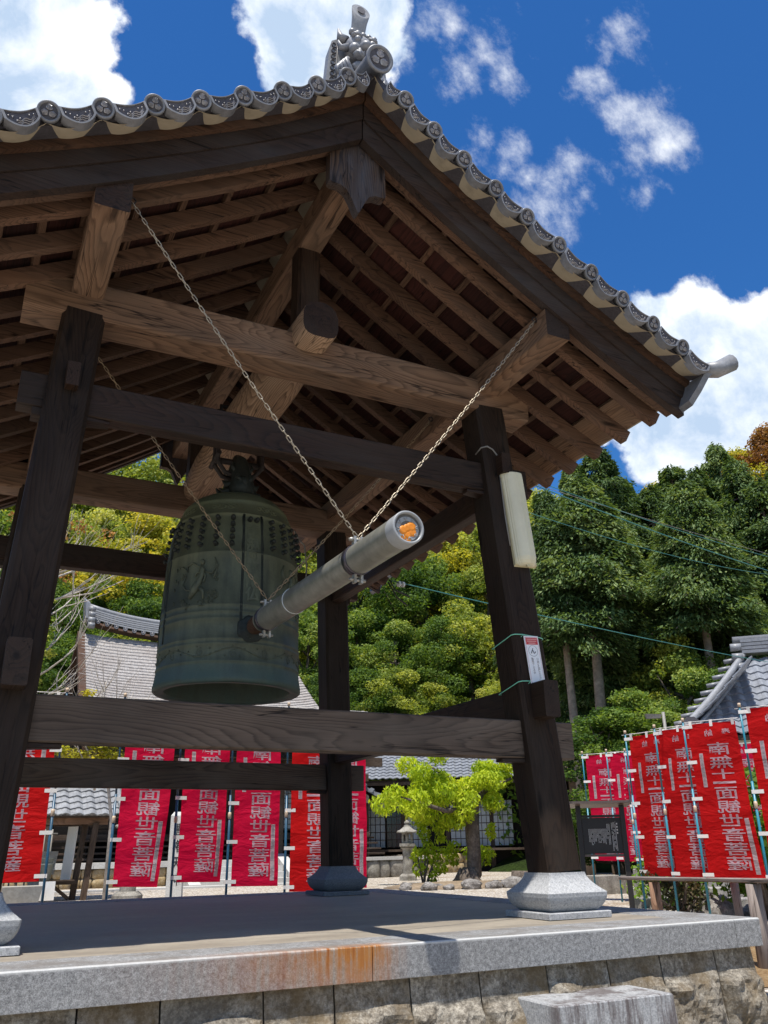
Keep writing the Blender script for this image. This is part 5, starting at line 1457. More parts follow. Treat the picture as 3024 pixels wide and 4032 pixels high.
TREES = [(24.2,24.3,4.0,14.1,'c'), (23.1,21.2,2.5,14.7,'c'), (26.6,23.5,4.5,12.8,'c'), (25.3,20.5,3.0,12.5,'c'), (29.0,22.5,5.0,13.0,'c'), (26.0,18.3,2.5,13.1,'c'), (27.4,18.2,3.0,14.0,'c'), (25.5,15.8,1.2,13.5,'c'), (25.1,14.6,0.5,12.9,'c'), (28.2,15.6,2.5,13.1,'c'), (20.0,21.3,1.2,13.4,'c'), (19.6,19.0,-0.0,11.4,'c'), (20.9,17.8,-0.0,12.0,'c'), (22.1,16.7,-0.0,12.1,'c'), (22.5,14.7,-0.4,11.5,'c'), (26.0,13.5,0.5,12.1,'c'), (28.3,13.7,1.9,12.8,'c'), (42.5,37.2,14.9,10.9,'g'), (44.8,28.4,12.9,14.0,'r'), (42.7,29.5,12.5,12.5,'g'), (34.5,41.6,14.0,9.4,'y'), (45.8,27.0,12.9,13.9,'r'), (39.5,42.8,15.9,9.5,'g'), (44.2,35.4,14.9,10.1,'y'), (25.6,28.3,6.0,7.9,'d'), (30.0,29.8,7.9,7.6,'d'), (33.5,29.3,8.9,7.7,'d'), (33.9,25.9,7.9,7.7,'d'), (34.0,22.7,7.0,7.7,'d'), (19.7,14.8,-0.6,7.9,'y'), (18.5,13.1,-0.6,6.2,'d'), (15.8,13.0,-0.6,5.3,'d'), (14.6,12.7,-0.6,4.8,'d'), (15.6,11.8,-0.6,4.6,'d'), (19.2,12.4,-0.6,6.1,'d'), (24.2,26.9,5.0,3.1,'d'), (26.8,27.3,5.9,4.3,'d'), (28.6,25.6,6.0,4.8,'d'), (14.4,33.5,2.4,6.4,'d'), (16.4,32.5,2.3,6.7,'d'), (17.7,31.2,2.0,7.0,'y'), (19.9,31.1,2.5,5.7,'y'), (21.9,29.5,2.3,5.6,'y'), (22.6,27.3,4.6,4.0,'y'), (14.8,36.4,3.8,9.1,'d'), (17.1,35.2,3.7,9.0,'d'), (19.1,34.0,3.6,8.5,'d'), (21.0,32.7,3.5,8.7,'d'), (22.8,32.3,3.8,8.9,'y'), (25.0,30.3,6.6,6.1,'y'), (16.3,41.6,6.5,9.9,'y'), (19.0,39.0,5.8,11.6,'d'), (21.2,37.6,5.7,11.7,'d'), (23.1,37.0,5.8,11.7,'d'), (25.2,34.8,5.5,10.6,'y'), (28.0,34.2,9.0,8.6,'y'), (19.0,46.5,9.3,12.1,'y'), (20.8,44.9,8.9,12.5,'y'), (24.5,44.6,9.5,12.8,'y'), (26.8,40.7,8.4,12.1,'g'), (28.8,39.7,8.5,13.2,'y'), (20.0,55.4,13.6,14.1,'y'), (24.4,52.2,12.9,13.8,'y'), (28.9,49.8,12.9,15.2,'y'), (33.1,47.6,13.0,14.9,'g'), (37.2,44.8,16.0,11.3,'y'), (-2.3,37.2,2.6,8.1,'d'), (-0.3,38.1,3.1,7.6,'d'), (2.1,37.4,2.8,7.9,'d'), (3.6,36.4,2.4,8.1,'d'), (6.1,37.6,3.2,8.2,'y'), (8.1,35.9,2.6,8.3,'y'), (10.5,36.1,2.9,7.4,'d'), (13.2,36.3,3.5,7.1,'d'), (-3.0,41.6,4.8,10.1,'d'), (-0.7,41.5,4.8,10.2,'d'), (1.6,41.4,4.8,10.0,'d'), (4.8,41.8,5.1,9.7,'d'), (6.6,40.2,4.5,10.2,'d'), (9.0,41.6,5.4,10.9,'d'), (11.4,40.3,5.1,10.1,'d'), (14.5,40.3,5.5,10.2,'y'), (-3.2,47.8,7.9,12.9,'y'), (-0.3,47.8,7.9,12.4,'d'), (2.5,47.6,7.9,13.3,'y'), (5.3,46.5,7.5,13.6,'y'), (7.5,44.8,6.9,13.6,'g'), (11.2,46.4,8.0,14.5,'y'), (13.9,45.0,7.7,13.4,'d'), (-4.2,54.9,11.5,16.1,'y'), (-1.0,53.8,11.0,16.7,'y'), (2.7,55.0,11.6,18.0,'y'), (7.0,53.9,11.3,16.7,'y'), (10.5,54.2,11.8,18.3,'y'), (14.8,52.5,11.4,18.0,'y'), (18.0,50.9,11.2,18.2,'y')]
KL = {'c': ('cypress_tree', 'tall dark cypress in the grove behind the flags at right', 'tree', 'cypresses on the right hillside'),
      'dm': ('broadleaf_tree', 'dark green leafy tree on the wooded slope beyond the main hall', 'tree', 'dark trees on the hillside'),
      'ym': ('broadleaf_tree', 'yellow-green leafy tree on the wooded slope beyond the court', 'tree', 'yellow-green trees on the hillside'),
      'gm': ('broadleaf_tree', 'golden-topped tree high on the wooded slope', 'tree', 'golden trees high on the hillside'),
      'rm': ('broadleaf_tree', 'rust-orange tree against the cloud on the ridge at far right', 'tree', 'rust-coloured trees on the ridge'),
      'dr': ('broadleaf_tree', 'dark green undergrowth tree among the cypress trunks at right', 'tree', 'leafy trees among the cypresses'),
      'yr': ('broadleaf_tree', 'pale yellow-green tree before the dark cypress trunks at right', 'tree', 'yellow-green trees among the cypresses'),
      'gr': ('broadleaf_tree', 'golden-topped tree peeping over the cypresses at right', 'tree', 'golden trees over the cypresses')}
rt = random.Random(99)
TALL = {(17.8, 16.6), (17.0, 17.1), (20.4, 14.0)}
TREES += [(17.8, 16.6, GZ, 13.5, 'c'), (17.0, 17.1, GZ, 12.5, 'c'), (20.4, 14.0, GZ, 12.8, 'c')]
SPECIAL = {(27.4, 18.2): 'tallest pointed cypress on the skyline against the big white cloud',
           (23.1, 21.2): 'broad cypress at the left end of the grove beside the strip light'}
for i, (x, y, b, h, k) in enumerate(TREES):
    phi = math.degrees(atan2(x - CX, y - CY))
    if k == 'c': nm, lb, ct, gr = KL['c']
    else:
        key = k + ('r' if (phi > 38 and k != 'r') else 'm'); nm, lb, ct, gr = KL[key]
    if (x, y) in SPECIAL: lb = SPECIAL[(x, y)]
    root = empty(nm, (x, y, b - 0.1), lb, ct, gr, rz=rt.uniform(0, 6.28))
    s = h / 10
    if k == 'c':
        tk, cr = CY_[i % 3 if (x, y) not in TALL else 3]; sx = s * rt.uniform(0.95, 1.2)
    else:
        tk, var = BL[i % 4]; cr = var[k]; sx = max(s, 0.62) * rt.uniform(1.0, 1.25)
    root.scale = (sx, sx, s)
    for n_, me in (('trunk', tk), ('crown', cr)):
        o = link_mesh(n_, me, root)

# ================================================================== TREES IN THE COURT
def tagged_tree(name, loc, label, group=None): return empty(name, loc, label, 'tree', group)
# the bright green tree with hanging leaves
bt = tagged_tree('lime_green_tree', (10.75, 14.3, GZ), 'bright lime-green tree with hanging narrow leaves and a thick dark trunk in the gravel court')
def px2(x, y): return (8.39 + (x - 1500) * 0.0080, 1.76 + (3110 - y) * 0.0066)
rg = np.random.default_rng(4); rn = random.Random(8)
cl = []
for px, py, r in ((1525, 3130, .26), (1560, 3160, .30), (1600, 3150, .28), (1640, 3165, .30), (1585, 3195, .22), (1630, 3040, .24), (1655, 3000, .26), (1690, 2985, .22), (1670, 3050, .28), (1710, 3060, .26), (1740, 3080, .26),
                  (1660, 3110, .30), (1700, 3120, .32), (1740, 3140, .30), (1780, 3150, .28), (1815, 3090, .26), (1840, 3070, .24), (1790, 3105, .26), (1660, 3200, .26), (1700, 3215, .26), (1740, 3225, .24), (1770, 3200, .26),
                  (1860, 3020, .20), (1845, 3130, .26), (1880, 3080, .26), (1915, 3060, .26), (1900, 3020, .18), (1945, 3010, .24), (1985, 3000, .24), (2010, 3020, .24), (1960, 3050, .26), (2000, 3060, .22), (1990, 3040, .2), (1920, 3110, .26), (1890, 3150, .24), (1870, 3170, .2), (1960, 3100, .18), (1720, 3250, .16), (1755, 3240, .15)):
    x, z = px2(px, py); cl.append((x - 10.75, rn.uniform(-0.5, 1.1), z - GZ, r * 1.2, r * 1.4, r * 0.95))
P, N, T = clump_leaves(cl, 3400, rg, 0.4, 0.35)
cr = leaves_mesh('crown', P, N, 0.046, 3.2, 'leaf_lime', T, seed=5, droop=1.6); link_mesh('crown', cr, bt)
tr = MB()
def q(px, py, dy=0): x, z = px2(px, py); return (x - 10.75, dy, z - GZ)
tr.tube([(0.0, 0, -0.05), (0, 0, 0.12), q(1822, 3420), q(1825, 3330), q(1822, 3250), q(1820, 3200)], [0.40, 0.27, 0.20, 0.175, 0.19, 0.22], 12)
tr.tube([q(1820, 3230), q(1800, 3215), q(1780, 3180), q(1750, 3150), q(1700, 3110)], [0.18, 0.15, 0.10, 0.07, 0.03], 8)
tr.tube([q(1822, 3220), q(1845, 3150), q(1880, 3110), q(1930, 3085), q(1990, 3060)], [0.15, 0.11, 0.08, 0.06, 0.03], 8)
tr.tube([q(1815, 3210), q(1800, 3130, 0.3), q(1760, 3060, 0.3), q(1680, 3000, 0.4)], [0.12, 0.08, 0.05, 0.02], 7)
tr.tube([q(1790, 3185), q(1700, 3190, -0.3), q(1600, 3160, -0.3), q(1540, 3140, -0.3)], [0.08, 0.06, 0.04, 0.02], 7)
for k in range(5):
    a = k * 1.3; tr.tube([(0.1 * cos(a), 0.1 * sin(a), 0.35), (0.28 * cos(a), 0.28 * sin(a), 0.08), (0.5 * cos(a), 0.5 * sin(a), -0.05)], [0.12, 0.10, 0.04], 6)
link_mesh('trunk', as_mesh(tr, 'trunk', 'bark'), bt)
def shrub(name, loc, cl, leaf, mat, label, per=2200, asp=2.2, droop=0.8, stems=5, group=None, cat='shrub', stem_mat='bark'):
    root = empty(name, loc, label, cat, group)
    rg = np.random.default_rng(int(abs(loc[0]) * 100)); P, N, T = clump_leaves(cl, per, rg, 0.35, 0.35)
    link_mesh('foliage', leaves_mesh('foliage', P, N, leaf, asp, mat, T, seed=3, droop=droop), root)
    sb = MB(); r2 = random.Random(5)
    for k in range(stems):
        c = cl[k % len(cl)]; sb.tube([(r2.uniform(-.06, .06), r2.uniform(-.06, .06), -0.05), (c[0] * 0.5 + r2.uniform(-.05, .05), c[1] * 0.5, c[2] * 0.55), (c[0], c[1], c[2])], [0.035, 0.025, 0.008], 5)
    link_mesh('stem', as_mesh(sb, 'stem', stem_mat), root); return root
def rel(pxs, x0, ys=0.0):
    out = []
    for px, py, r in pxs: x, z = px2(px, py); out.append((x - x0, rn.uniform(-0.25, 0.25), z - GZ, r, r, r * 0.9))
    return out
shrub('sapling', (9.75, 14.8, GZ), rel(((1690, 3270, .2), (1740, 3290, .16), (1695, 3320, .22), (1660, 3350, .2), (1730, 3350, .24), (1780, 3330, .22), (1670, 3400, .22), (1720, 3400, .2), (1790, 3370, .18), (1690, 3430, .16), (1700, 3360, .2)), 9.75), 0.058, 'leaf_lime', 'bushy sapling with drooping green leaves left of the thick court tree trunk', droop=1.4, asp=2.6, cat='sapling')
shrub('sapling', (11.25, 14.9, GZ), rel(((1860, 3345, .2), (1900, 3340, .22), (1940, 3350, .2), (1920, 3370, .18), (1870, 3380, .16), (1925, 3265, .15), (1945, 3285, .13), (1950, 3245, .12)), 11.25), 0.056, 'leaf_lime', 'low leafy shoots growing right of the thick court tree trunk', droop=1.4, asp=2.6, cat='sapling')
shrub('court_shrub', (19.0, 23.0, GZ), [(0, 0, 1.2, 1.4, 1.2, 1.2), (1.2, 0, 2.2, 1.3, 1.2, 1.0), (-0.8, 0, 2.6, 1.2, 1.0, 0.9), (0.3, 0, 3.4, 1.0, 1.0, 0.8), (1.4, 0.3, 1.0, 1.0, 1, 0.8)], 0.13, 'leaf_bush', 'deep green shrub beside the graves, behind the bright court tree', per=420, asp=1.6, droop=0.3)
# maple with turning leaves and pale twigs, in front of the shingled hall
mp = tagged_tree('maple_tree', (0.75, 10.9, GZ), 'small maple with yellow and orange leaves in front of the shingled hall roof')
cl = [(0.0, 0, 3.55, .22, .3, .10), (-0.20, 0.1, 3.38, .2, .25, .09), (0.12, 0, 3.28, .25, .3, .10), (0.36, -0.1, 3.22, .2, .2, .09), (-0.3, 0, 3.75, .16, .2, .08), (0.55, 0, 3.34, .12, .2, .07), (0.0, 0.1, 3.12, .3, .3, .1),
      (-0.45, 0, 2.62, .25, .3, .12), (-0.1, 0, 2.60, .3, .3, .12), (0.25, 0, 2.62, .25, .3, .12), (0.5, 0, 2.55, .2, .3, .1), (-0.7, 0, 2.7, .2, .3, .1), (0.1, 0, 2.8, .3, .3, .12), (-0.3, 0, 2.9, .3, .3, .12)]
P, N, T = clump_leaves(cl, 5200, rg, 0.2, 0.5); N = N * 0.4 + np.array([0, 0, 1.0])
link_mesh('crown', leaves_mesh('crown', P, N, 0.055, 1.2, 'leaf_gold', T, seed=9), mp)
tr = MB(); tr.tube([(0.36, 0.1, -0.05), (0.36, 0.1, 1.5), (0.2, 0.1, 2.3), (-0.05, 0, 3.0), (0, 0, 3.5)], [0.035, 0.03, 0.028, 0.02, 0.01], 8)
r3 = random.Random(12)
for k in range(7): branchy(tr, (0, 0.05, 2.0 + 0.2 * k), (r3.uniform(-1, 1), r3.uniform(-.5, .5), 0.5), 0.9, 0.022, 2, r3, 0.7, 0.3, 3)
for k in range(3): branchy(tr, (0.3 + 0.2 * k, 0.0, 2.9), (0.3 + 0.25 * k, 0, 1.0), 0.95, 0.014, 2, r3, 0.5, 0.5, 3)
link_mesh('trunk', as_mesh(tr, 'trunk', 'bark_pale'), mp)
lm = tagged_tree('maple_tree', (-0.65, 11.3, GZ), 'slender tree with yellow-green sprays beside the left front post, before the dark woods')
cl = [(0.15, 0, 4.85, .24, .3, .10), (0.28, 0, 4.55, .2, .3, .10), (0.0, 0, 4.30, .22, .3, .12), (0.1, 0, 4.0, .16, .2, .1), (-0.1, 0, 3.7, .25, .3, .12), (0.2, 0, 5.0, .2, .3, .08), (-0.2, 0, 4.6, .3, .3, .14), (-0.3, 0.1, 5.1, .3, .3, .14), (0.05, 0, 5.6, .3, .3, .12), (-0.5, 0, 6.3, .5, .4, .2), (-0.2, 0, 6.9, .4, .4, .2)]
P, N, T = clump_leaves(cl, 3600, rg, 0.2, 0.4); N = N * 0.5 + np.array([0, 0, 1.0])
link_mesh('crown', leaves_mesh('crown', P, N, 0.06, 1.2, 'leaf_yellow', T, seed=19), lm)
tr = MB(); tr.tube([(0, 0.1, -0.05), (-0.05, 0.1, 2.2), (-0.15, 0.1, 4.2), (-0.2, 0, 6.6)], [0.09, 0.07, 0.05, 0.015], 8)
for k in range(9): branchy(tr, (-0.1, 0.08, 2.6 + 0.42 * k), (r3.uniform(0.2, 1), r3.uniform(-.5, .5), 0.35), 1.25, 0.028, 2, r3, 0.7, 0.2, 3)
link_mesh('trunk', as_mesh(tr, 'trunk', 'bark_pale'), lm)
# a bare grey-white tree with tangled twigs behind
bt2 = tagged_tree('bare_tree', (-1.0, 15.6, GZ), 'half-bare tree with tangled white twigs and a few rusty leaves left of the bell')
tr = MB(); tr.tube([(0, 0, -0.1), (-0.4, 0, 3), (-0.8, 0, 5.8), (-1.0, 0, 8.0)], [0.16, 0.13, 0.10, 0.04], 9)
for k in range(3): branchy(tr, (-0.7 - 0.05 * k, 0, 6.2 + 0.45 * k), (r3.uniform(0.3, 1.2), r3.uniform(-.6, .6), r3.uniform(-0.1, 0.5)), 2.6, 0.05, 3, r3, 0.75, 0.1, 3, 0.4)
for k in range(3): branchy(tr, (-1.1, 0, 8.0 + 0.3 * k), (-0.6, 0, 0.6), 1.8, 0.05, 3, r3, 0.75, 0.1, 3, 0.4)
link_mesh('trunk', as_mesh(tr, 'trunk', 'bark_pale'), bt2)
cl = [(r3.uniform(-0.2, 2.6), r3.uniform(-.8, .8), r3.uniform(7.2, 9.2), .35, .35, .2) for k in range(11)]
P, N, T = clump_leaves(cl, 520, rg, 0.2, 0.6); link_mesh('crown', leaves_mesh('crown', P, N, 0.07, 1.3, 'leaf_rust', T, seed=21), bt2)

# shrubs at right
shrub('camellia_bush', (8.0, 2.4, GZ), [(rn.uniform(-0.45, 0.5), rn.uniform(-0.4, 0.4), rn.uniform(0.35, 1.75), .24, .24, .2) for k in range(26)], 0.075, 'leaf_bush', 'tall glossy green bush behind the rail between two flags at right', per=1500, asp=1.9, droop=0.3, stems=7)
shrub('azalea_bush', (7.2, 3.2, GZ), [(rn.uniform(-0.35, 0.35), rn.uniform(-0.3, 0.3), rn.uniform(0.12, 0.55), .17, .17, .13) for k in range(16)], 0.04, 'leaf_purple', 'low dark purplish bush under the flag poles behind the rail', per=2600, asp=1.7, droop=0.0)
shrub('azalea_bush', (8.3, 4.4, GZ), [(rn.uniform(-0.6, 0.6), rn.uniform(-0.4, 0.4), rn.uniform(0.12, 0.7), .22, .22, .16) for k in range(16)], 0.05, 'leaf_bush', 'low green bush at the foot of the notice board', per=1600, asp=1.7, droop=0.0)
# ================================================================== BANNERS
def banner(px, py, e, label, group, ztop=1.93, W_=0.56, H_=1.80, cloth_m='flag_red', pole_m='pole_blue', name_txt='', waves=(0.02, 1.3, 0.0), curl=0.0, pole_top=2.13, loops=True, fold=0.0, seed=1, strip_side=1, detail=True, curl_top=0.0):
    rnd = random.Random(seed)
    e = Vector((e[0], e[1], 0)).normalized(); n = Vector((-e.y, e.x, 0))
    root = empty('banner', (px, py, GZ), label, 'banner', group)
    u0 = 0.055
    def surf(u, v, off=0.0):
        """u out from the pole, v down from the top, in metres"""
        k = u / W_; t = v / H_
        w = waves[0] * sin(waves[1] * 6.283 * (k * 0.9 + 0.35 * t) + waves[2]) * (0.25 + 0.75 * k) + waves[0] * 0.55 * sin(11 * t + 4 * k + waves[2] * 2) * k
        w += 0.004 * sin(37 * t + 3 * k)
        shrink = 1 - fold * t * t
        w += curl * k * k * t * t + curl_top * k * k * (1 - t) ** 2
        return Vector((px, py, ztop - v)) + e * ((u0 + u * shrink)) + n * (w + off) + Vector((0, 0, -0.012 * k * (1 if t > .5 else 0.4) - 0.02 * fold * k))
    # the side that faces the camera
    toc = Vector((CX - px, CY - py, 0)); sgn = 1 if n.dot(toc) > 0 else -1
    mb = MB(); nu, nv = 14, 44
    mb.add([surf(W_ * i / nu, H_ * j / nv) for j in range(nv + 1) for i in range(nu + 1)], [(j * (nu + 1) + i, j * (nu + 1) + i + 1, (j + 1) * (nu + 1) + i + 1, (j + 1) * (nu + 1) + i) for j in range(nv) for i in range(nu)], True)
    cl_ = mb.build('cloth', cloth_m, root)
    tb = MB()
    for s_ in (1, -1):
        def F_(x, y, s_=s_): return surf(W_ - x, -y, 0.003 * s_)        # x runs to the reader's right on the face side
        place_text(tb, '奉', W_ * 0.22, -0.075, 0.105, 0.088, F_, 0.012)
        place_text(tb, '納', W_ * 0.58, -0.075, 0.105, 0.088, F_, 0.012)
        y = -0.235
        for ch in '南無十一面観世音菩薩':
            hgt = {'十': 0.125, '一': 0.075}.get(ch, 0.158)
            place_text(tb, ch, W_ * 0.42, y, 0.275, hgt if ch != '一' else 0.16, F_, 0.010, gap=hgt)
            y -= hgt
    tb.build('lettering', 'flag_print', cl_)
    ib = MB()
    for (xc, y0, y1, txt, hh_, w2) in ((W_ * 0.80, -0.36, -0.76, '家内安全無病息災', 0.048, 0.046), (W_ * 0.13, -1.12, -1.74, name_txt, 0.135, 0.050)):
        sb = MB()
        for s_ in (1, -1):
            nseg = 12
            for k in range(nseg):
                ya, yb = y0 + (y1 - y0) * k / nseg, y0 + (y1 - y0) * (k + 1) / nseg
                sb.add([surf(W_ - (xc - w2 / 2), -ya, 0.0022 * s_), surf(W_ - (xc + w2 / 2), -ya, 0.0022 * s_), surf(W_ - (xc + w2 / 2), -yb, 0.0022 * s_), surf(W_ - (xc - w2 / 2), -yb, 0.0022 * s_)], [(0, 1, 2, 3)])
            if txt: place_text(ib, txt, xc, y0 - 0.005, w2 * 0.85, hh_ * 0.78, lambda x, y_, s_=s_: surf(W_ - x, -y_, 0.0045 * s_), 0.0 if len(txt) > 5 else 0.01, gap=(abs(y1 - y0) - 0.02) / max(len(txt), 4.4))
        sb.build('paper_strip', 'flag_strip', cl_)
    if ib.v: ib.build('strip_lettering', 'ink_grey', cl_)
    pb = MB(); pb.tube([(px, py, GZ - 0.05), (px, py, 1.0)], 0.0145, 10); pb.tube([(px, py, 1.0), (px, py, pole_top - 0.04)], 0.0115, 10); pole = pb.build('pole', pole_m, root)
    gb = MB(); gb.lathe([(0.0, pole_top - 0.045), (0.017, pole_top - 0.045), (0.019, pole_top - 0.02), (0.017, pole_top), (0, pole_top)], 10, (px, py, 0)); gb.build('pole_cap', 'pole_grip', pole)
    jz = 0.72 + rnd.uniform(-0.05, 0.05)
    gb = MB(); gb.lathe([(0.015, jz), (0.021, jz + 0.01), (0.021, jz + 0.05), (0.017, jz + 0.075), (0.013, jz + 0.075)], 10, (px, py, 0)); gb.build('pole_joint', 'pole_grip', pole)
    pk = MB(); a = Vector((px, py, pole_top - 0.06)); pk.tube([a - e * 0.06, a + e * (W_ + 0.10)], 0.0045, 6); pk.build('cross_bar', 'band_white', root)
    def strap(p, q, w_=0.020):
        sm = MB(); d = (q - p); k = n * 0.0
        for s_ in (-1, 1):
            sm.add([p + Vector((0, 0, w_)) + n * 0.0165 * s_, q + Vector((0, 0, w_)) + n * 0.004 * s_, q - Vector((0, 0, w_)) + n * 0.004 * s_, p - Vector((0, 0, w_)) + n * 0.0165 * s_], [(0, 1, 2, 3)])
        sm.add([p + Vector((0, 0, w_)) + n * 0.0165, p + Vector((0, 0, w_)) - n * 0.0165, p - Vector((0, 0, w_)) - n * 0.0165, p - Vector((0, 0, w_)) + n * 0.0165], [(0, 1, 2, 3)])
        sm.build('side_loop', 'band_white', cl_)
    for k in range(5):
        v = 0.03 + (H_ - 0.08) * k / 4
        p = Vector((px, py, ztop - v)) - e * 0.017; strap(p, surf(0.055, v))
    for k in (0.06, 0.5, 0.95):
        v0 = surf(W_ * k, 0.01); a = Vector((px, py, pole_top - 0.05)) + e * (u0 + W_ * k)
        sm = MB()
        for s_ in (-1, 1): sm.add([a - e * 0.018 + n * 0.006 * s_, a + e * 0.018 + n * 0.006 * s_, v0 + e * 0.018 + n * 0.005 * s_ + Vector((0, 0, -0.03)), v0 - e * 0.018 + n * 0.005 * s_ + Vector((0, 0, -0.03))], [(0, 1, 2, 3)])
        sm.build('top_loop', 'band_white', cl_)
    return root
GL = 'red prayer banners on poles beyond the platform'
GRt = 'red prayer banners on poles to the right of the tower'
banner(-0.66, 4.2, (-1, 0.05), 'red banner facing forward, leftmost, half behind the left front post', GL, 1.92, name_txt='寺守男', waves=(0.018, 0.7, 2.0), seed=2, pole_top=2.15)
banner(-0.01, 4.2, (1, -0.1), 'reversed crimson banner left of the white post, second banner from the left', GL, 1.84, cloth_m='flag_crimson', name_txt='朝田義弘', waves=(0.03, 0.6, 0.7), fold=0.16, seed=3)
banner(0.71, 4.3, (1, 0.05), 'reversed crimson banner partly covering the white inscribed post', GL, 1.86, name_txt='中根鐵市', cloth_m='flag_crimson', waves=(0.02, 0.6, 2.6), fold=0.06, seed=4)
banner(1.32, 4.2, (1, 0.0), 'reversed red banner straight below the bell, right of the white post', GL, 1.80, name_txt='会津章一', cloth_m='flag_crimson', waves=(0.016, 0.5, 1.2), seed=5)
banner(2.03, 4.2, (0.95, -0.25), 'reversed red banner with a bunched free edge just left of the rear right post', GL, 1.72, name_txt='', waves=(0.045, 1.1, 4.0), fold=-0.05, seed=6, curl=0.10, curl_top=0.2)
banner(2.50, 4.2, (1, 0.05), 'reversed red banner just right of the rear right post', GL, 1.74, name_txt='村田貴志', cloth_m='flag_crimson', waves=(0.018, 0.6, 0.2), seed=7)
banner(6.78, 3.37, (0.2, -0.98), 'reversed bright red banner right behind the notice board, first of the near right row', GRt, 1.78, W_=0.60, name_txt='', pole_m='pole_cyan', waves=(0.025, 1.0, 0.5), seed=8, pole_top=1.87)
banner(6.66, 2.66, (0.2, -0.98), 'reversed bright red banner in the middle of the near right row', GRt, 1.77, W_=0.60, pole_m='pole_cyan', waves=(0.022, 0.9, 2.5), seed=9, pole_top=1.86)
banner(6.56, 2.04, (0.45, -0.89), 'reversed bright red banner with its lower corner blown aside, before the grey tiled roof', GRt, 1.77, W_=0.58, pole_m='pole_cyan', waves=(0.028, 0.8, 3.6), seed=10, pole_top=1.86, fold=-0.13)
banner(6.21, 0.81, (0.4, -0.92), 'reversed bright red banner cut by the right edge of the photo', GRt, 1.78, W_=0.60, pole_m='pole_cyan', waves=(0.02, 0.9, 1.4), seed=11, pole_top=1.85)
banner(8.77, 6.80, (0.60, -0.80), 'reversed crimson banner seen above and through the notice board', GRt, 1.90, W_=0.58, cloth_m='flag_crimson', pole_m='pole_cyan', waves=(0.02, 0.8, 1.0), seed=12, pole_top=1.98)
banner(8.90, 6.28, (0.55, -0.84), 'reversed crimson banner twisted by the wind behind the notice board', GRt, 1.89, W_=0.56, cloth_m='flag_crimson', pole_m='pole_cyan', waves=(0.05, 0.9, 2.2), seed=13, pole_top=1.97, curl_top=0.30, fold=0.1)
banner(8.95, 5.85, (0.55, -0.84), 'reversed crimson banner hidden behind the first bright banner of the right row', GRt, 1.87, W_=0.50, cloth_m='flag_crimson', pole_m='pole_cyan', waves=(0.03, 0.9, 3.2), seed=14, pole_top=1.94)
banner(10.35, 4.95, (0.60, -0.80), 'reversed pinkish banner hanging behind the glossy bush at right', GRt, 1.95, W_=0.56, cloth_m='flag_crimson', pole_m='pole_cyan', waves=(0.03, 0.9, 0.2), seed=15, pole_top=2.02)

# ================================================================== NOTICE BOARD
nb = empty('notice_board', (6.2, 3.45, GZ), 'black roofed notice board with columns of small white text beside the right front post', 'notice board')
a0, a1 = Vector((6.00, 3.60, 0)), Vector((6.47, 3.27, 0)); ed = (a1 - a0).normalized(); nd = Vector((ed.y, -ed.x, 0))
if nd.dot(Vector((CX, CY, 0)) - a0) < 0: nd = -nd
up_ = Vector((0, 0, 1))
for p_ in (a0, a1): beam('board_post', nb, p_ + up_ * (GZ - 0.02), p_ + up_ * 0.86, 0.065, 0.065, 'sign_black', up=tuple(ed), c=0.004)
b0, b1 = a0 + ed * 0.035, a1 - ed * 0.035
def slab2(name, p, q, zlo, zhi, th, mat, off=0.0, parent=nb):
    mb = MB(); h = nd * th / 2; o_ = nd * off
    mb.add([p - h + o_ + up_ * zlo, q - h + o_ + up_ * zlo, q + h + o_ + up_ * zlo, p + h + o_ + up_ * zlo, p - h + o_ + up_ * zhi, q - h + o_ + up_ * zhi, q + h + o_ + up_ * zhi, p + h + o_ + up_ * zhi], [(0, 3, 2, 1), (4, 5, 6, 7), (0, 1, 5, 4), (1, 2, 6, 5), (2, 3, 7, 6), (3, 0, 4, 7)])
    return mb.build(name, mat, parent)
panel = slab2('panel', b0, b1, 0.26, 0.71, 0.02, 'sign_black')
slab2('panel_rail', b0, b1, 0.715, 0.745, 0.05, 'sign_black'); slab2('panel_rail', b0, b1, 0.225, 0.255, 0.05, 'sign_brown')
mb = MB()
r0 = [a0 - ed * 0.14 - nd * 0.24 + up_ * 0.845, a0 - ed * 0.14 + nd * 0.30 + up_ * 0.885, a1 + ed * 0.10 + nd * 0.30 + up_ * 0.885, a1 + ed * 0.10 - nd * 0.24 + up_ * 0.845]
mb.sweep([r0, [p + up_ * 0.03 for p in r0]]); mb.build('board_roof', 'sign_brown', nb)
mb = MB(); rd = random.Random(2); Wp = (b1 - b0).length
cols = [(0.90, 0.64, 0.50, 5, 0.016)] + [(0.86 - 0.032 * k, 0.655 - 0.004 * k, 0.30 + 0.02 * (k % 3), 0, 0.007) for k in range(4)] + [(0.70 - 0.030 * k, (0.63 if k < 3 else 0.57), 0.42 - rd.uniform(-0.03, 0.05), 0, 0.006) for k in range(19)]
for (u_, zt, zb_, ns, w2) in cols:
    z = zt
    while z > zb_:
        hgt = (0.020 if ns else rd.uniform(0.005, 0.009)); c_ = b0 + ed * Wp * u_ + nd * 0.0105
        mb.add([c_ - ed * w2 / 2 + up_ * z, c_ + ed * w2 / 2 + up_ * z, c_ + ed * w2 / 2 + up_ * (z - hgt), c_ - ed * w2 / 2 + up_ * (z - hgt)], [(0, 1, 2, 3)])
        z -= hgt + (0.018 if ns else 0.003) + (0.02 if (not ns and rd.random() < 0.06) else 0)
o = mb.build('small_text', 'sign_text', panel); o['kind'] = 'stuff'

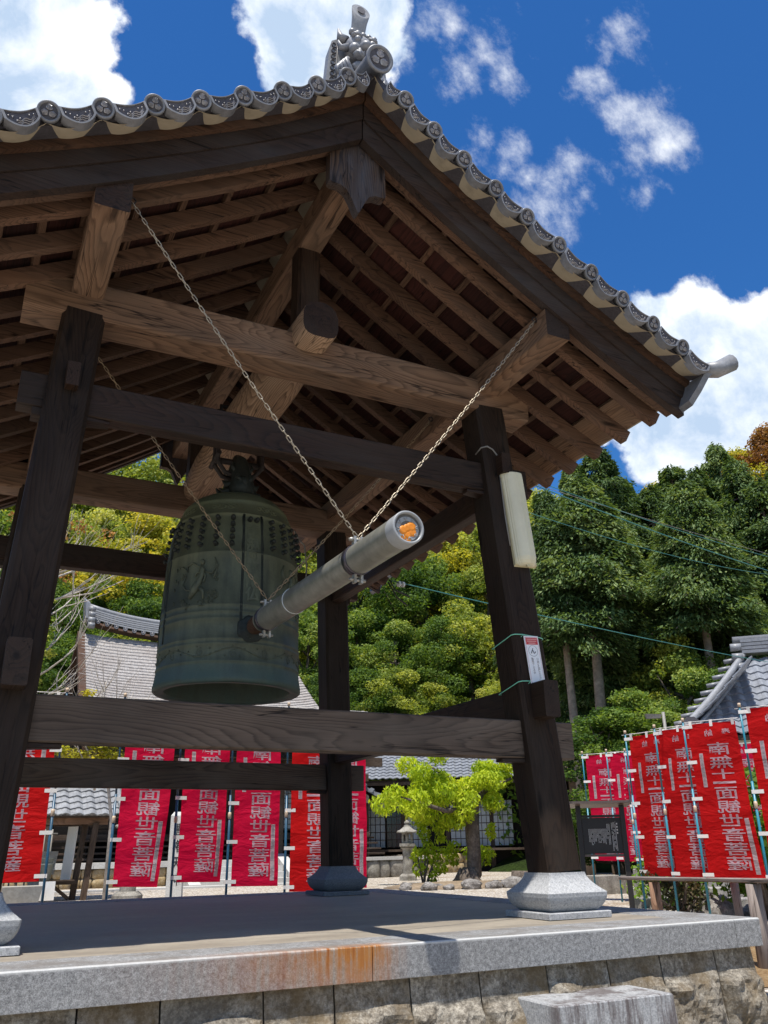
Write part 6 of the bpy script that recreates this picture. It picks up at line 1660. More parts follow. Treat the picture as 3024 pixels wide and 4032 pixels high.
# ================================================================== RAIL FENCE
rf = empty('rail_fence', (4.3, -0.6, GZ), 'low weathered rail fence with round posts at the right of the platform', 'fence')
beam('rail', rf, (5.02, 1.72, 0.035), (3.9, -1.98, 0.118), 0.09, 0.035, 'rail_wood', c=0.008)
for (x, y, z, r, m_) in ((4.80, 1.0, 0.02, 0.055, 'brown_rail_wood'), (4.27, -0.72, 0.065, 0.062, 'rail_wood'), (3.95, -1.80, 0.09, 0.06, 'rail_wood')):
    mb = MB(); mb.tube([(x, y, GZ - 0.15), (x + 0.004, y, (z + GZ) / 2), (x, y, z)], [r * 1.04, r, r * 0.97], 12)
    mb.v = [(v[2], v[1], -v[0]) for v in mb.v]; o = mb.build('fence_post', m_, rf); o.matrix_basis = pw(rf).inverted() @ Matrix.Rotation(-pi / 2, 4, 'Y')
fp = MB(); fp.tube([(7.01, 2.02, GZ - 0.1), (7.0, 2.02, -0.02)], 0.05, 10); fp.v = [(v[2], v[1], -v[0]) for v in fp.v]
o = fp.build('stake', 'rail_wood'); o.matrix_basis = Matrix.Rotation(-pi / 2, 4, 'Y'); tag(o, 'weathered round stake standing before the wide stone steps', 'stake')
# weathered black rock under the poles
def rock(name, c, r, mat, label, cat='rock', seed=0, group=None, kind=None, parent=None, flat=0.7):
    bm = bmesh.new(); bmesh.ops.create_icosphere(bm, subdivisions=3, radius=1)
    for v in bm.verts:
        k = 1 + 0.28 * mnoise.noise(v.co * 1.3 + Vector((seed, seed * 2.1, 0))) + 0.10 * mnoise.noise(v.co * 4 + Vector((seed, 0, 0)))
        v.co = Vector((v.co.x * r[0] * k, v.co.y * r[1] * k, v.co.z * r[2] * k))
    me = bpy.data.meshes.new(name); bm.to_mesh(me); bm.free(); me.materials.append(MAT[mat])
    o = link_mesh(name, me, parent); o.matrix_basis = pw(parent).inverted() @ Matrix.Translation(c)
    if parent is None: tag(o, label, cat, group, kind)
    return o
rock('rock', (7.75, 3.1, GZ + 0.05), (0.38, 0.30, 0.24), 'rock', 'dark lichen-streaked rock under the banner poles behind the rail', seed=3)
rock('rock', (8.3, 3.0, GZ + 0.02), (0.16, 0.13, 0.12), 'rock', 'small pale rock right of the dark streaked one behind the rail', seed=5)

# wide stone steps at right
st = empty('stone_steps', (9.0, 4.4, GZ), 'wide weathered stone steps rising behind the rail at far right', 'steps')
sd = Vector((0.72, -0.69, 0)); sn = Vector((0.69, 0.72, 0))
for k in range(4):
    c0 = Vector((8.05, 5.05, 0)) + sn * (0.42 * k)
    mb = MB()
    for L0, L1 in ((0, 1.45), (1.46, 2.9), (2.91, 5.5)):
        p, q = c0 + sd * L0, c0 + sd * L1; zt = GZ + 0.13 * (k + 1); zb2 = GZ - 0.1 if k == 0 else zt - 0.14
        r = [p, q, q + sn * 0.6, p + sn * 0.6]
        mb = MB(); mb.sweep([[x + up_ * zb2 for x in r], [x + up_ * (zt - 0.01) for x in r], [x + up_ * zt + (sn * 0.01 if i < 2 else Vector()) for i, x in enumerate(r)]])
        mb.build('step', 'stone_step', st)
p, q = Vector((8.05, 5.05, 0)) + sn * 1.7, Vector((8.05, 5.05, 0)) + sn * 1.7 + sd * 5.5
mb = MB(); r = [p, q, q + sn * 5, p + sn * 5]; mb.sweep([[x + up_ * GZ for x in r], [x + up_ * (GZ + 0.5) for x in r]]); mb.build('landing', 'concrete', st)

# ================================================================== STONE LANTERNS
def lantern(loc, H_, label, gr='stone lanterns in the court'):
    L = empty('stone_lantern', loc, label, 'stone lantern', gr)
    s = H_ / 1.66
    def part(n_, mb):
        mb.v = [(loc[0] + v[0] * s, loc[1] + v[1] * s, loc[2] + v[2] * s) for v in mb.v]; return mb.build(n_, 'stone_old', L)
    mb = MB(); mb.lathe([(0.0, -0.02), (0.29, -0.02), (0.29, 0.12), (0.26, 0.15), (0.20, 0.19), (0.0, 0.19)], 6, smooth=False); part('base', mb)
    mb = MB(); mb.lathe([(0.155, 0.18), (0.150, 0.5), (0.148, 0.82), (0.155, 0.86), (0.22, 0.90)], 16); part('shaft', mb)
    mb = MB(); mb.lathe([(0.0, 0.88), (0.20, 0.90), (0.265, 0.94), (0.265, 1.02), (0.0, 1.02)], 6, smooth=False); part('platform', mb)
    mb = MB()
    for k in range(6):
        a, b = pi * k / 3, pi * (k + 1) / 3
        P0, P1 = Vector((0.185 * cos(a), 0.185 * sin(a), 0)), Vector((0.185 * cos(b), 0.185 * sin(b), 0))
        for (u0, u1, z0, z1) in ((0, 1, 1.02, 1.09), (0, 1, 1.27, 1.33), (0, 0.28, 1.09, 1.27), (0.72, 1, 1.09, 1.27)):
            A_, B_ = P0.lerp(P1, u0), P0.lerp(P1, u1); Ai, Bi = A_ * 0.8, B_ * 0.8
            mb.sweep([[A_ + up_ * z0, B_ + up_ * z0, Bi + up_ * z0, Ai + up_ * z0], [A_ + up_ * z1, B_ + up_ * z1, Bi + up_ * z1, Ai + up_ * z1]])
    part('fire_box', mb)
    mb = MB()
    rings = []
    for r_, z in ((0.16, 1.325), (0.315, 1.315), (0.325, 1.335), (0.31, 1.355), (0.22, 1.40), (0.14, 1.46), (0.085, 1.50)):
        rings.append([(r_ * (1 + (0.05 * cos(6 * 2 * pi * k / 24)) * (r_ / 0.32)) * cos(2 * pi * k / 24), r_ * (1 + (0.05 * cos(6 * 2 * pi * k / 24)) * (r_ / 0.32)) * sin(2 * pi * k / 24), z + (0.02 * max(0, cos(6 * 2 * pi * k / 24)) if r_ > 0.3 else 0)) for k in range(24)])
    mb.sweep(rings, True, True); part('roof', mb)
    mb = MB(); mb.lathe([(0.0, 1.49), (0.085, 1.49), (0.09, 1.53), (0.05, 1.545), (0.05, 1.555), (0.085, 1.585), (0.085, 1.61), (0.055, 1.645), (0.0, 1.69)], 12); part('finial', mb)
    return L
lantern((10.94, 17.95, GZ), 1.66, 'old stone lantern in the gravel court left of the bright green tree')
lantern((1.85, 12.75, GZ), 1.75, 'stone lantern mostly hidden by a banner, its foot showing left of the white post')

# ================================================================== COURT: WALLS, HALL, SHELTER
def stone_wall(name, p, q, z0, z1, size, label, mat='stone_gold', coping=None, seed=1, depth=0.35, cat='stone wall', group=None):
    """dry wall: every stone its own rounded block in a brick-like, jostled order"""
    rnd = random.Random(seed); p, q = Vector(p), Vector(q); d = (q - p); L = d.length; d.normalize(); nn = Vector((d.y, -d.x, 0))
    if nn.dot(Vector((CX, CY, 0)) - p) < 0: nn = -nn
    root = empty(name, (p.x, p.y, z0), label, cat, group)
    H_ = z1 - z0; rows = max(1, round(H_ / size)); hgt = H_ / rows
    bk = MB(); r = [p - nn * 0.06, q - nn * 0.06, q - nn * depth, p - nn * depth]; bk.sweep([[v + up_ * (z0 - GZ * 0 - p.z) for v in r], [v + up_ * (z1 - p.z - 0.02) for v in r]]); bk.build('wall_core', 'mortar', root)
    cnt = 0
    for j in range(rows):
        s = -rnd.uniform(0, size * 0.6)
        while s < L:
            w_ = size * rnd.uniform(0.8, 1.5); a, b = max(0, s), min(L, s + w_)
            if b - a > 0.06:
                c = p + d * (a + b) / 2 + up_ * (z0 - p.z + hgt * (j + 0.5) + rnd.uniform(-0.02, 0.02)) - nn * 0.03
                rx, rz = (b - a) * 0.56, hgt * 0.60
                bm = bmesh.new(); bmesh.ops.create_icosphere(bm, subdivisions=2, radius=1)
                for v in bm.verts:
                    c_ = v.co; e_ = 0.55
                    c_ = Vector((math.copysign(abs(c_.x) ** e_, c_.x), math.copysign(abs(c_.y) ** 0.8, c_.y), math.copysign(abs(c_.z) ** e_, c_.z)))
                    k = 0.92 + 0.16 * mnoise.noise(c_ * 1.4 + Vector((cnt * 3.1, seed, 0)))
                    v.co = d * c_.x * rx * k + nn * c_.y * 0.10 * k + up_ * c_.z * rz * k
                me = bpy.data.meshes.new('stone'); bm.to_mesh(me); bm.free(); me.materials.append(MAT[mat])
                me.polygons.foreach_set('use_smooth', [True] * len(me.polygons))
                put('stone', me, root, Matrix.Translation(c)); cnt += 1
            s += w_
    if coping:
        m_, th, ov = coping; n_ = max(1, round(L / 1.3))
        for k in range(n_):
            a, b = p + d * (L * k / n_ + 0.004), p + d * (L * (k + 1) / n_ - 0.004)
            mb = MB(); r = [a + nn * ov, b + nn * ov, b - nn * depth, a - nn * depth]; mb.sweep([[v + up_ * (z1 - p.z) for v in r], [v + up_ * (z1 + th - p.z) for v in r]]); mb.build('coping', m_, root)
    return root
stone_wall('retaining_wall', (-1.5, 20.7, GZ), (4.9, 20.35, GZ), GZ, -0.05, 0.30, 'low wall of golden boulders with a pale coping before the main hall', coping=('stone_light', 0.15, 0.10), seed=2)
stone_wall('retaining_wall', (7.6, 20.2, GZ), (13.4, 21.2, GZ), GZ, -0.02, 0.42, 'grey-brown boulder wall behind the stone lantern and court tree', mat='stone_old', coping=('stone_light', 0.10, 0.08), seed=5)
stone_wall('retaining_wall', (14.0, 23.0, GZ), (19.0, 24.0, GZ), GZ, 0.10, 0.30, 'golden boulder wall below the gravestones', seed=9)

# stone stair up to the hall with sloping cheek slabs
hs_ = empty('hall_stair', (6.2, 19.2, GZ), 'pale stone stair with sloping cheek slabs leading up to the main hall', 'stair')
for k in range(4):
    mb = MB()
    for x0 in (4.95, 5.85, 6.75):
        mb = MB(); mb.box(x0, 18.9 + 0.38 * k, GZ - 0.02, x0 + 0.895, 18.9 + 0.38 * (k + 1) + (1.2 if k == 3 else 0), GZ + 0.16 * (k + 1)); mb.build('step', 'stone_light', hs_)
for x0 in (4.60, 7.67):
    mb = MB(); mb.sweep([[(x0, 18.65, GZ), (x0, 20.6, GZ), (x0, 20.6, 0.16), (x0, 20.2, 0.16), (x0, 18.65, GZ + 0.06)], [(x0 + 0.33, 18.65, GZ), (x0 + 0.33, 20.6, GZ), (x0 + 0.33, 20.6, 0.16), (x0 + 0.33, 20.2, 0.16), (x0 + 0.33, 18.65, GZ + 0.06)]]); mb.build('cheek_slab', 'stone_light', hs_)
mb = MB(); mb.box(1.0, 17.9, GZ + 0.0, 9.5, 18.3, GZ + 0.05); tag(mb.build('kerb', 'stone_light'), 'long pale kerb stone line across the gravel before the hall', 'kerb')

# main hall
hall = empty('main_hall', (7, 24, GZ), 'large old temple hall with a grey shingled roof, dark timber front and tiled ridge', 'temple hall')
mb = MB(); mb.box(-1.0, 20.75, GZ, 10.5, 33, 0.098); mb.build('podium', 'stone_old', hall)
mb = MB(); mb.box(1.2, 23.6, 0.10, 12.0, 31, 3.6); mb.build('wall', 'dark_inside', hall)
for k in range(10):
    x = 1.2 + 10.8 * k / 9
    beam('pillar', hall, (x, 23.5, 0.12), (x, 23.5, 3.5), 0.26, 0.26, 'old_wood', up=(0, -1, 0))
    mb = MB(); mb.lathe([(0.0, 0.10), (0.28, 0.10), (0.26, 0.20), (0.17, 0.24), (0, 0.24)], 14, (x, 22.2, 0)); mb.build('pillar_stone', 'stone_grave', hall) if k % 2 == 0 else None
    if k % 2 == 0: beam('porch_pillar', hall, (x, 22.2, 0.24), (x, 22.2, 3.4), 0.22, 0.22, 'old_wood', up=(0, -1, 0))
beam('floor_beam', hall, (1.0, 23.3, 0.78), (12.2, 23.3, 0.78), 0.2, 0.22, 'old_wood')
for q, z in ((0, 0.70), (1, 0.52), (2, 0.34), (3, 0.18)):
    beam('wooden_step', hall, (1.0, 23.0 - 0.28 * q, z), (12.2, 23.0 - 0.28 * q, z), 0.3, 0.06, 'old_wood')
beam('lintel', hall, (1.0, 23.35, 2.75), (12.2, 23.35, 2.75), 0.2, 0.26, 'old_wood'); beam('porch_beam', hall, (1.0, 22.2, 3.2), (12.2, 22.2, 3.2), 0.22, 0.3, 'old_wood')
for k in range(9):
    x0 = 1.2 + 1.2 * k + 0.17; x1 = x0 + 0.86
    for j in range(8):
        beam('wall_plank', hall, (x0, 23.56, 0.95 + 0.22 * j), (x1, 23.56, 0.95 + 0.22 * j), 0.03, 0.205, 'old_wood') if k in (1, 4, 8) else None
    if k in (2, 5, 6):      # bell-shaped latticed windows
        out = [(x0, 1.0), (x0 + 0.04, 1.9), (x0 + 0.14, 2.25), (x0 + 0.43, 2.5), (x1 - 0.14, 2.25), (x1 - 0.04, 1.9), (x1, 1.0)]
        mb = MB(); mb.sweep([[(x, 23.45, z) for x, z in out], [(x, 23.5, z) for x, z in out]]); w_o = mb.build('bell_window', 'paper_shoji', hall)
        fb = MB(); fb.tube([(x, 23.43, z) for x, z in out + out[:1]], 0.05, 6); fb.build('window_frame', 'old_wood', w_o)
        gb = MB()
        for i in range(1, 6): gb.tube([(x0 + 0.86 * i / 6, 23.42, 1.0), (x0 + 0.86 * i / 6, 23.42, 2.1 + 0.3 * sin(pi * i / 6))], 0.010, 4)
        for i in range(1, 8): gb.tube([(x0 + 0.03, 23.42, 1.0 + 0.17 * i), (x1 - 0.03, 23.42, 1.0 + 0.17 * i)], 0.010, 4)
        gb.build('lattice', 'old_wood', w_o)
def hall_z(y):
    """roof height over y from eave (20.9) to ridge (27.2)"""
    t = (y - 20.9) / (27.2 - 20.9); return 3.35 + 1.9 * t + 2.75 * t ** 2.0
for side in (0, 1):
    mb = MB(); rows = 46; nx = 26; vs = []
    for i in range(rows + 1):
        t = i / rows; y = 20.9 + 6.3 * t
        for j in range(nx + 1):
            x = 1.95 - 0.35 * (1 - t) ** 2 + (8.35 + 0.9 * (1 - t) ** 1.2) * j / nx
            up2 = 0.35 * (abs(2 * j / nx - 1) ** 4) * (0.4 + 0.6 * (1 - t))
            jag = 0.02 * mnoise.noise(Vector((x * 3, y * 9, 0)))
            yy = y if side == 0 else 54.4 - y
            vs.append((x, yy, hall_z(y) + up2 + jag)); 
    # stepped courses: each course drops a few centimetres onto the next
    fs = []; vs2 = []
    W1 = nx + 1
    for i in range(rows):
        b = len(vs2)
        for j in range(W1): v = vs[i * W1 + j]; vs2.append((v[0], v[1], v[2] + 0.045))
        for j in range(W1): v = vs[(i + 1) * W1 + j]; vs2.append((v[0], v[1], v[2] + 0.0))
        for j in range(nx): fs.append((b + j, b + j + 1, b + W1 + j + 1, b + W1 + j))
        if i:
            for j in range(nx): fs.append((b - W1 + j, b - W1 + j + 1, b + j + 1, b + j))
    mb.add(vs2, fs, False); o = mb.build('shingle_roof', 'shingle', hall); o['kind'] = 'stuff'
    # thick layered edge
    mb = MB(); n = 24; rings = []
    for side_x in (0,):
        for i in range(n + 1):
            t = i / n; y = 20.9 + 6.3 * t; x = 1.95 - 0.35 * (1 - t) ** 2; yy = y if side == 0 else 54.4 - y; z = hall_z(y) + 0.35 * (0.4 + 0.6 * (1 - t))
            rings.append([(x - 0.01, yy, z + 0.05), (x - 0.01, yy, z - 0.28), (x + 0.25, yy, z - 0.28), (x + 0.25, yy, z + 0.0)])
    mb.sweep(rings); mb.build('verge_layers', 'barge_brown', hall)
    mb = MB(); rings = []
    for i in range(n + 1):
        t = i / n; y = 20.9 + 6.3 * t; x = 1.95 - 0.35 * (1 - t) ** 2 + 0.14; yy = y if side == 0 else 54.4 - y; z = hall_z(y) + 0.3 * (0.4 + 0.6 * (1 - t))
        rings.append([(x, yy, z - 0.30), (x, yy, z - 0.75), (x + 0.10, yy, z - 0.75), (x + 0.10, yy, z - 0.30)])
    mb.sweep(rings); mb.build('gable_board', 'barge_brown', hall)
mb = MB(); mb.add([(2.6, 22.0, 3.4), (2.6, 32.0, 3.4), (2.6, 27.2, 7.6)], [(0, 1, 2)]); mb.add([(9.9, 22.0, 3.4), (9.9, 32.0, 3.4), (9.9, 27.2, 7.6)], [(0, 2, 1)]); mb.build('gable_wall', 'dark_inside', hall)
beam('eave_beam', hall, (1.7, 21.3, 3.22), (10.9, 21.3, 3.22), 0.25, 0.2, 'old_wood')
mb = MB(); mb.box(1.7, 21.0, 3.15, 10.9, 27, 3.25); mb.build('eave_soffit', 'dark_inside', hall)
def ridge_pt(i, n, dz=0): x = 2.25 + 7.9 * i / n; return (x, 27.2, 8.10 + 0.42 * abs(2 * i / n - 1) ** 2.6 + dz)
n = 20
rb_ = MB(); rings = []
for i in range(n + 1):
    x, y, z = ridge_pt(i, n); rings.append([(x, y - 0.30, z), (x, y + 0.30, z), (x, y + 0.24, z + 0.10), (x, y - 0.24, z + 0.10)])
rb_.sweep(rings); rb_.build('ridge_board', 'barge_brown', hall)
for q in range(5):
    mb = MB(); rings = []
    for i in range(n + 1):
        x, y, z = ridge_pt(i, n, 0.18 + 0.085 * q); h = 0.27 - 0.025 * q; rings.append([(x, y - h, z), (x, y + h, z), (x, y + h - 0.01, z + 0.062), (x, y - h + 0.01, z + 0.062)])
    mb.sweep(rings); mb.build('ridge_course', 'tile_light', hall)
mb = MB(); mb.tube([ridge_pt(i, n, 0.66) for i in range(n + 1)], 0.11, 10); mb.build('ridge_cap', 'tile_light', hall)
mb = MB()
dm = round_end(0.085, 0.12)
for i in range(24):
    x, y, z = ridge_pt(i * 20 / 23, n, 0.10); put('ridge_disc', dm, hall, Matrix.Translation((x, y - 0.36, z)))
for q in range(4):
    x, y, z = ridge_pt(0, n); mb = MB(); mb.tube([(x - 0.05, y - 0.42 - 0.05 * q, z + 0.45 - 0.22 * q), (x + 0.20, y - 0.42 - 0.05 * q, z + 0.44 - 0.22 * q)], 0.12, 10); mb.build('ridge_end_roll', 'tile_light', hall)
x, y, z = ridge_pt(0, n); mb = MB(); mb.sweep([[(x - 0.12, y - 0.4, z + 0.1), (x - 0.12, y + 0.4, z + 0.1), (x - 0.16, y + 0.34, z + 0.75), (x - 0.22, y, z + 1.0), (x - 0.16, y - 0.34, z + 0.75)], [(x, y - 0.4, z + 0.1), (x, y + 0.4, z + 0.1), (x, y + 0.34, z + 0.7), (x, y, z + 0.85), (x, y - 0.34, z + 0.7)]]); mb.build('ridge_ornament', 'tile', hall)

# tiled roofs -------------------------------------------------------
def tiled(parent, O, U, V, nu, nv, mat, tu=0.27, tv=0.24, curve=0.0, name='roof_tiles', amp=0.028, cut=None):
    """S-tiles laid on the plane through O: U along the eave, V up the slope (unit vectors)"""
    U, V = Vector(U).normalized(), Vector(V).normalized(); N_ = U.cross(V)
    if N_.z < 0: N_ = -N_
    mb = MB(); seg = 7
    for j in range(nv):
        for i in range(nu):
            if cut and not cut(i / nu, j / nv): continue
            jit = random.uniform(-0.004, 0.004)
            ra, rb2 = [], []
            for k in range(seg + 1):
                t = k / seg; h = amp * sin(2 * pi * (t - 0.08)) + (amp * 0.7 if t > 0.8 else 0)
                def pt(vv, lift):
                    s_ = vv * tv; return Vector(O) + U * ((i + t * 1.05) * tu) + V * s_ + N_ * (h + lift * 1.4 + jit) + up_ * (curve * (vv / nv) ** 2)
                ra.append((pt(j, 0.030), pt(j + 1.15, 0.004), pt(j, 0.008)))
            b = len(mb.v)
            vs = [x[0] for x in ra] + [x[1] for x in ra] + [x[2] for x in ra]; m_ = seg + 1
            fs = [(k, k + 1, m_ + k + 1, m_ + k) for k in range(seg)] + [(2 * m_ + k, 2 * m_ + k + 1, k + 1, k) for k in range(seg)] + [(seg, 2 * m_ + seg, m_ + seg)]
            mb.add(vs, fs)
    o = mb.build(name, mat, parent); o['kind'] = 'stuff'; return o

# roofed notice shelter at left
sh = empty('tiled_shelter', (0.6, 14.6, GZ), 'small tiled shelter with brown posts and a white board seen past the left banners', 'shelter')
tiled(sh, (-1.6, 13.95, 1.12), (1, 0, 0), (0, 0.84, 0.54), 13, 6, 'tile_old')
tiled(sh, (1.91, 15.95, 1.12), (-1, 0, 0), (0, -0.84, 0.54), 13, 4, 'tile_old')
mb = MB(); rings = [[(x, 15.05 + 0.15 * cos(pi * k / 8), 1.86 + 0.10 * sin(pi * k / 8)) for k in range(9)] for x in (-1.7, 2.0)]; mb.sweep(rings, smooth=True); mb.build('ridge_cap', 'tile_old', sh)
mb = MB(); mb.tube([(1.96, 13.97, 1.20), (1.96, 14.5, 1.53), (1.95, 15.05, 1.90)], 0.075, 10); mb.tube([(1.83, 13.97, 1.19), (1.83, 15.0, 1.84)], 0.06, 8); mb.build('verge_roll', 'tile_old', sh)
beam('shelter_beam', sh, (-1.5, 14.35, 1.02), (1.6, 14.35, 1.02), 0.10, 0.14, 'brown_rail_wood'); beam('shelter_beam', sh, (-1.5, 15.5, 1.02), (1.6, 15.5, 1.02), 0.10, 0.14, 'old_wood')
mb = MB(); mb.box(-1.55, 14.0, 1.09, 1.85, 15.8, 1.12); mb.build('soffit', 'old_wood', sh)
for (x, y) in ((1.25, 14.3), (1.07, 14.62), (-1.2, 14.3), (-1.2, 15.5)): beam('shelter_post', sh, (x - 0.02, y, GZ - 0.02), (x + 0.10, y, 0.98), 0.12, 0.12, 'old_wood', up=(0, -1, 0))
mb = MB(); mb.sweep([[(0.80, 14.9, -0.25), (0.94, 14.55, -0.25), (0.97, 14.57, -0.25), (0.83, 14.92, -0.25)], [(0.86, 14.9, 0.92), (1.0, 14.55, 0.92), (1.03, 14.57, 0.92), (0.89, 14.92, 0.92)]]); mb.build('white_board', 'paper_white', sh)
beam('brace', sh, (0.45, 14.4, -0.20), (1.1, 14.4, -0.20), 0.07, 0.08, 'old_wood'); beam('brace', sh, (0.6, 14.4, -0.25), (0.95, 14.4, -0.52), 0.06, 0.07, 'old_wood')
# bucket, paper notice, planter
bk = empty('bucket_stack', (0.42, 14.2, -0.13), 'stack of grey buckets on a shelf beside the leftmost blue banner pole', 'bucket')
mb = MB(); mb.lathe([(0.0, -0.14), (0.10, -0.14), (0.14, 0.16), (0.15, 0.17), (0.14, 0.18)], 16, (0.42, 14.2, 0)); mb.build('bucket', 'bucket_grey', bk)
mb = MB(); mb.lathe([(0.105, 0.16), (0.14, 0.28), (0.15, 0.29), (0.0, 0.29)], 16, (0.42, 14.2, 0)); mb.tube([(0.56, 14.2, 0.15), (0.60, 14.2, 0.05), (0.57, 14.2, -0.03)], 0.006, 5); mb.build('bucket', 'bucket_grey', bk)
mb = MB(); mb.box(0.30, 14.05, -0.52, 0.62, 14.07, -0.16); tag(mb.build('paper_notice', 'paper_white'), 'blank-looking white paper notice hung below the grey buckets', 'notice')
mb = MB(); mb.box(-0.6, 14.1, -0.165, 1.0, 14.3, -0.142); tag(mb.build('shelf', 'old_wood'), 'dark wooden shelf under the grey buckets', 'shelf')
pl = empty('planter', (-0.35, 13.6, GZ), 'oblong concrete trough with a spiky dark plant at far left behind the platform', 'planter')
mb = MB(); mb.sweep([[(-1.1, 13.4, GZ), (0.25, 13.4, GZ), (0.25, 13.9, GZ), (-1.1, 13.9, GZ)], [(-1.16, 13.36, -0.22), (0.31, 13.36, -0.22), (0.31, 13.94, -0.22), (-1.16, 13.94, -0.22)]]); mb.build('trough', 'concrete', pl)
mb = MB(); r3 = random.Random(4)
for k in range(46):
    a = r3.uniform(0, 6.28); e_ = r3.uniform(0.2, 1.3); L_ = r3.uniform(0.15, 0.3); b = Vector((-0.72 + r3.uniform(-.12, .12), 13.55, -0.20)); t_ = b + Vector((cos(a) * cos(e_), sin(a) * cos(e_) * 0.5, sin(e_))) * L_; w_ = Vector((0.012, 0, 0.006)); mb.add([b - w_, b + w_, t_], [(0, 1, 2)])
mb.build('spiky_plant', 'dark_inside', pl)
mb = MB(); mb.sweep([[(0.35 + a, 15.3 + b, -0.05) for a, b in ((-.32, -.2), (.32, -.2), (.32, .2), (-.32, .2))], [(0.35 + a, 15.3 + b, 0.42) for a, b in ((-.38, -.24), (.38, -.24), (.38, .24), (-.38, .24))]]); mb.box(0.2, 15.2, GZ, 0.5, 15.4, -0.05); tag(mb.build('flower_tub', 'concrete'), 'square concrete tub standing on a block under the shelter roof', 'planter')
mb = MB()
for k in range(9): mb.tube([(-0.6 + 0.16 * k, 16.2, GZ), (-0.6 + 0.16 * k, 16.2, 0.9)], 0.02, 5)
for z in (0.0, 0.4, 0.8): mb.tube([(-0.7, 16.2, z), (0.8, 16.2, z)], 0.02, 5)
tag(mb.build('metal_fence', 'grey_cable'), 'grey metal mesh fence seen under the tiled shelter roof', 'fence')

# white inscribed post
wp = empty('inscribed_post', (3.0, 13.6, GZ), 'square white post with brushed black characters half hidden by a crimson banner', 'post')
c_, s_ = cos(radians(-20)), sin(radians(-20))
def wpp(x, y, z): return (2.99 + x * c_ - y * s_, 13.6 + x * s_ + y * c_, z)
mb = MB(); mb.sweep([[wpp(x, y, z) for x, y in ((-k, -k), (k, -k), (k, k), (-k, k))] for z, k in ((GZ, 0.165), (1.10, 0.155), (1.18, 0.10))]); mb.build('shaft', 'stone_light', wp)
mb = MB(); place_text(mb, '豊権天神', 0.02, 0.98, 0.21, 0.27, lambda x, z: Vector(wpp(x, -0.168, z)), 0.01, gap=0.33); mb.build('inscription', 'ink', wp)

# middle building with paper screens
mid = empty('priest_house', (15.5, 24.5, GZ), 'long dark timber house with paper sliding screens and a grey tiled roof beyond the court', 'house')
U2 = Vector((0.86, -0.51, 0)).normalized(); V2 = Vector((0.51, 0.86, 0)).normalized(); O2 = Vector((12.6, 24.7, 0))
def mp_(u, v, z): return O2 + U2 * u + V2 * v + up_ * z
def box2(name, u0, v0, z0, u1, v1, z1, mat, par=mid):
    mb = MB(); r = [(u0, v0), (u1, v0), (u1, v1), (u0, v1)]; mb.sweep([[mp_(u, v, z0) for u, v in r], [mp_(u, v, z1) for u, v in r]]); return mb.build(name, mat, par)
box2('wall', -1.5, 1.2, GZ, 9.0, 5.0, 2.7, 'dark_inside'); box2('floor_deck', -1.5, 0.55, 0.20, 9.0, 1.2, 0.28, 'old_wood')
tiled(mid, mp_(-0.9, -0.1, 2.78), U2, V2 * 0.87 + up_ * 0.5, 34, 17, 'roof_tile', curve=0.3)
box2('eave_soffit', -0.9, 0.0, 2.66, 8.4, 4.5, 2.74, 'old_wood'); box2('eave_board', -0.9, 0.0, 2.56, 8.4, 0.08, 2.74, 'old_wood')
for k in range(20): beam('eave_rafter', mid, mp_(-0.7 + 0.45 * k, 0.05, 2.60), mp_(-0.7 + 0.45 * k, 1.4, 2.72), 0.07, 0.08, 'old_wood')
for k in range(6): beam('house_post', mid, mp_(-0.2 + 1.7 * k, 1.15, GZ), mp_(-0.2 + 1.7 * k, 1.15, 2.7), 0.16, 0.16, 'old_wood', up=tuple(U2))
for k in range(7):
    u0 = 0.0 + 0.82 * k
    if k in (3,): continue
    sc_ = box2('paper_screen', u0 + 0.03, 1.10, 0.35, u0 + 0.79, 1.13, 2.0, 'paper_shoji' if k not in (1,) else 'glass_dark')
    gb = MB()
    for i in range(5):
        a, b = mp_(u0 + 0.03 + 0.19 * i, 1.09, 0.35), mp_(u0 + 0.03 + 0.19 * i, 1.09, 2.0); gb.tube([a, b], 0.012, 4)
    for i in range(7): gb.tube([mp_(u0 + 0.03, 1.09, 0.35 + 0.275 * i), mp_(u0 + 0.79, 1.09, 0.35 + 0.275 * i)], 0.012, 4)
    gb.build('lattice', 'old_wood', sc_)
# left house part with hipped corner ridge and small gabled porch
tiled(mid, mp_(-3.4, 0.6, 3.05), U2, V2 * 0.87 + up_ * 0.5, 9, 13, 'roof_tile', curve=0.2)
mb = MB(); mb.tube([mp_(-1.0, 0.35, 3.0), mp_(-0.9, 1.6, 3.65), mp_(-0.6, 3.4, 4.9)], 0.13, 10); mb.build('corner_ridge', 'roof_tile', mid)
gp = empty('porch', tuple(mp_(-0.7, -0.6, GZ)), 'small porch with a cream plaster gable left of the bright court tree', 'porch')
def pp_(u, v, z): return mp_(-0.75 + u, -0.9 + v, z)
mb = MB(); mb.add([pp_(-1.1, 0, 2.15), pp_(1.1, 0, 2.15), pp_(0, 0, 2.85)], [(0, 1, 2)]); mb.add([pp_(-1.1, 0.0, 2.15), pp_(1.1, 0.0, 2.15), pp_(1.1, 0.0, 1.9), pp_(-1.1, 0.0, 1.9)], [(0, 3, 2, 1)]); mb.build('gable_wall', 'wall_cream', gp)
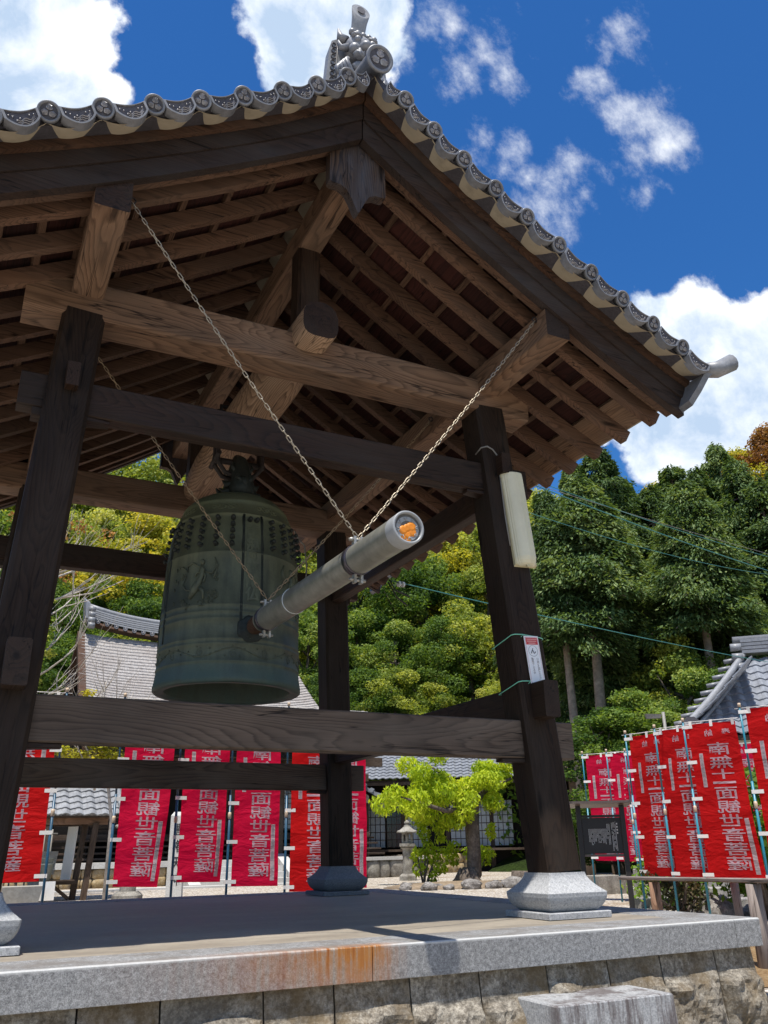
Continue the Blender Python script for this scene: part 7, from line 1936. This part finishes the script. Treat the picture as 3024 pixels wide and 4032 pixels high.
for s_ in (-1, 1):
    mb = MB(); rings = [[pp_(s_ * x, v, z + dz) for v, dz in ((-0.25, 0), (1.5, 0), (1.5, 0.14), (-0.25, 0.14))] for x, z in ((0, 2.98), (0.7, 2.50), (1.35, 2.14), (1.6, 2.06))]
    mb.sweep(rings); mb.build('porch_roof', 'tile', gp)
    for k in range(6):
        t = k / 5; mb = MB(); mb.tube([pp_(s_ * (0.1 + 1.4 * t), -0.3, 3.08 - 0.93 * t), pp_(s_ * (0.1 + 1.4 * t), 0.3, 3.08 - 0.93 * t)], 0.085, 8); mb.build('verge_roll', 'roof_tile', gp)
mb = MB(); mb.tube([pp_(0, -0.42, 3.20), pp_(0, 1.5, 3.20)], 0.13, 10); mb.build('porch_ridge', 'roof_tile', gp)
for s_ in (-1, 1): beam('porch_post', gp, pp_(s_ * 1.0, 0.1, GZ), pp_(s_ * 1.0, 0.1, 2.1), 0.14, 0.14, 'old_wood', up=tuple(U2))

# gravestones
def grave(x, y, z, w, h, tiers, label=None, name='gravestone', idx=0):
    root = empty(name, (x, y, z), label or 'grey polished gravestone among the graves beyond the court', 'gravestone', 'gravestones beyond the court')
    k = w * (1 + 0.55 * tiers); zz = z
    for t_ in range(tiers):
        hh2 = 0.16; mb = MB(); mb.box(x - k, y - k, zz, x + k, y + k, zz + hh2); mb.build('tier', 'stone_grave', root); zz += hh2; k -= w * 0.5
    mb = MB(); mb.sweep([[(x - w, y - w, zz), (x + w, y - w, zz), (x + w, y + w, zz), (x - w, y + w, zz)], [(x - w * .95, y - w * .95, zz + h - 0.03), (x + w * .95, y - w * .95, zz + h - 0.03), (x + w * .95, y + w * .95, zz + h - 0.03), (x - w * .95, y + w * .95, zz + h - 0.03)], [(x - w * .6, y - w * .6, zz + h), (x + w * .6, y - w * .6, zz + h), (x + w * .6, y + w * .6, zz + h), (x - w * .6, y + w * .6, zz + h)]])
    mb.build('shaft', 'stone_grave', root)
    cm_ = MB()
    for q in range(3): cm_.box(x - 0.05, y - w - 0.004, zz + h * (0.68 - 0.22 * q), x + 0.05, y - w - 0.001, zz + h * (0.80 - 0.22 * q))
    cm_.build('carving', 'stone_old', root)
gy = MB(); gy.sweep([[(14.2, 23.3, GZ), (24, 25.6, GZ), (22, 32, GZ), (13, 30, GZ)], [(14.2, 23.3, 0.09), (24, 25.6, 0.09), (22, 32, 0.09), (13, 30, 0.09)]]); tag(gy.build('graveyard_terrace', 'gravel'), kind='structure')
grave(18.1, 24.4, 0.09, 0.16, 0.45, 0, 'small square gravestone left of the tall tiered one')
grave(18.65, 24.6, 0.09, 0.17, 0.75, 2, 'tall grey gravestone on two tiers just left of the right front post')
grave(19.6, 25.2, 0.09, 0.17, 0.6, 2, 'grey gravestone on tiers half hidden by the right front post')
for x, y, h in ((22.0, 19.4, .8), (22.9, 19.0, .7), (23.6, 18.2, .8), (21.3, 20.3, .7), (24.4, 17.6, .75), (22.3, 17.8, .6), (21.2, 18.6, .6)): grave(x, y, GZ, 0.16, h, 2)

# inscribed stone pillar and blocks behind the notice board
sp_ = empty('stone_pillar', (9.75, 6.6, GZ), 'square grey stone pillar with carved characters seen below the notice board', 'pillar')
mb = MB(); mb.sweep([[(9.62, 6.46, GZ), (9.86, 6.34, GZ), (9.98, 6.56, GZ), (9.74, 6.70, GZ)], [(9.63, 6.47, 0.42), (9.85, 6.35, 0.42), (9.97, 6.56, 0.42), (9.75, 6.69, 0.42)]]); mb.build('shaft', 'stone_grave', sp_)
mb = MB(); a_, b_ = Vector((9.62, 6.46, 0)), Vector((9.86, 6.34, 0)); d_ = (b_ - a_).normalized(); n_ = Vector((d_.y, -d_.x, 0)); place_text(mb, '南無大師', 0.13, 0.30, 0.13, 0.15, lambda x, z: a_ + d_ * x + n_ * 0.004 + up_ * z, 0.01); mb.build('carving', 'ink_grey', sp_)
mb = MB(); mb.box(10.0, 8.2, GZ, 10.75, 8.75, -0.22); tag(mb.build('stone_block', 'stone_old'), 'cracked grey stone block on the gravel behind the right front post', 'stone block')
mb = MB(); mb.box(13.2, 12.3, GZ, 15.2, 12.8, -0.40); tag(mb.build('stone_slab', 'stone_old'), 'long low brown stone slab lying on the gravel beyond the right post base', 'stone slab')

# stones and a stump around the court tree
RG = 'stones ringed round the court tree'
for i, (x, y, r) in enumerate(((8.5, 12.3, .20), (8.95, 12.2, .14), (9.5, 12.1, .26), (10.05, 12.0, .2), (10.6, 12.0, .30), (11.2, 12.0, .34), (11.85, 12.1, .24), (12.1, 12.5, .2), (8.2, 12.9, .15), (8.6, 13.6, .16), (9.1, 12.9, .12))):
    rock('ring_stone', (x, y, GZ + r * 0.25), (r, r * 0.8, r * 0.62), 'rock', 'rough grey stone edging the earth mound of the bright court tree', 'stone', seed=20 + i, group=RG)
mb = MB(); mb.tube([(11.35, 12.75, GZ), (11.36, 12.75, -0.22)], [0.27, 0.24], 12); mb.tube([(11.75, 12.6, GZ), (11.75, 12.62, -0.26)], [0.16, 0.15], 10)
tag(mb.build('cut_stump', 'bark'), 'sawn tree stump beside the stones at the foot of the bright court tree', 'stump')
mb = MB(); vs = [(10.2 + 2.3 * cos(2 * pi * k / 36) * r, 13.6 + 1.7 * sin(2 * pi * k / 36) * r, GZ + z) for r, z in ((1.0, -0.03), (0.75, 0.06), (0.35, 0.10)) for k in range(36)]
mb.sweep([vs[0:36], vs[36:72], vs[72:108]], True, True); tag(mb.build('earth_mound', 'earth'), kind='structure')

# building at far right
rb2_ = empty('tiled_hall', (14.5, 7.0, GZ), 'temple building with a steep silvery tiled roof and heavy ridges behind the right banners', 'temple building')
# ridge runs away to the right; the slope in view falls towards the camera's left
R_top = Vector((14.6, 7.9, 4.75)); E_left = Vector((12.25, 8.1, 2.62))
Ur = Vector((0.72, -0.69, 0)).normalized(); Vr = Vector((0.69, 0.72, 0)).normalized()
O3 = Vector((12.0, 7.6, 2.45))
cutf = lambda u, v: (u * 34 * 0.27) > (v * 11 * 0.24) * 0.62
tiled(rb2_, O3, Ur, Vr * 0.80 + up_ * 0.60, 34, 11, 'roof_tile', curve=0.30, cut=cutf)
def rp(u, v, dz=0): return O3 + Ur * u + (Vr * 0.80 + up_ * 0.60) * v + up_ * (0.30 * (v / 2.64) ** 2 + dz)
tiled(rb2_, O3 + Vr * 5.6, -Vr, Ur * 0.80 + up_ * 0.60, 20, 9, 'roof_tile', curve=0.3)
for off, r in ((0.0, 0.075), (0.14, 0.045), (-0.13, 0.045)):
    mb = MB(); mb.tube([rp(0.18 + 0.62 * v + off, v, 0.10 + (0.10 if off == 0 else 0)) for v in [0.29 * k for k in range(10)]], r, 10); mb.build('descending_ridge', 'tile_light', rb2_)
for k in range(10):
    v = 0.12 + 0.27 * k; u = 0.62 * v - 0.10
    mb = MB(); mb.tube([rp(u - 0.16, v, 0.06), rp(u + 0.12, v, 0.10)], 0.05, 8); mb.build('verge_tile', 'tile_light', rb2_)
mb = MB(); c0 = rp(0.32, 0.10, 0.18)
mb.sweep([[c0 + Ur * a + Vr * -0.08 + up_ * b for a, b in ((-.16, -.12), (.16, -.12), (.18, .06), (.07, .16), (-.07, .16), (-.18, .06))], [c0 + Ur * a + Vr * 0.04 + up_ * b for a, b in ((-.16, -.12), (.16, -.12), (.18, .06), (.07, .16), (-.07, .16), (-.18, .06))]]); mb.build('ridge_ornament', 'tile_shadow', rb2_)
for q in range(4):
    mb = MB(); a, b = rp(1.75, 2.70, 0.10 + 0.09 * q), rp(9.5, 2.70, 0.10 + 0.09 * q); w_ = 0.20 - 0.02 * q
    mb.sweep([[a - Vr * w_, a + Vr * w_, a + Vr * w_ + up_ * 0.07, a - Vr * w_ + up_ * 0.07], [b - Vr * w_, b + Vr * w_, b + Vr * w_ + up_ * 0.07, b - Vr * w_ + up_ * 0.07]]); mb.build('ridge_course', 'tile', rb2_)
mb = MB(); mb.tube([rp(1.6, 2.70, 0.44), rp(9.5, 2.70, 0.44)], 0.10, 10); mb.build('ridge_cap', 'tile_light', rb2_)
for q in range(3):
    mb = MB(); a = rp(1.65, 2.5 - 0.12 * q, 0.42 - 0.15 * q); mb.tube([a - Ur * 0.14, a + Ur * 0.10], 0.09, 10); mb.build('ridge_end_roll', 'tile_light', rb2_)
mb = MB(); r = [O3 + Ur * 0.9 + Vr * 0.9, O3 + Ur * 9 + Vr * 0.9, O3 + Ur * 9 + Vr * 5, O3 + Ur * 0.9 + Vr * 5]; mb.sweep([[Vector((v.x, v.y, GZ)) for v in r], [Vector((v.x, v.y, 2.75)) for v in r]]); mb.build('wall', 'dark_inside', rb2_)
mb = MB(); r = [O3 + Vr * 0.02 - up_ * 0.03, O3 + Ur * 9.2 - up_ * 0.03, O3 + Ur * 9.2 + Vr * 2 + up_ * 0.3, O3 + Vr * 2 + up_ * 0.3]; mb.sweep([[v - up_ * 0.09 for v in r], r]); mb.build('eave_soffit', 'old_wood', rb2_)
mb = MB(); r = [O3 + Ur * 0.9 + Vr * 0.85, O3 + Ur * 9 + Vr * 0.85, O3 + Ur * 9 + Vr * 0.95, O3 + Ur * 0.9 + Vr * 0.95]; mb.sweep([[Vector((v.x, v.y, 1.9)) for v in r], [Vector((v.x, v.y, 2.4)) for v in r]]); mb.build('plaster_band', 'wall_cream', rb2_)

# floodlight on a pole
fl2 = empty('floodlight', (12.13, 8.22, GZ), 'small dark floodlight on a pole left of the far right tiled roof', 'floodlight')
mb = MB(); mb.tube([(12.22, 8.14, GZ), (12.22, 8.14, 3.05)], 0.035, 8); mb.build('pole', 'grey_cable', fl2)
mb = MB(); mb.sweep([[(11.95, 8.38, 2.93), (12.18, 8.18, 2.93), (12.24, 8.26, 2.93), (12.01, 8.46, 2.93)], [(11.93, 8.36, 3.03), (12.18, 8.16, 3.01), (12.24, 8.26, 3.01), (11.99, 8.48, 3.03)]]); mb.build('lamp_head', 'grey_cable', fl2)

# overhead lines
def wire(p, q, sag, r, mat, label, gr='green overhead lines'):
    p, q = Vector(p), Vector(q); mb = MB(); mb.tube([p.lerp(q, k / 20) - up_ * sag * 4 * (k / 20) * (1 - k / 20) for k in range(21)], r, 5)
    tag(mb.build('overhead_line', mat), label, 'cable', gr)
wire((3.26, 1.3, 4.45), (10.95, 3.75, 5.20), 0.03, 0.0035, 'grey_cable', 'thin dark line crossing the sky, highest of the lines right of the tower')
wire((3.72, 0.97, 4.24), (10.95, 3.71, 5.12), 0.05, 0.0045, 'cable_green', 'green line second from the top, crossing the cypresses')
wire((3.74, 0.96, 4.17), (10.92, 3.74, 4.86), 0.04, 0.0068, 'cable_green', 'thick turquoise line running down right over the cypresses')
wire((3.61, 1.06, 3.88), (10.91, 3.75, 4.80), 0.10, 0.004, 'cable_green', 'thin green line just below the thick turquoise one')
wire((2.33, 1.85, 3.13), (12.6, 5.3, 3.62), 0.05, 0.0062, 'cable_green', 'lowest pale green line, passing behind the right front post to the tiled roof')
ins = MB(); ins.lathe([(0.0, -0.03), (0.03, -0.025), (0.034, 0), (0.012, 0.008), (0.012, 0.02), (0.034, 0.028), (0.03, 0.055), (0, 0.06)], 10)
ins.v = [(2.46 + v[2], 1.90 + v[1], 3.12 + v[0]) for v in ins.v]; tag(ins.build('insulator', 'wire_white'), 'small white cable insulator hanging under the rear eave, right of the striker', 'insulator')
mb = MB(); mb.tube([(2.30, 1.83, 3.28), (2.33, 1.84, 3.13), (2.45, 1.88, 3.12)], 0.004, 5); mb.tube([(2.30, 1.83, 3.13), (2.38, 1.86, 3.03), (2.58, 1.9, 2.99)], 0.008, 6); mb.tube([(2.28, 1.83, 3.10), (2.40, 1.86, 2.95), (2.55, 1.9, 2.88)], 0.008, 6)
tag(mb.build('cable_tail', 'iron'), 'short black cable ends drooping beside the white insulator', 'cable')
mb = MB(); mb.tube([(1.0, 1.52, 3.62), (1.03, 1.44, 3.40), (1.02, 1.36, 3.30), (1.10, 1.33, 3.20), (1.13, 1.34, 3.0), (1.14, 1.40, 2.6)], 0.008, 6)
tag(mb.build('conduit', 'grey_cable'), 'thin dark conduit curving down the rear beam behind the striker', 'cable')
bpy.data.objects.remove(_go)
